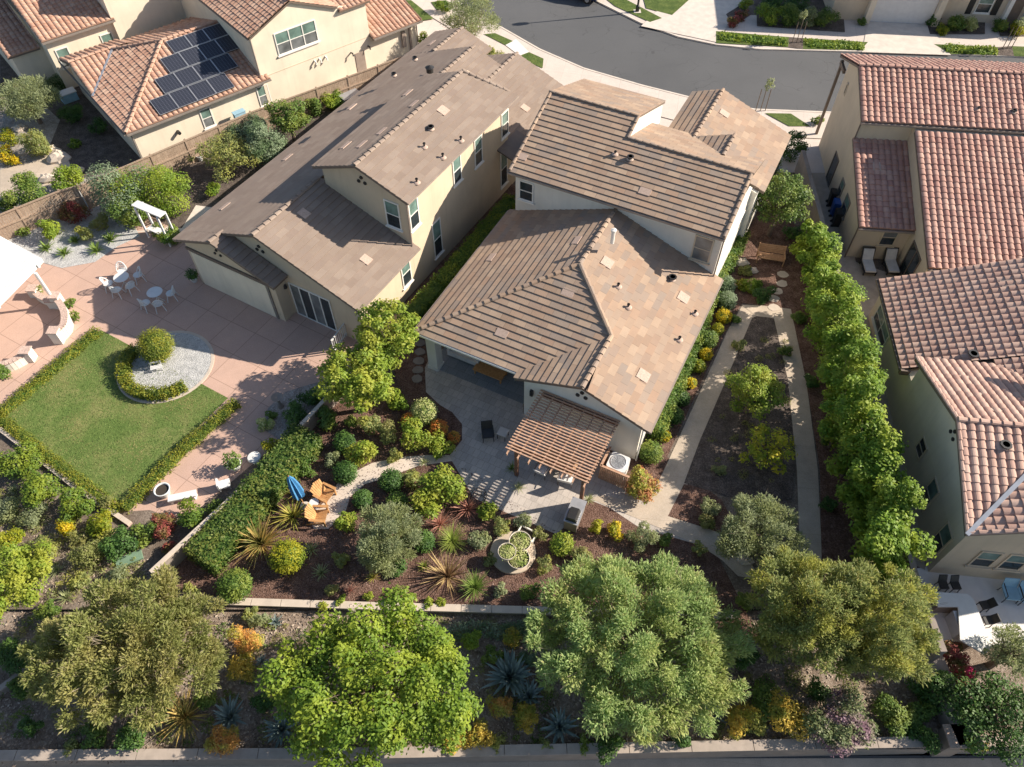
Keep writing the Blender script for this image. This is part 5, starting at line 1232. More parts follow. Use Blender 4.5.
# ---- left yard: patio cover
F = FL
c = [P(-60,200,2.7), P(0,236.5,2.7), P(40.5,259,2.7), P(0,300,2.7), P(-70,365,2.7)]
t = thing('patio_cover', (c[0][0], c[0][1], 0), 0, 'white slatted patio cover reaching in from the left edge', 'patio cover', local=False)
far_ = P(41,258.5,2.7); A_ = P(0,300,2.7)-far_; A_ /= np.linalg.norm(A_); B_ = P(0,236.5,2.7)-far_; B_ /= np.linalg.norm(B_)
m = MB(); nsl = 60
for i in range(nsl):
    s = i*.155; p0 = far_+B_*s; m.bar(p0+np.array([0,0,.05]), p0+A_*8+np.array([0,0,.05]), .10, .04)
m.build('slats', M['white'], t)
for s in (.1, 3.0, 6.0):
    m = MB(); m.bar(far_+A_*-.1+B_*s+[0,0,-.13], far_+A_*8+B_*s+[0,0,-.13], .12, .25) if False else m.bar(far_+A_*(.3+s*1.1)-B_*.15+[0,0,-.13], far_+A_*(.3+s*1.1)+B_*9+[0,0,-.13], .12, .22); m.build('beam', M['white'], t)
m = MB(); m.bar(far_-[0,0,.1], far_+A_*8-[0,0,.1], .08, .3); m.build('fascia_board', M['white'], t)
pb = P(53.5,299.5,.5); m = MB(); m.tube([(pb[0],pb[1],.45),(pb[0],pb[1],2.55)], .09, 8); m.build('post', M['white'], t)
# curved seat walls with brick coping
def curved_wall(line, h, label):
    pts = [P(x, y, h)[:2] for x, y in line]
    # smooth
    S = []
    for i in range(len(pts)-1):
        p0 = pts[max(i-1,0)]; p1 = pts[i]; p2 = pts[i+1]; p3 = pts[min(i+2,len(pts)-1)]
        for k in range(5):
            t_ = k/5; S.append(.5*((2*p1)+(-p0+p2)*t_+(2*p0-5*p1+4*p2-p3)*t_*t_+(-p0+3*p1-3*p2+p3)*t_**3))
    S.append(pts[-1]); root = thing('seat_wall', (S[0][0], S[0][1], 0), 0, label, 'wall', local=False)
    m = MB(); cp = MB()
    for i in range(len(S)-1):
        d = S[i+1]-S[i]; d /= np.linalg.norm(d); s = np.array([-d[1], d[0]]); m.prism([S[i]-s*.16, S[i+1]-s*.16, S[i+1]+s*.16, S[i]+s*.16], 0, h-.06)
        L = np.linalg.norm(S[i+1]-S[i]); nb = max(1, int(L/.11))
        for k in range(nb):
            a = S[i]+d*(L*k/nb+.006); b = S[i]+d*(L*(k+1)/nb-.006); cp.prism([a-s*.175, b-s*.175, b+s*.175, a+s*.175], h-.058, h)
    m.build('wall', M['st_white'], root); cp.build('brick_coping', M['brick'], root)
    for e, r_ in ((S[0], .24), (S[-1], .24)):
        m = MB(); m.box(e[0]-r_, e[0]+r_, e[1]-r_, e[1]+r_, 0, h+.12); pr_ = m.build('pier', M['st_white'], root)
        m = MB(); m.box(e[0]-r_-.04, e[0]+r_+.04, e[1]-r_-.04, e[1]+r_+.04, h+.122, h+.18); m.build('pier_cap', M['brick'], pr_)
    return root
curved_wall([(55,297),(61,305),(64,314),(62.5,324),(54,332)], .75, 'curved white seat wall with brick coping near the patio cover post')
curved_wall([(-30,372),(-10,366),(8,361.5),(26,352)], .6, 'short white seat wall with brick coping at the left edge by the lawn hedge')
curved_wall([(33,290),(40,296),(52,301)], .4, 'low curved planter wall between patio cover post and gravel bed')
# arbor
aL, aR = P(144,222)[:2], P(168,234)[:2]
t = thing('garden_arbor', (aL[0], aL[1], 0), 0, 'small white post and plank arbor between shrubs and the left house', 'arbor', local=False)
tl, tr_ = P(134.5,203,2.3), P(163,215,2.3); dd = tr_-tl; dd /= np.linalg.norm(dd); sd2 = np.array([-dd[1], dd[0], 0])
bl_, br_ = tl+dd*.3, tr_-dd*.2
for q in (bl_, br_):
    for s in (-.3, .3): 
        m = MB(); w_ = q+sd2*s; m.bar((w_[0],w_[1],0),(w_[0],w_[1],2.25),.1); m.build('post', M['white'], t)
m = MB(); m.bar(tl, tr_, .52, .07); m.build('roof_plank', M['white'], t)
m = MB(); m.bar((bl_[0],bl_[1],.6),(br_[0],br_[1],.6),.45,.05); m.build('seat', M['white'], t)
# bistro sets
def bistro(tx, ty, chairs, sl, words_):
    q = P(tx, ty, .7); t = thing('bistro_table', (q[0], q[1], 0), 0, 'white ornate metal table of the %s' % sl, 'table', 'white bistro tables')
    m = MB(); m.lathe([(0,.72),(.42,.72),(.44,.70),(.42,.69)], 28); m.build('table_top', M['white'], t)
    m = MB(); m.tube([(0,0,0),(0,0,.69)], .03, 8)
    for k in range(3): a = k*2*PI/3; m.tube([(.35*math.cos(a),.35*math.sin(a),0),(.12*math.cos(a),.12*math.sin(a),.2),(0,0,.3)], .018, 6)
    m.build('pedestal', M['white'], t)
    for (ang, dist), wd in zip(chairs, words_):
        a = rad(ang); loc = (q[0]+math.cos(a)*dist, q[1]+math.sin(a)*dist, 0)
        c = thing('bistro_chair', loc, a-PI/2, 'white wire bistro chair %s' % wd, 'chair', 'white bistro chairs'); c.scale = (1.15, 1.15, 1.1)
        m = MB(); m.lathe([(0,.45),(.22,.45),(.235,.43)], 18)
        m.build('seat', M['white'], c)
        m = MB(); m.tube([(.24*math.cos(k*PI/10),.22*math.sin(k*PI/10)+.02,.45+.42*math.sin(k*PI/10)) for k in range(11)], .026, 6)
        for k in range(2, 9): x = .24*math.cos(k*PI/10); m.tube([(x*.7,.2,.45),(x,.22*math.sin(k*PI/10)+.02,.45+.42*math.sin(k*PI/10))], .016, 5)
        m.tube([(-.2,.16,.62),(0,.24,.7),(.2,.16,.62)], .018, 5); m.build('backrest', M['white'], c)
        for sx in (-1,1):
            for sy in (-1,1): m = MB(); m.tube([(sx*.15,sy*.15,.44),(sx*.2,sy*.2,.2),(sx*.23,sy*.24,0)], .022, 5); m.build('leg', M['white'], c)
bistro(121, 277, ((200,.8),(262,.8),(320,.75),(30,.85),(110,.8)), 'sunlit set farther from the garage', ['on the left side of the sunlit table','nearest the lawn at the sunlit table','at the lower right of the sunlit table','in shadow beside the sunlit table','behind the sunlit table'])
bistro(154.5, 292, ((235,.75),(295,.75),(10,.8)), 'shaded set nearer the garage', ['at the lower left of the shaded table','at the lower right of the shaded table','on the garage side of the shaded table'])
# pots
def pot(x, y, r, h_, label, plant=None, mat='white', name='flower_pot', leafr=1.4):
    q = P(x, y, h_*.5); t = thing(name, (q[0], q[1], 0), 0, label, 'pot')
    m = MB(); m.lathe([(r*.6,0),(r*.75,h_*.3),(r,h_*.9),(r*1.06,h_),(r*.9,h_),(r*.85,h_*.85)], 26); m.build('pot', M[mat], t, True)
    m = MB(); m.lathe([(r*.86,h_*.86),(0,h_*.88)], 20); m.build('soil', M['soil'], t)
    if plant: foliage('plant', [(0,0,h_+r*.9,r*leafr,r*leafr,r*1.4)], 420, .11, plant, t)
    return t
pot(163.5,492,.36,.5,'large round white pot of dark soil at the lower corner of the pink patio')
pot(235,466,.32,.45,'white pot with a green bush on the pink patio near the garden wall','lf_mid')
pot(194,279,.24,.35,'white pot with a dark spiky plant at the left garage corner','lf_dark')
pot(284,313,.24,.35,'white pot with a dark plant between garage panel and sliding door','lf_dark')
pot(178,164.5,.24,.34,'white bucket lying near the board fence on dark gravel',None)
pot(200,158,.2,.4,'white pot half hidden below the small fence shrub',None)
q = pos(256,461); t = thing('round_stool', q, 0, 'white oval garden stool in the shade of the garden wall', 'stool'); m = MB(); m.lathe([(0,.4),(.3,.39),(.33,.34),(.2,.25),(.1,.2),(.08,.05),(.2,0)], 20); m.build('stool', M['white'], t)
q = pos(226,487); t = thing('low_chair', q, rad(20), 'white low chair beside the garden wall shadow, below the potted bush', 'chair'); t.scale = (.75, .75, .75); m = MB(); m.box(-.4,.35,-.3,.3,.3,.42); m.build('seat', M['white'], t); m = MB(); m.box(-.4,-.3,-.3,.3,.42,.8); m.build('backrest', M['white'], t)
for sx in (-.33,.28):
    for sy in (-.25,.25): m = MB(); m.bar((sx,sy,0),(sx,sy,.3),.05); m.build('leg', M['white'], t)
q0, q1 = P(168,499,.35), P(196,493,.35); t = thing('low_bench', (q0[0],q0[1],0), 0, 'long white low bench at the bottom edge of the pink patio', 'bench', local=False)
m = MB(); m.bar(q0, q1, .35, .08); m.build('seat', M['white'], t)
for q in (q0+(q1-q0)*.1, q0+(q1-q0)*.9): m = MB(); m.bar((q[0],q[1],0),(q[0],q[1],.31),.28,.1); m.build('leg', M['white'], t)
q = pos(158,370); t = thing('garden_bench', q, rad(18), 'tiny white slatted bench under the topiary ball on the gravel circle', 'bench'); t.scale = (.75, .75, .75)
m = MB(); 
for i in range(3): m.box(-.4,.4,-.2+i*.13,-.2+i*.13+.1,.34,.37)
m.build('seat', M['white'], t)
for s in (-.34,.34): m = MB(); m.bar((s,-.15,0),(s,-.15,.34),.05); m.build('leg', M['white'], t); m = MB(); m.bar((s,.15,0),(s,.2,.7),.05); m.build('leg', M['white'], t)
m = MB(); m.bar((-.4,.2,.62),(.4,.2,.62),.04,.12); m.build('backrest', M['white'], t)
q = pos(281,407); t = thing('bird_bath', q, 0, 'green stone bird bath in the pebble corner by the garden wall', 'bird bath'); m = MB(); m.lathe([(0,.75),(.25,.8),(.3,.86),(.28,.88),(.1,.7),(.07,.3),(.16,.05),(.18,0)], 24); m.build('basin', M['graywall'], t, True)
# white gate by the sliding door
g0, g1 = P(333,347,.5), P(347,328,.5); t = thing('white_gate', (g0[0],g0[1],0), 0, 'white picket gate at the corner of the left house beside the lime tree', 'gate', local=False)
n = 9; m = MB()
for i in range(n+1): q = g0+(g1-g0)*i/n; m.bar((q[0],q[1],.05),(q[0],q[1],1.05),.05)
m.build('pickets', M['white'], t)
for z_ in (.2, 1.0): m = MB(); m.bar((g0[0],g0[1],z_),(g1[0],g1[1],z_),.07,.07); m.build('rail', M['white'], t)
# ---- right neighbours
def lounge(x, y, rz, label):
    t = thing('lounge_chair', pos(x, y), rz, label, 'lounge chair', 'dark lounge chairs with pale cushions')
    m = MB(); m.box(-.38,.38,-.75,.35,.26,.32); m.build('frame', M['black'], t); m = MB(); m.box(-.3,.3,-.72,.3,.322,.42); m.build('seat_cushion', M['cushion'], t)
    m = MB(); m.add([(-.38,.33,.3),(.38,.33,.3),(.38,.7,.98),(-.38,.7,.98),(-.38,.40,.3),(.38,.40,.3),(.38,.77,.98),(-.38,.77,.98)], [(0,1,2,3),(7,6,5,4),(0,4,5,1),(1,5,6,2),(2,6,7,3),(3,7,4,0)]); m.build('backrest', M['black'], t)
    m = MB(); m.add([(-.3,.28,.42),(.3,.28,.42),(.3,.6,.93),(-.3,.6,.93),(-.3,.31,.34),(.3,.31,.34),(.3,.68,.93),(-.3,.68,.93)], [(0,1,2,3),(7,6,5,4),(0,4,5,1),(1,5,6,2),(2,6,7,3),(3,7,4,0)]); m.build('back_cushion', M['cushion'], t)
    for sx in (-1,1):
        for sy in (-.68,.3): m = MB(); m.bar((sx*.34,sy,0),(sx*.34,sy,.26),.06); m.build('leg', M['black'], t)
lounge(866,268,rad(-4),'left lounge chair below the window on the shaded tan house patio'); lounge(889,268,rad(-4),'right lounge chair below the window on the shaded tan house patio')
def bin_(x, y, mat, label, s=1.0):
    t = thing('wheelie_bin', pos(x, y), rad(80), label, 'bin', 'wheelie bins along the tan house')
    m = MB(); a, b = .24*s, .30*s; m.add([(-a,-a,.05),(a,-a,.05),(a,a,.05),(-a,a,.05),(-b,-b,1.0),(b,-b,1.0),(b,b,1.0),(-b,b,1.0)], [(0,3,2,1),(0,1,5,4),(1,2,6,5),(2,3,7,6),(3,0,4,7)]); m.build('body', M[mat], t)
    m = MB(); m.add([(-b-.02,-b-.04,1.0),(b+.02,-b-.04,1.0),(b+.02,b,1.0),(-b-.02,b,1.0),(-b,-b,1.06),(b,-b,1.06),(b,b*.9,1.1),(-b,b*.9,1.1)], [(4,5,6,7),(0,1,5,4),(1,2,6,5),(2,3,7,6),(3,0,4,7)]); m.build('lid', M[mat], t)
    for sx in (-1,1): m = MB(); m.tube([(sx*.2,.26,.1),(sx*.27,.26,.1)], .1, 10); m.build('wheel', M['black'], t)
bin_(831,205,'black','dark wheelie bin behind the blue one in the shaded side yard'); bin_(833.5,215,'bluebin','bright blue wheelie bin in the shaded side yard'); bin_(835.5,225,'black','dark wheelie bin in front of the blue one in the shaded side yard')
for (x, y), w_ in zip(((832,240),(837,246),(833,250)), ('rear','right','front')):
    q = P(x, y, .25); n_ = 10; o = foliage('x', [(0,0,.3,.01,.01,.01)], 3, .01, 'lf_dark'); bpy.data.objects.remove(o)
    m = MB(); m.lathe([(.02,.62),(.08,.55),(.3,.42),(.36,.2),(.3,0),(0,0)], 12); b = m.build('white_sack', M['white'], None, True, loc=(q[0],q[1],0)); tag(b, 'lumpy white sack, the %s one of the pile near the bins' % w_, 'sack', 'white sacks by the bins')
# L counter
c = [P(x, y, .9)[:2] for x, y in ((934,592),(968,594),(974,600),(992,647),(985,655),(960,640),(958,607),(938,607))]
t = thing('outdoor_counter', (c[0][0],c[0][1],0), 0, 'L shaped white outdoor counter on the pale patio at the lower right', 'counter', local=False)
m = MB(); m.prism([tuple(q) for q in c][::-1], .85, .92); m.build('counter_top', M['white'], t)
cm = np.mean(c, axis=0)
c2 = [P(x, y, .9)[:2] for x, y in ((937,594),(966,596),(972,602),(986,640),(974,643),(962,610),(958,605),(940,605))]
m = MB(); m.prism([tuple(q) for q in c2][::-1], 0, .85); m.build('base', M['gutter'], t)
m = MB(); cg = P(957,622,.6); m.box(cg[0]-.12,cg[0]+.12,cg[1]-.5,cg[1]+.4,0,.8); m.build('grill_front', M['metal'], t)
for (x, y, rz), l_ in zip(((939,589,0),(951,589.5,0.05),(980,609,-1.4),(983,624,-1.5)), ('left one behind the white counter','right one behind the white counter','upper one right of the white counter','lower one right of the white counter')):
    t = chair('bar_stool', pos(x,y), rz, 'black stool, %s' % l_, 'black', 'black', 'stool', 'black stools at the white counter', w=.36, arm=False, back=.7)
chair('cushioned_chair', pos(1006,597), rad(-5), 'dark armchair with light blue cushion, left of the pair by the wall', 'black', 'bluecush', group='blue cushioned armchairs', w=.62)
chair('cushioned_chair', pos(1022,600), rad(-5), 'dark armchair with light blue cushion at the very right edge of the photo', 'black', 'bluecush', group='blue cushioned armchairs', w=.62)
# ---- street things
q = P(637,13); t = thing('street_lamp', (q[0],q[1],.1), 0, 'tall dark street lamp on the verge across the street', 'street lamp')
m = MB(); m.lathe([(.16,0),(.16,.5),(.09,.6),(.07,3),(.055,5.6),(.0,5.62)], 12); m.build('pole', M['black'], t)
m = MB(); m.lathe([(.05,5.5),(.22,5.65),(.28,6.0),(.2,6.25),(.03,6.35)], 12); m.build('lamp_head', M['black'], t)
m = MB(); m.box(-.3,.3,-.3,.3,-.02,.06); m.build('base', M['curb'], t)
q = P(577,-4); t = thing('parked_car', (q[0],q[1],.01), rad(150), 'dark blue car parked at the far kerb, cut off by the top edge', 'car')
prof = [(-2.2,.35),(-2.25,.7),(-1.9,.92),(-1.3,1.0),(-.8,1.42),(.7,1.45),(1.4,1.05),(2.1,.85),(2.25,.6),(2.2,.35)]
m = MB(); V = [(x,-.86 if z < 1.1 else -.68,z) for x,z in prof]+[(x,.86 if z < 1.1 else .68,z) for x,z in prof]; n = len(prof)
m.add(V, [tuple(range(n)),tuple(range(n,2*n))[::-1]]+[(i,n+i,n+(i+1)%n,(i+1)%n) for i in range(n)]); M['carpaint'] = plain('dark blue car paint', (.02,.03,.07), .25, .3); m.build('body', M['carpaint'], t)
m = MB(); m.add([(1.36,-.62,1.1),(1.36,.62,1.1),(.78,.6,1.43),(.78,-.6,1.43)], [(0,1,2,3)]); m.add([(-1.26,-.62,1.07),(-1.26,.62,1.07),(-.84,.6,1.41),(-.84,-.6,1.41)], [(3,2,1,0)])
for v_ in range(len(m.v)): m.v[v_] = (m.v[v_][0]*1.01, m.v[v_][1], m.v[v_][2]+.012)
m.build('windscreen', M['glass'], t)
for sx in (-1.4, 1.4):
    for sy in (-.84, .84):
        m = MB(); m.tube([(sx,sy-.1,.33),(sx,sy+.1,.33)], .33, 18); w_ = m.build('wheel', M['black'], t); m = MB(); m.tube([(sx,sy-.11,.33),(sx,sy+.11,.33)], .19, 14); m.build('rim', M['metal'], w_)
for sy in (-.62,.62): m = MB(); m.box(2.16,2.27,sy-.16,sy+.16,.6,.74); m.build('headlight', M['white'], t)
# neighbours' oddments
q = P(67,93,.6); t = thing('storage_bin', (q[0],q[1],0), rad(40), 'pale blue lidded bin in the shade left of the solar roof house', 'bin')
m = MB(); m.box(-.55,.55,-.35,.35,0,.65); m.build('body', M['bluecush'], t); m = MB(); m.box(-.6,.6,-.4,.4,.652,.72); m.build('lid', M['white'], t)
q = FU.w(15.6,-48.1,0); t = thing('storage_tub', (q[0],q[1],0), FU.ang, 'pale blue tub against the cream wall behind the board fence', 'tub'); m = MB(); m.box(-.4,.4,-.2,.2,0,1.45); m.build('tub', M['bluecush'], t); m = MB(); m.box(-.43,.43,-.23,.23,1.452,1.5); m.build('lid', M['bluecush'], t)
q = P(350,95,.8); t = thing('equipment_box', (q[0],q[1],0), FU.ang, 'grey metal equipment box beside the left house eave near the fence', 'equipment box'); m = MB(); m.box(-.7,.7,-.4,.4,0,.8); m.build('box', M['metal'], t); m = MB(); m.box(-.75,.75,-.45,.45,.802,.86); m.build('lid', M['metal'], t)
q = P(130,560); t = MB(); t.box(-.55,.55,-.25,.25,0,.12); o = t.build('utility_cover', plain('green utility cover', (.16,.25,.17), .6), loc=(q[0],q[1],-.17 if q[1] < YW else 0)); o.rotation_euler = (0,0,.5); tag(o, 'flat green utility box lid on the dry slope below the lawn', 'utility box')
# boulders
def boulder(x, y, s, label, group='pale boulders in the neighbour yard', mat='blockcap', zz=0):
    q = P(x, y, s*.3); V = []; Fc = []; n = 10; a0 = rng.random()*6
    for j, (rr, z) in enumerate(((1.0,0),(1.05,.3),(.8,.6),(.35,.72))):
        for k in range(n): a = a0+k*2*PI/n; w_ = 1+.18*math.sin(k*2.3+j)+.1*rng.normal(); V.append((math.cos(a)*rr*s*w_, math.sin(a)*rr*s*.8*w_, z*s*(1+.1*rng.normal())))
    for j in range(3):
        for k in range(n): Fc.append((j*n+k, j*n+(k+1)%n, (j+1)*n+(k+1)%n, (j+1)*n+k))
    Fc.append(tuple(3*n+k for k in range(n)))
    o = mesh_obj('boulder', V, Fc, M[mat], None, False, loc=(q[0],q[1],zz)); tag(o, label, 'boulder', group)
for x, y, s, l_ in ((58,157,.7,'largest flat boulder on the sunny edge of the shaded yard'),(48,178,.55,'boulder beside the pinkish path below the flat one'),(78,170,.4,'small boulder at the dark yard edge'),(52,150,.5,'boulder above the flat one at the path end'),(23,152,.4,'boulder by the yellow bush at left'),(20,128,.45,'boulder below the big olive bush at the left edge'),(33,145,.4,'boulder between olive bush and path')): boulder(x, y, s, l_)
for x, y, s, l_ in ((752,288,.35,'reddish boulder under the side hedge'),(742,262,.4,'boulder in front of the garden bench, left'),(753,270,.3,'small boulder in front of the garden bench')): boulder(x, y, s, l_, 'boulders by the bench')
boulder(768,538,.4,'white boulder where the concrete walk meets the olive shrub','stones'); boulder(352,607,.25,'small stone by the retaining wall','stones')
boulder(745,560,.3,'pale stone at the end of the concrete walk','stones')
# ================================================================ PLANTS
B = bush
# ---- trees
tree('lime_green_tree', 375, 684, 84, 3.9, 'lf_limetree', 'large bright lime green tree at the bottom, left of the blue agave', zg=-.16, ncl=60, leaf=.15, n=28000, rx=1.34, cr=.19, hh=.30, zc=.6, tr=.17)
tree('willowy_tree', 638, 640, 104, 4.2, 'lf_willow', 'largest feathery grey green tree at the bottom centre right', zg=-.16, ncl=130, leaf=.125, n=36000, style='wisp', cr=.125, hh=.36, zc=.58, rx=1.1, tr=.17, bark='palebark')
tree('olive_brown_tree', 128, 648, 79, 4.2, 'lf_brown', 'broad olive brown tree at the bottom left corner', zg=-.16, ncl=110, leaf=.12, n=29000, style='wisp', cr=.14, hh=.27, zc=.58, rx=1.36, tr=.16, bark='palebark')
tree('olive_tree', 812, 610, 66, 5.4, 'lf_olive', 'olive green tree right of the feathery tree, left one of two', zg=-.16, ncl=70, leaf=.11, n=19000, style='wisp', cr=.15, hh=.36)
tree('olive_tree', 872, 622, 62, 5.2, 'lf_olive', 'olive green tree next to the white counter, right one of two', zg=-.16, ncl=64, leaf=.11, n=17000, style='wisp', cr=.15, hh=.36)
tree('lime_tree', 384, 335, 34, 5.0, 'lf_lime', 'bright lime leaved tree between left house corner and patio column, upper one', ncl=26, leaf=.17, n=6500, cr=.26, hh=.36)
tree('lime_tree', 357, 378, 40, 4.2, 'lf_lime', 'bright lime leaved tree hanging over the garden wall, lower one', ncl=28, leaf=.17, n=8000, cr=.25, hh=.38)
tree('yellow_green_tree', 16, 578, 39, 3.2, 'lf_lime', 'bright yellow green tree at the left edge on the dry slope', ncl=26, leaf=.12, n=9000, cr=.24, hh=.33)
tree('citrus_tree', 756, 390, 29, 2.9, 'lf_lime', 'round lime green tree in the planting island between two walks', ncl=24, leaf=.13, n=5500, cr=.26)
tree('yellow_leaved_tree', 768, 448, 25, 2.4, 'lf_ylw', 'loose half bare yellow leaved tree below the round one in the island', ncl=13, leaf=.15, n=1700, cr=.24, rx=1.1)
M['lf_yl'] = None
tree('olive_green_shrub_tree', 760, 533, 43, 2.8, 'lf_gray', 'grey green willowy small tree at the foot of the planting island', ncl=28, leaf=.10, n=9000, style='wisp', cr=.24, hh=.38)
tree('young_tree', 781, 200, 29, 4.4, 'lf_mid', 'mid green upright tree behind the wooden garden bench', ncl=26, leaf=.14, n=6000, cr=.27, hh=.38)
tree('grey_olive', 388, 540, 35, 2.6, 'lf_gray', 'round grey green olive like tree in the middle of the mulch garden', ncl=30, leaf=.09, n=10000, style='wisp', cr=.24, hh=.42, zc=.55)
tree('street_olive', 470, 18, 27, 4.4, 'lf_gray', 'pale olive tree on the verge beyond the left house roof', ncl=20, leaf=.12, n=5500, style='wisp', cr=.3, bark='palebark')
tree('willow_shrub', 1014, 650, 27, 3.0, 'lf_gray', 'thin leaved olive shrub tree at the right edge below the pale patio', zg=-.1, ncl=18, leaf=.09, n=2600, style='wisp', cr=.25)
tree('slope_tree', 1000, 715, 42, 2.4, 'lf_dark', 'dark green tree in the bottom right corner above the wall', zg=-.16, ncl=24, leaf=.12, n=6000, cr=.28)
tree('grey_yard_tree', 28, 100, 33, 3.0, 'lf_gray', 'pale olive tree at the left edge in the neighbour yard', ncl=26, leaf=.12, n=7000, style='wisp', cr=.25)
tree('fence_tree', 226, 155, 29, 2.6, 'lf_olive', 'mottled olive tree by the board fence, left of the silvery shrubs', ncl=18, leaf=.13, n=4200, cr=.28)
tree('fence_tree', 289, 118, 23, 3.2, 'lf_mid', 'green tree by the board fence with a pointed top, right of the silvery shrubs', ncl=18, leaf=.14, n=4200, cr=.28, rx=.85)
# ---- row of tall bright hedge trees
rown = ['topmost', 'second', 'third', 'fourth', 'fifth', 'sixth', 'seventh', 'eighth', 'ninth', 'tenth', 'lowest']
rowp = [(806,242,17,3.4),(816,264,20,4.0),(826,292,26,4.8),(834,322,27,5.0),(842,352,27,5.0),(849,383,29,5.1),(856,414,29,5.1),(864,446,30,5.1),(874,480,31,5.2),(882,513,31,5.0),(890,548,31,4.6)]
for (x, y, r, h_), w_ in zip(rowp, rown):
    r *= .86+.16*rng.random(); x -= 3; h_ *= .9+.2*rng.random(); x += rng.normal()*2.5
    tree('screening_tree', x, y, r, h_, ['lf_tall', 'lf_limetree', 'lf_tall'][int(rng.integers(0, 3))], 'tall bright green screening tree, %s in the row left of the red roofs' % w_, 'row of tall screening trees', ncl=14, leaf=.16, n=int(4200+90*r), cr=.36, hh=.46, zc=.5, tr=.09)
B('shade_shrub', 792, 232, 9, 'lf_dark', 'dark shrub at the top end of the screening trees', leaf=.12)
# ---- street trees with stakes
def staked(x, y, label):
    q = P(x, y); t = thing('staked_tree', (q[0], q[1], .1), 0, label, 'young tree', 'young staked street trees')
    m = MB(); m.tube([(0,0,0),(0,0,1.9)], .03, 6); m.build('trunk', M['bark'], t)
    for s in (-.35,.35): m = MB(); m.tube([(s,0,0),(s*.95,0,1.7)], .03, 6); m.build('stake', M['bark'], t)
    foliage('crown', clumps(.35,.4,2.1,6,.2), 260, .13, 'lf_gray', t)
staked(760,112,'young staked tree on the near verge beside the central house front roof'); staked(796,44,'young staked tree in the far verge, left of the white garage'); staked(1006,50,'young staked tree in the far verge at the top right corner')
# ---- hedges
wq = [P(200,556,.9)[:2], P(258,497,.9)[:2], P(318,432,.9)[:2]]
hedge('clipped_hedge', [P(196,557,1.15), P(251,494,1.15), P(307,428,1.15)], 1.6, 1.15, 'lf_hedge2', 'long broad clipped hedge running diagonally beside the garden wall')
hedge('clipped_hedge', [P(404,318,1.5), P(440,280,1.5), P(512,196,1.5)], .95, 1.5, 'lf_hedge', 'narrow clipped hedge in the gap between left and central houses')
hedge('box_hedge', [P(-40,445,.3), P(0,411,.3), P(97,329,.3)], .5, .4, 'lf_topiary', 'low clipped hedge along the upper left side of the lawn', leaf=.055)
hedge('box_hedge', [P(236,401,.3), P(180,450,.3), P(122,508,.3)], .55, .4, 'lf_topiary', 'low clipped hedge between the lawn and the pink patio', leaf=.055)
hedge('box_hedge', [P(-20,404,.2), P(40,452,.2), P(118,510,.2)], .5, .3, 'lf_topiary', 'low clipped hedge along the bottom side of the lawn', leaf=.055)
arc = [(cc[0]+2.1*math.cos(rad(a)), cc[1]+2.1*math.sin(rad(a))) for a in range(150, 321, 15)]
hedge('curved_hedge', arc, .6, .5, 'lf_topiary', 'small curved clipped hedge around the topiary on the gravel circle', leaf=.07)
hedge('house_hedge', [P(742,232,.7), P(715,278,.7), P(690,345,.7), P(655,432,.7)], .95, 1.0, 'lf_mid', 'clipped hedge along the right side wall of the central house')
B('topiary_ball', 155, 345, 17, 'lf_topiary', 'round clipped topiary ball in the curved hedge on the gravel circle', 'topiary', tight=True, leaf=.08, hk=1.0)
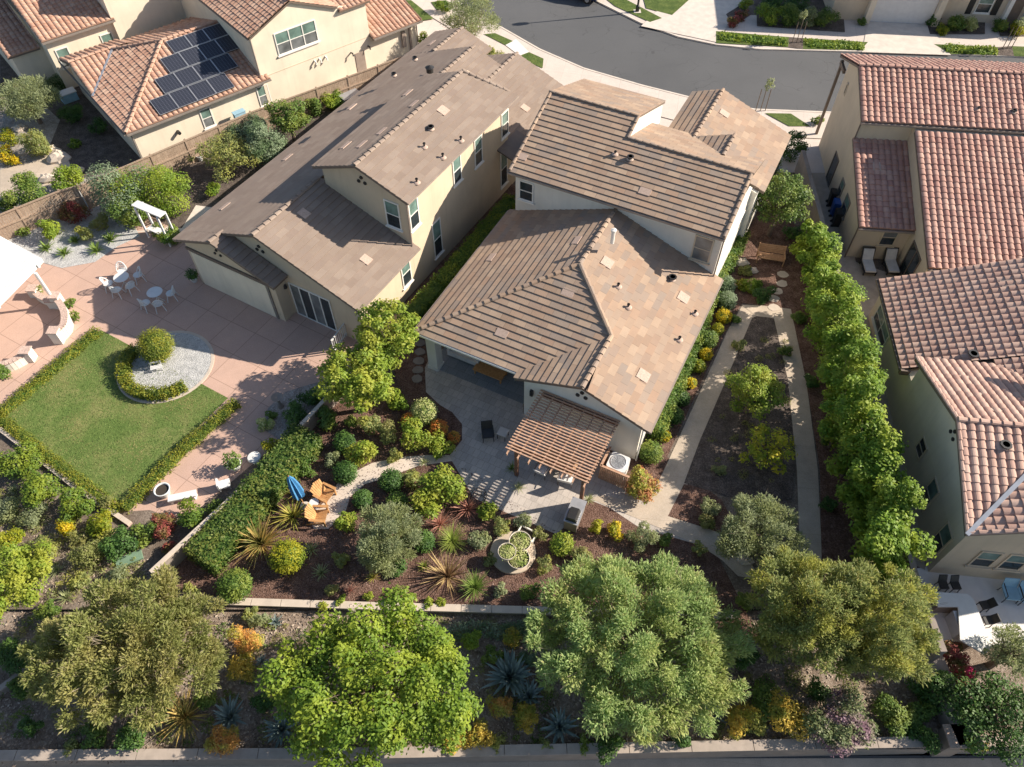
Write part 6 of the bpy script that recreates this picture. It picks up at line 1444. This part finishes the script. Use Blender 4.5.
# ---- central garden
mg = [
 ('lime_bush',440,486,21,'lf_lime','large lime bush beside the striped pergola shade, upper part',.15,1.0),
 ('lime_bush',424,505,16,'lf_lime','lime bush touching the grey olive tree, lower left of the larger one',.15,1.0),
 ('lime_bush',364,450,16,'lf_lime','lime bush just above the curved garden path',.14,.8),
 ('lime_bush',412,437,17,'lf_lime','lime bush between the two orange balls and the path',.14,.8),
 ('lime_bush',438,446,13,'lf_lime','lime bush at the path end beside the patio edge',.13,.8),
 ('lime_bush',347,523,12,'lf_lime','small lime bush beside the lower teak chair',.12,.8),
 ('lime_bush',398,400,12,'lf_limetree','green bush at the foot of the tall lime tree, near the patio',.12,.8),
 ('green_bush',327,420,14,'lf_mid','mid green bush at the upper end of the diagonal hedge',.13,.8),
 ('green_bush',371,424,13,'lf_olive','thin olive bush below the lime tree in the mulch bed',.12,.8),
 ('dry_bush',388,432,12,'lf_brown','brownish sparse bush between two lime bushes',.10,.8),
 ('variegated_ball',424,411,13,'lf_varieg','pale variegated round bush at the patio edge',.09,.95),
 ('copper_ball',409,420,8,'lf_orange','orange copper ball left of the pale variegated bush',.08,.9),
 ('copper_ball',439,428,9,'lf_orange','largest orange copper ball, below the pale variegated bush',.08,.9),
 ('copper_ball',454,437,6.5,'lf_orange','smallest orange ball at the corner of the shaded patio',.08,.9),
 ('grassy_bush',413,480,12,'lf_olive','grassy olive bush between dark ball and lime bush on the path bend',.12,.8),
 ('yellow_ball',287,556,17,'lf_yelgreen','round yellow green clipped bush beside the bronze flax',.09,1.0),
 ('dome_shrub',234,585,17,'lf_mid','dome shaped green shrub at the left end of the retaining wall',.10,.85),
 ('bright_bush',488,511,11,'lf_lime','small bright green bush beside the dark wire basket',.11,.9),
 ('speckled_bush',501,525,10,'lf_olive','small speckled bush between wire basket and cream bowls',.09,.9),
 ('speckled_bush',523,519,9,'lf_gray','small grey green bush just above the white crate',.09,.9),
 ('dark_shrub',540,533,7,'lf_brown','small brownish shrub right of the white crate',.09,.9),
 ('grey_shrub',479,541,11,'lf_gray','grey green small shrub left of the stone disc',.09,.9),
 ('lime_ball',562,544,12,'lf_lime','bright lime ball right of the stone disc, below the barbecue shadow',.10,.85),
 ('pale_shrub',580,555,11,'lf_brown','sparse pale shrub behind the feathery tree top',.09,.7),
 ('yellow_shrub',596,526,7.5,'lf_yelgreen','small yellow green shrub nearest the barbecue',.09,1.1),
 ('yellow_shrub',615,530,9,'lf_yellow','bright yellow shrub in the mulch right of the barbecue',.10,.9),
 ('grey_shrub',641,536,14,'lf_gray','grey olive shrub touching the concrete walk above the feathery tree',.09,.8),
 ('grey_shrub',712,506,10,'lf_gray','grey shrub in the small dark mulch island',.09,.8),
 ('pale_shrub',708,520,9,'lf_brown','pale dry shrub at the tip of the small mulch island',.09,.7),
 ('red_edged_bush',641,480,18,'lf_ypink','yellow green bush with reddish edge beside the air conditioner screen',.11,.7),
 ('round_bush',651,452,12,'lf_mid','round green bush at the lower right corner of the central house',.09,.9),
 ('small_shrub',665,436,6,'lf_yellow','yellow shrub just above the round bush at the house corner',.09,.9),
 ('small_shrub',675,415,9,'lf_dark','dark green ball beside the house hedge, lower one',.09,.9),
 ('small_shrub',682,398,8.5,'lf_dark','dark green ball beside the house hedge, upper one',.09,.9),
 ('small_shrub',691,383,6,'lf_yellow','yellow shrub left of the walk where the dark balls begin',.09,.9),
 ('small_shrub',699,366,7,'lf_yelgreen','lower of two yellow green shrubs halfway along the house hedge',.09,.9),
 ('small_shrub',706,354,7,'lf_yellow','yellow shrub halfway along the house hedge',.09,.9),
 ('small_shrub',708,339,10,'lf_mid','green ball between yellow shrubs along the house hedge',.09,.9),
 ('small_shrub',718,329,6.5,'lf_yelgreen','yellow green shrub below the brightest yellow shrub by the hedge top',.09,.9),
 ('small_shrub',724,316,8,'lf_yellow','brightest yellow shrub near the top of the house hedge',.09,.9),
 ('small_shrub',727,300,10,'lf_silver','silvery green ball below its twin at the house hedge top',.09,.9),
 ('small_shrub',726,285,10,'lf_silver','silvery green ball, upper twin at the house hedge top',.09,.9),
 ('low_shrub',754,283,10,'lf_limetree','low light green shrub between the bench and the concrete walk',.10,.7),
 ('low_shrub',742,284,7,'lf_yelgreen','low yellow green shrub left of the stepping stones',.10,.7),
 ('low_shrub',765,293,11,'lf_dark','low dark shrub beside the stepping stones',.10,.7),
 ('pinkish_shrub',746,270,8,'lf_brown','low pinkish brown shrub in front of the bench',.08,.6),
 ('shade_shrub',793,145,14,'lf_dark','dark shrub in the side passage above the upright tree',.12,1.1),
 ('shade_shrub',775,165,9,'lf_mid','green shrub against the central house front wall',.12,.9),
 ('shade_shrub',806,192,9,'lf_mid','green shrub beside the grey side wall, shaded',.12,.9),
 ('dark_ball',344,442,11,'lf_dark','dark green ball above the path, upper of two',.09,.95),
 ('dark_ball',345,472,12,'lf_dark','dark green ball touching the path beside the teak chairs',.09,.95),
 ('dark_ball',391,480,12,'lf_dark','dark green ball on the lower side of the path bend',.09,.95),
 ('dark_ball',362,499,10,'lf_dark','dark green ball casting its shadow on the path beside the teak chairs',.09,.95),
 ('dark_ball',397,502,11,'lf_mid','green ball just above the grey olive tree',.09,.95),
 ('dark_ball',424,541,11,'lf_dark','dark green ball touching the right side of the grey olive tree',.09,.95),
 ('rose_shrub',331,458,8,'lf_gray','thin grey shrub between the two dark balls',.09,1.2),
]
for nm, x, y, r, mt, lb, lf, hk in mg:
    tg = nm in ('dark_ball','copper_ball','variegated_ball','yellow_ball','round_bush','lime_ball','small_shrub','dome_shrub')
    B(nm, x, y, r, mt, lb, 'bush' if 'shrub' not in nm else 'shrub', {'dark_ball':'clipped dark green balls','copper_ball':'copper orange balls','lime_bush':'lime bushes in the mulch garden','small_shrub':'small shrubs along the house hedge'}.get(nm), leaf=lf, hk=hk, tight=tg)
for i, (x, y) in enumerate(((341,600),(368,597),(390,600),(411,598),(428,603),(442,601),(324,606))):
    B('wall_seedling', x, y, 5.5, 'lf_lime', 'small lime seedling on the retaining wall, %s in its row from the left' % ('second','third','fourth','fifth','sixth','last','first')[i], 'plant', 'lime seedlings along the wall', leaf=.09)
R_ = rosette
R_('bronze_flax', 259,540,31,'bl_phorm','big yellow bronze flax between the diagonal hedge and the yellow ball','flax',n=90,w=.10,lean=1.25)
R_('yellow_flax', 292,514,20,'bl_yellow','yellow striped flax below the blue umbrella','flax',n=60,w=.08)
R_('yellow_flax', 297,492,11,'bl_yellow','small yellow flax left of the blue umbrella','flax',n=40,w=.07)
R_('rosette_plant', 311,549,10,'bl_gray','pale spiky rosette right of the yellow ball, upper one','plant',n=40,w=.05)
R_('rosette_plant', 321,572,10,'bl_gray','pale spiky rosette right of the yellow ball, lower one','plant',n=40,w=.05)
R_('fountain_grass', 452,540,19,'bl_lime','tall lime fountain grass right of the grey olive tree','grass',n=220,w=.03,lean=.8,curl=1.3)
R_('pink_flax', 468,507,18,'bl_pink','pinkish flax beside the large lime bush at the patio edge','flax',n=70,w=.05)
R_('pink_flax', 440,522,18,'bl_pink','pale peach flax above the lime fountain grass','flax',n=55,w=.05)
R_('bronze_flax', 447,573,26,'bl_bronze','dark bronze flax with long blades near the retaining wall','flax',n=70,w=.07,lean=1.3,curl=.3)
R_('fan_grass', 475,586,18,'bl_green','green fan shaped grass just below the stone disc','grass',n=160,w=.04,lean=1.0,curl=.6)
R_('rosette_plant', 424,566,8,'bl_yellow','small yellow rosette below the grey olive tree','plant',n=35,w=.05)
R_('rosette_plant', 373,577,8,'bl_yellow','small yellow rosette in the mulch left of the grey olive shade','plant',n=30,w=.05)
R_('rosette_plant', 350,590,7,'bl_pink','small pinkish rosette near the retaining wall','plant',n=30,w=.04)
R_('strap_plant', 424,462,7,'bl_gray','small pale strap plant on the path edge','plant',n=30,w=.04)
R_('potted_grass', 519,487,8,'bl_gray','spiky pot plant right of the left pergola post','plant',n=35,w=.04)
R_('potted_grass', 512,468,8,'bl_green','spiky pot plant left of the left pergola post','plant',n=35,w=.04)
R_('potted_grass', 589,499,8,'bl_gray','spiky plant right beside the right pergola post','plant',n=35,w=.04)
# ---- below the retaining wall
G = -.16
R_('blue_agave', 510,675,26,'bl_agave','largest blue grey agave between the lime tree and the feathery tree','agave','blue agaves',n=70,w=.23,lean=1.15,curl=.15,zg=G)
R_('blue_agave', 529,695,15,'bl_agave','smaller blue agave just below the largest agave','agave','blue agaves',n=44,w=.17,curl=.15,zg=G)
R_('blue_agave', 560,726,19,'bl_agave','blue agave in front of the bottom wall left of the feathery tree','agave','blue agaves',n=50,w=.17,curl=.2,zg=G)
R_('blue_agave', 281,728,21,'bl_agave','shaded blue agave under the left side of the lime tree','agave','blue agaves',n=50,w=.16,curl=.2,zg=G)
R_('blue_agave', 229,716,19,'bl_agave','blue agave between the olive brown tree and orange succulent','agave','blue agaves',n=50,w=.16,curl=.2,zg=G)
R_('blue_agave', 712,712,16,'bl_agave','dark shaded agave right of the feathery tree foot','agave','blue agaves',n=40,w=.1,curl=.2,zg=G)
R_('small_agave', 262,661,7,'bl_agave','tiny grey agave left of the lime tree, lower of two','agave',n=28,w=.07,zg=G)
R_('small_agave', 276,622,8,'bl_agave','tiny grey agave below the retaining wall, upper of two','agave',n=28,w=.07,zg=G)
R_('bronze_flax', 183,715,30,'bl_phorm','long bladed tan flax at the foot of the olive brown tree','flax',n=80,w=.08,lean=1.3,zg=G)
st = [(498,708,13,.9,'st_firered','orange red pencil succulent below the largest agave'),(524,718,15,.8,'st_fire','golden pencil succulent left of the small front agave'),(477,737,15,.8,'st_fire','yellow pencil succulent at the lime tree foot near the wall'),(455,742,12,.6,'st_fire','yellow pencil succulent partly under the lime tree'),
      (246,640,17,1.1,'st_firered','orange pencil succulent right of the olive brown tree, upper one'),(243,668,14,.9,'st_fire','yellow pencil succulent right of the olive brown tree, lower one'),(224,742,18,.8,'st_firered','red tipped pencil succulent at the bottom edge beside the tan flax'),
      (740,718,18,1.0,'st_fire','golden pencil succulent right of the shaded agave'),(792,712,20,1.1,'st_fire','golden pencil succulent left of the purple green bush'),(513,640,10,.8,'st_fire','yellow green succulent above the largest agave'),(985,745,8,.5,'st_fire','small golden succulent in the bottom right corner')]
for x, y, r, h_, mt, lb in st:
    o = B('pencil_succulent', x, y, r, mt, lb, leaf=.13, hk=.8, zg=G, asp=.28, dens=1.5); tag(o, lb, 'succulent', 'pencil succulents on the lower slope')
for nm, x, y, r, mt, lb in (('slope_bush',95,736,14,'lf_mid','green bush under the olive brown tree, left one'),('slope_bush',131,735,17,'lf_dark','dark green bush under the olive brown tree, right one'),('slope_bush',30,728,11,'lf_dark','dark low bush at the far left of the bottom slope'),
    ('purple_bush',843,716,32,'lf_purple','large purple tinged green bush against the bottom wall'),('purple_bush',868,728,14,'lf_purple','smaller purple flowering bush right of the large purple one'),('slope_bush',898,715,19,'lf_mid','green bush right of the purple bush in the shade'),('slope_bush',765,700,18,'lf_mid','green bush between the two golden succulents'),
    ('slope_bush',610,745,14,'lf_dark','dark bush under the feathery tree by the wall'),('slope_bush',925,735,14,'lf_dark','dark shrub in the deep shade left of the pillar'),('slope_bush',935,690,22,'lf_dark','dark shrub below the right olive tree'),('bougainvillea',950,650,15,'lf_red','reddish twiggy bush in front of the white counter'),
    ('bougainvillea',962,672,16,'lf_magenta','magenta flowering bush below the white counter'),('bougainvillea',958,624,5,'lf_magenta','tiny red flowering shrub touching the white counter'),('slope_bush',975,700,24,'lf_dark','dark green bush below the magenta flowers'),('slope_bush',970,742,14,'lf_mid','green bush in the corner right of the pillar'),
    ('slope_bush',470,640,12,'lf_limetree','yellow green bush right of the lime tree crown below the wall'),('slope_bush',915,728,10,'lf_dark','small shaded shrub near the bottom wall')):
    B(nm, x, y, r, mt, lb, 'bush', leaf=.10, hk=.8, zg=G if y > 612 and not (x > 940 and y < 660) else 0)
more = [('slope_shrub',205,700,11,'lf_mid','green shrub between the tan flax and the shaded agaves'),('slope_shrub',262,700,11,'lf_dark','dark shrub in the shade between two agaves'),('slope_shrub',300,750,10,'lf_olive','olive shrub by the bottom wall below the shaded agave'),('slope_shrub',330,752,8,'lf_dark','low dark shrub against the bottom wall under the lime tree'),
 ('slope_shrub',258,620,9,'lf_gray','small grey shrub right under the retaining wall at its left part'),('slope_shrub',250,602+12,8,'lf_olive','small olive shrub under the retaining wall beside the orange succulent'),('slope_shrub',492,655,10,'lf_mid','green shrub just above the largest blue agave'),('slope_shrub',530,660,9,'lf_silver','silvery shrub right above the largest blue agave'),('slope_shrub',495,745,9,'lf_olive','olive tuft at the bottom wall below the orange succulent'),
 ('slope_shrub',545,745,8,'lf_olive','olive tuft at the bottom wall left of the front agave'),('slope_shrub',585,745,9,'lf_mid','green tuft at the bottom wall under the feathery tree'),('slope_shrub',680,740,11,'lf_dark','dark shrub under the right side of the feathery tree'),('slope_shrub',700,690,13,'lf_mid','green shrub between feathery tree and shaded agave'),('slope_shrub',760,730,9,'lf_olive','olive tuft between the golden succulents at the wall'),
 ('slope_shrub',818,690,14,'lf_dark','dark shrub above the purple green bush'),('slope_shrub',925,712,12,'lf_mid','shaded green shrub left of the broad dark wall'),('slope_shrub',745,655,14,'lf_dark','dark shrub in the gap between feathery and olive trees'),('slope_shrub',735,630,10,'lf_red','reddish shrub at the end of the concrete walk'),('slope_shrub',742,600,9,'lf_mid','green shrub at the end of the concrete walk'),
 ('slope_shrub',70,745,9,'lf_olive','olive tuft on the bare ground in the bottom left corner'),('slope_shrub',60,640,14,'lf_olive','olive shrub left of the olive brown tree'),('slope_shrub',20,690,12,'lf_mid','green shrub by the short concrete wall at left'),('slope_shrub',150,600,10,'lf_gray','grey shrub where the garden wall meets the retaining wall'),('slope_shrub',190,590,8,'lf_olive','small olive shrub left of the dome shaped shrub'),
 ('bank_shrub',30,515,13,'lf_gray','grey shrub on the left bank below the bright bushes'),('bank_shrub',48,548,12,'lf_olive','olive shrub on the left bank above the yellow green tree'),('bank_shrub',78,582,10,'lf_olive','olive shrub on the left bank right of the yellow green tree'),('bank_shrub',118,572,10,'lf_gray','grey shrub beside the green utility box'),('bank_shrub',75,540,9,'lf_brown','brown shrub under the yellow bush on the left bank'),
 ('bank_shrub',105,538,9,'lf_olive','olive shrub left of the dark green bush on the bank'),('bank_shrub',45,610,12,'lf_mid','green shrub below the yellow green tree'),('bank_shrub',90,612,10,'lf_brown','brown shrub above the olive brown tree'),('bank_shrub',5,540,15,'lf_yelgreen','yellow green shrub at the left edge above its tree'),('bank_shrub',215,505,9,'lf_mid','green shrub at the patio end of the garden wall'),
 ('walk_shrub',735,318,6,'lf_mid','low green tuft at the top of the left concrete walk'),('walk_shrub',800,318,8,'lf_mid','low green tuft between right walk and screening trees, upper'),('walk_shrub',812,380,8,'lf_dark','low dark tuft between right walk and screening trees, middle'),('walk_shrub',826,440,8,'lf_mid','low green tuft between right walk and screening trees, lower'),('walk_shrub',830,505,9,'lf_dark','low dark tuft near the bottom of the right walk'),
 ('walk_shrub',720,470,7,'lf_gray','small grey tuft in the dark planting island'),('walk_shrub',740,345,7,'lf_olive','small olive tuft in the upper planting island'),('walk_shrub',785,350,7,'lf_mid','small green tuft at the right of the upper planting island'),('walk_shrub',700,548,8,'lf_olive','olive tuft below the walk above the feathery tree'),('walk_shrub',665,540,8,'lf_mid','green tuft below the walk right of the grey olive shrub'),
 ('garden_tuft',306,470,8,'lf_mid','green tuft beside the diagonal hedge above the blue umbrella'),('garden_tuft',275,490,8,'lf_olive','olive tuft between the diagonal hedge and the small yellow flax'),('garden_tuft',340,560,9,'lf_olive','olive tuft left of the grey olive tree shade'),('garden_tuft',350,420,9,'lf_mid','green tuft under the lower lime tree'),('garden_tuft',395,455,8,'lf_olive','olive tuft above the path left of the lime bushes'),
 ('garden_tuft',445,470,7,'lf_olive','olive tuft at the path end above the large lime bush'),('garden_tuft',400,590,7,'lf_brown','dry tuft near the retaining wall left of the bronze flax'),('garden_tuft',500,590,8,'lf_gray','grey tuft right of the fan grass'),('garden_tuft',530,590,9,'lf_mid','green tuft left of the feathery tree top'),('garden_tuft',545,565,9,'lf_olive','olive tuft below the lime ball'),('garden_tuft',491,560,7,'lf_olive','olive tuft left of the stone disc'),
 ('garden_tuft',400,565,10,'lf_dark','dark shrub in the shade of the grey olive tree'),('garden_tuft',375,560,9,'lf_mid','green tuft under the left side of the grey olive tree'),('garden_tuft',330,590,8,'lf_brown','dry brown tuft near the retaining wall left part')]
for nm, x, y, r, mt, lb in more: B(nm, x, y, r, mt, lb, 'shrub', leaf=.10, hk=.75, zg=G if y > 612 else 0)
o = foliage('ground_cover', [(x, 11.15+.1*math.sin(x*3), .12, .5, .35, .22) for x in np.arange(-2.2, 2.4, .55)], 3200, .08, 'lf_silver', loc=(0,0,G)); tag(o, 'strip of dark silvery ground cover below the retaining wall', 'ground cover', kind='stuff')
# ---- left slope
for nm, x, y, r, mt, lb, lf in (('slope_hedge_bush',12,462,22,'lf_hedge','bright green bush at the left edge below the lawn corner',.12),('slope_hedge_bush',42,486,21,'lf_hedge','bright green bush below the brick edging, second from the left',.12),('slope_hedge_bush',72,505,18,'lf_hedge','bright green bush below the brick edging, third from the left',.12),
    ('slope_hedge_bush',98,522,16,'lf_yelgreen','yellow green bush at the lower end of the brick edging',.11),('yellow_bush',66,528,11,'lf_yellow','yellowish low bush on the slope below the green row',.10),('dark_slope_bush',122,541,18,'lf_dark','dark green bush below the bottom lawn corner',.12),('dark_slope_bush',145,533,13,'lf_mid','green bush left of the reddish shrub by the patio end',.12),
    ('red_shrub',165,522,15,'lf_red','reddish brown shrub at the lower end of the pink patio',.10),('green_slope_bush',192,512,15,'lf_hedge','green bush between the reddish shrub and the garden wall',.12),('dry_slope_bush',88,556,16,'lf_brown','dry olive bush in the middle of the left slope',.09),('grey_slope_bush',6,512,14,'lf_gray','pale grey green bush at the left edge below the bright bushes',.10),
    ('slope_bush',10,655,20,'lf_dark','dark green bush at the left edge above the slope wall',.11),('grey_slope_bush',108,500,8,'lf_brown','small brown bush at the end of the bottom lawn hedge',.09),('dry_slope_bush',170,548,8,'lf_red','dry reddish twigs beside the garden wall end',.08)):
    B(nm, x, y, r, mt, lb, 'bush', leaf=lf, hk=.75)
for x, y, r, lb in ((56,570,10,'pale strap leaved plant beside the yellow green tree'),(66,597,11,'pale strap leaved plant right of the yellow green tree, lower one'),(103,553,9,'pale strap leaved plant in the middle of the left slope'),(14,490,7,'pale rosette at the left edge under the bright bushes')):
    R_('strap_plant', x, y, r, 'bl_gray', lb, 'plant', n=40, w=.05)
# ---- upper left gardens
for nm, x, y, r, mt, lb in (('silver_bush',112,188,31,'lf_silver','large silvery green bush by the fence corner, left one'),('green_yard_bush',152,184,31,'lf_limetree','large fresh green bush by the board fence, right of the silvery one'),('green_yard_bush',128,210,20,'lf_mid','green bush just left of the white arbor'),
    ('silver_shrub',264,140,26,'lf_silver','large silvery shrub between two fence trees, front one'),('silver_shrub',248,130,17,'lf_silver','silvery shrub between two fence trees, rear one'),('fence_shrub',315,106,11,'lf_mid','green shrub right of the pointed fence tree'),('fence_shrub',335,100,11,'lf_limetree','green shrub beside the grey equipment box'),('fence_shrub',302,118,9,'lf_mid','small green shrub below the pointed fence tree'),
    ('small_fence_shrub',192,150,10,'lf_olive','small olive shrub standing alone against the board fence'),('low_green_shrub',213,187,9,'lf_limetree','low light green shrub alone in the dark gravel bed'),('green_shrub',172,234,12,'lf_hedge','yellow green shrub at the rear corner of the left house'),('green_shrub',158,229,7,'lf_mid','small green shrub under the white arbor seat'),
    ('red_twig_shrub',70,212,14,'lf_red','reddish twiggy shrub in front of the short fence'),('gravel_shrub',50,226,12,'lf_limetree','lime shrub in the gravel bed next to the short fence'),('gravel_shrub',22,231,6,'lf_mid','small green shrub against the short fence'),('gravel_shrub',85,232,9,'lf_olive','olive shrub in the middle of the gravel bed'),('gravel_shrub',100,222,10,'lf_brown','brownish shrub at the right side of the gravel bed'),
    ('neighbour_shrub',28,190,20,'lf_mid','broad green bush behind the short fence at left'),('neighbour_shrub',68,176,16,'lf_limetree','yellow green bush beside the boulders behind the short fence'),('neighbour_shrub',33,141,16,'lf_olive','olive bush beside the path in the neighbour yard'),('neighbour_shrub',10,137,10,'lf_yelgreen','small lime bush at the left edge in the neighbour yard'),('neighbour_shrub',6,155,11,'lf_yellow','yellow bush at the left edge in the neighbour yard'),
    ('neighbour_shrub',4,204,10,'lf_mid','green bush at the left edge behind the short fence'),('neighbour_shrub',74,143,6,'lf_limetree','small lime shrub in the shaded neighbour yard'),('neighbour_shrub',98,126,9,'lf_dark','dark shrub against the solar roof house wall'),('neighbour_shrub',70,112,12,'lf_dark','dark shrub below the pale blue lidded bin'),('neighbour_shrub',45,64,9,'lf_dark','dark shrub beside the corner house wall'),
    ('patio_shrub',69,303,6,'lf_mid','small shrub right of the curved seat wall, upper one'),('patio_shrub',73,314,6.5,'lf_mid','small shrub right of the curved seat wall, lower one'),('patio_shrub',38,290,6,'lf_olive','small plant in the low planter below the patio cover'),('patio_shrub',3,372,9,'lf_mid','dark green plant at the left edge beside the seat wall'),
    ('pebble_shrub',264,424,8,'lf_varieg','pale variegated plant in the pebble corner'),('pebble_shrub',271,443,9,'lf_yelgreen','yellow green plant at the foot of the pebble corner'),('pebble_shrub',296,412,12,'lf_dark','dark green shrub against the garden wall in the pebble corner'),('pebble_shrub',312,396,12,'lf_dark','dark green shrub under the lower lime tree'),('pebble_shrub',272,415,6,'lf_mid','small green shrub beside the bird bath')):
    B(nm, x, y, r, mt, lb, 'bush', leaf=.12, hk=.8)
hedge('neighbour_hedge', [P(40,86,.8), P(68,72,.8)], .9, .9, 'lf_gray', 'short pale clipped hedge at the corner of the solar roof house')
for x, y, r, lb in ((46,247,9,'leafy aloe in the gravel bed, leftmost'),(64,252,9,'leafy aloe in the gravel bed at its front edge'),(96,249,10,'leafy aloe in the gravel bed at the right front'),(110,238,10,'leafy aloe in the gravel bed nearest the arbor'),(75,240,7,'leafy aloe in the middle of the gravel bed')):
    R_('gravel_aloe', x, y, r, 'bl_green', lb, 'aloe', 'leafy aloes in the gravel bed', n=45, w=.09)
# ---- far side of the street and front yards
for x, y, r, mt, lb in ((772,12,12,'lf_limetree','light green shrub in the planted bed left of the white garage, first'),(790,16,12,'lf_mid','green shrub in the planted bed left of the white garage, second'),(806,17,11,'lf_gray','grey shrub in the planted bed left of the white garage, third'),(824,16,12,'lf_mid','green shrub in the planted bed nearest the shaded walk'),(800,2,14,'lf_dark','dark shrub at the very top behind the planted bed'),(775,0,12,'lf_dark','dark shrub at the very top left of the planted bed'),
    (863,22,5,'lf_mid','small shrub left of the white garage door'),(935,20,8,'lf_dark','dark shrub right of the white garage door'),(942,28,7,'lf_yelgreen','yellow green shrub in front of the shuttered window'),(955,22,10,'lf_mid','green shrub under the shuttered window'),(972,22,9,'lf_varieg','white flowering shrub under the shuttered window'),(1003,24,9,'lf_mid','green shrub right of the porch'),(1018,28,9,'lf_yelgreen','yellow green shrub at the top right corner'),
    (741,16,7,'lf_red','reddish shrub between the two driveways'),(733,22,7,'lf_red','reddish shrub at the corner of the upper driveway'),(745,4,7,'lf_lime','lime shrub beside the upper driveway'),(423,40,8,'lf_hedge','round green shrub at the street corner of the cream house'),(497,60,9,'lf_olive','olive shrub behind the left house front gable'),(490,52,7,'lf_olive','small olive shrub behind the left house front gable'),(597,93,6,'lf_olive','low shrub in front of the central house'),
    (445,5,8,'lf_hedge','round shrub on the small verge by the street at top'),(818,120,6,'lf_mid','slim shrub between near verge and red roof house')):
    B('street_shrub', x, y, r, mt, lb, 'shrub', leaf=.14, hk=.75)
for (x0,y0),(x1,y1),lb in (((720,36),(786,42),'thick green verge planting on the far kerb, left strip'),((806,43),(862,46),'thick green verge planting on the far kerb, middle strip'),((945,48),(996,51),'thick green verge planting on the far kerb, right strip')):
    hedge('verge_planting', [P(x0,y0,.2), P(x1,y1,.2)], 1.1, .3, 'lf_limetree', lb, leaf=.13, cat='ground cover')
# ---- litter so that beds are not bare
def litter(name, pts, n, size, mat, z, label):  # loose pieces lying on a bed
    xs = np.array([P(x, y, z)[:2] for x, y in pts]); lo, hi = xs.min(0), xs.max(0); out = []
    while len(out) < n:
        q = lo+(hi-lo)*rng.random(2); c = False; j = len(xs)-1
        for i in range(len(xs)):
            if (xs[i][1] > q[1]) != (xs[j][1] > q[1]) and q[0] < (xs[j][0]-xs[i][0])*(q[1]-xs[i][1])/(xs[j][1]-xs[i][1])+xs[i][0]: c = not c
            j = i
        if c: out.append((q[0], q[1], z+.004+.007*rng.random()))
    p = np.array(out); nn = unit(n)*.5+np.array([0,0,1.]); nn /= np.linalg.norm(nn, axis=1)[:, None]
    o = bpy.data.objects.new(name, leaf_mesh(name, p, nn, size, M[mat], .5, .6)); scene.collection.objects.link(o); tag(o, label, 'litter', kind='stuff')
M['chip'] = leaf_mat('bark chips', (.06,.03,.025), (.24,.15,.12), None, 1, 0); M['chip2'] = leaf_mat('dry leaves', (.22,.16,.11), (.50,.41,.32), None, 1, .1)
litter('bark_chips', [(170,585),(300,450),(330,430),(470,470),(560,535),(700,600),(560,604),(205,595)], 9000, .09, 'chip', .0, 'scattered bark chips over the mulch garden')
litter('dry_leaves', [(0,610),(200,612),(940,618),(940,735),(0,767)], 12000, .11, 'chip2', -.15, 'dry leaf litter scattered over the lower slope')
litter('dry_leaves', [(0,520),(60,520),(150,560),(150,605),(0,605)], 3000, .10, 'chip2', 0, 'dry leaf litter on the left slope below the lawn')

# low weeds and ground cover between the shrubs of the lower slope and the left bank
def cover(name, pts, n, mat, z, label):
    xs = np.array([P(x, y, z)[:2] for x, y in pts]); lo, hi = xs.min(0), xs.max(0); bl = []
    while len(bl) < n:
        q = lo+(hi-lo)*rng.random(2); c = False; j = len(xs)-1
        for i in range(len(xs)):
            if (xs[i][1] > q[1]) != (xs[j][1] > q[1]) and q[0] < (xs[j][0]-xs[i][0])*(q[1]-xs[i][1])/(xs[j][1]-xs[i][1])+xs[i][0]: c = not c
            j = i
        s_ = .15+.3*rng.random()**2
        if c: bl.append((q[0], q[1], .06, s_, s_*.8, .10+.12*rng.random()))
    o = foliage(name, bl, n*55, .085, mat, loc=(0, 0, z), shell=.4, aspect=.4); tag(o, label, 'ground cover', kind='stuff')
cover('low_weeds', [(-20,618),(940,622),(930,738),(-20,745)], 230, 'lf_mid', G, 'low green weeds scattered among the shrubs of the lower slope')
cover('dry_weeds', [(-20,618),(940,622),(930,738),(-20,745)], 190, 'lf_brown', G, 'dry brownish weeds scattered among the shrubs of the lower slope')
cover('bank_weeds', [(-20,480),(60,505),(140,545),(150,605),(-20,605)], 110, 'lf_olive', 0, 'olive weeds scattered over the left bank')
cover('bed_weeds', [(740,330),(790,320),(796,490),(700,480)], 26, 'lf_brown', 0.02, 'dry weeds in the dark planting island')
lp_ = [(0,414),(101,330),(228,398),(120,503),(0,426)]
litter('grass_blades', lp_, 26000, .075, 'lf_grass', .012, 'short blades over the left lawn')
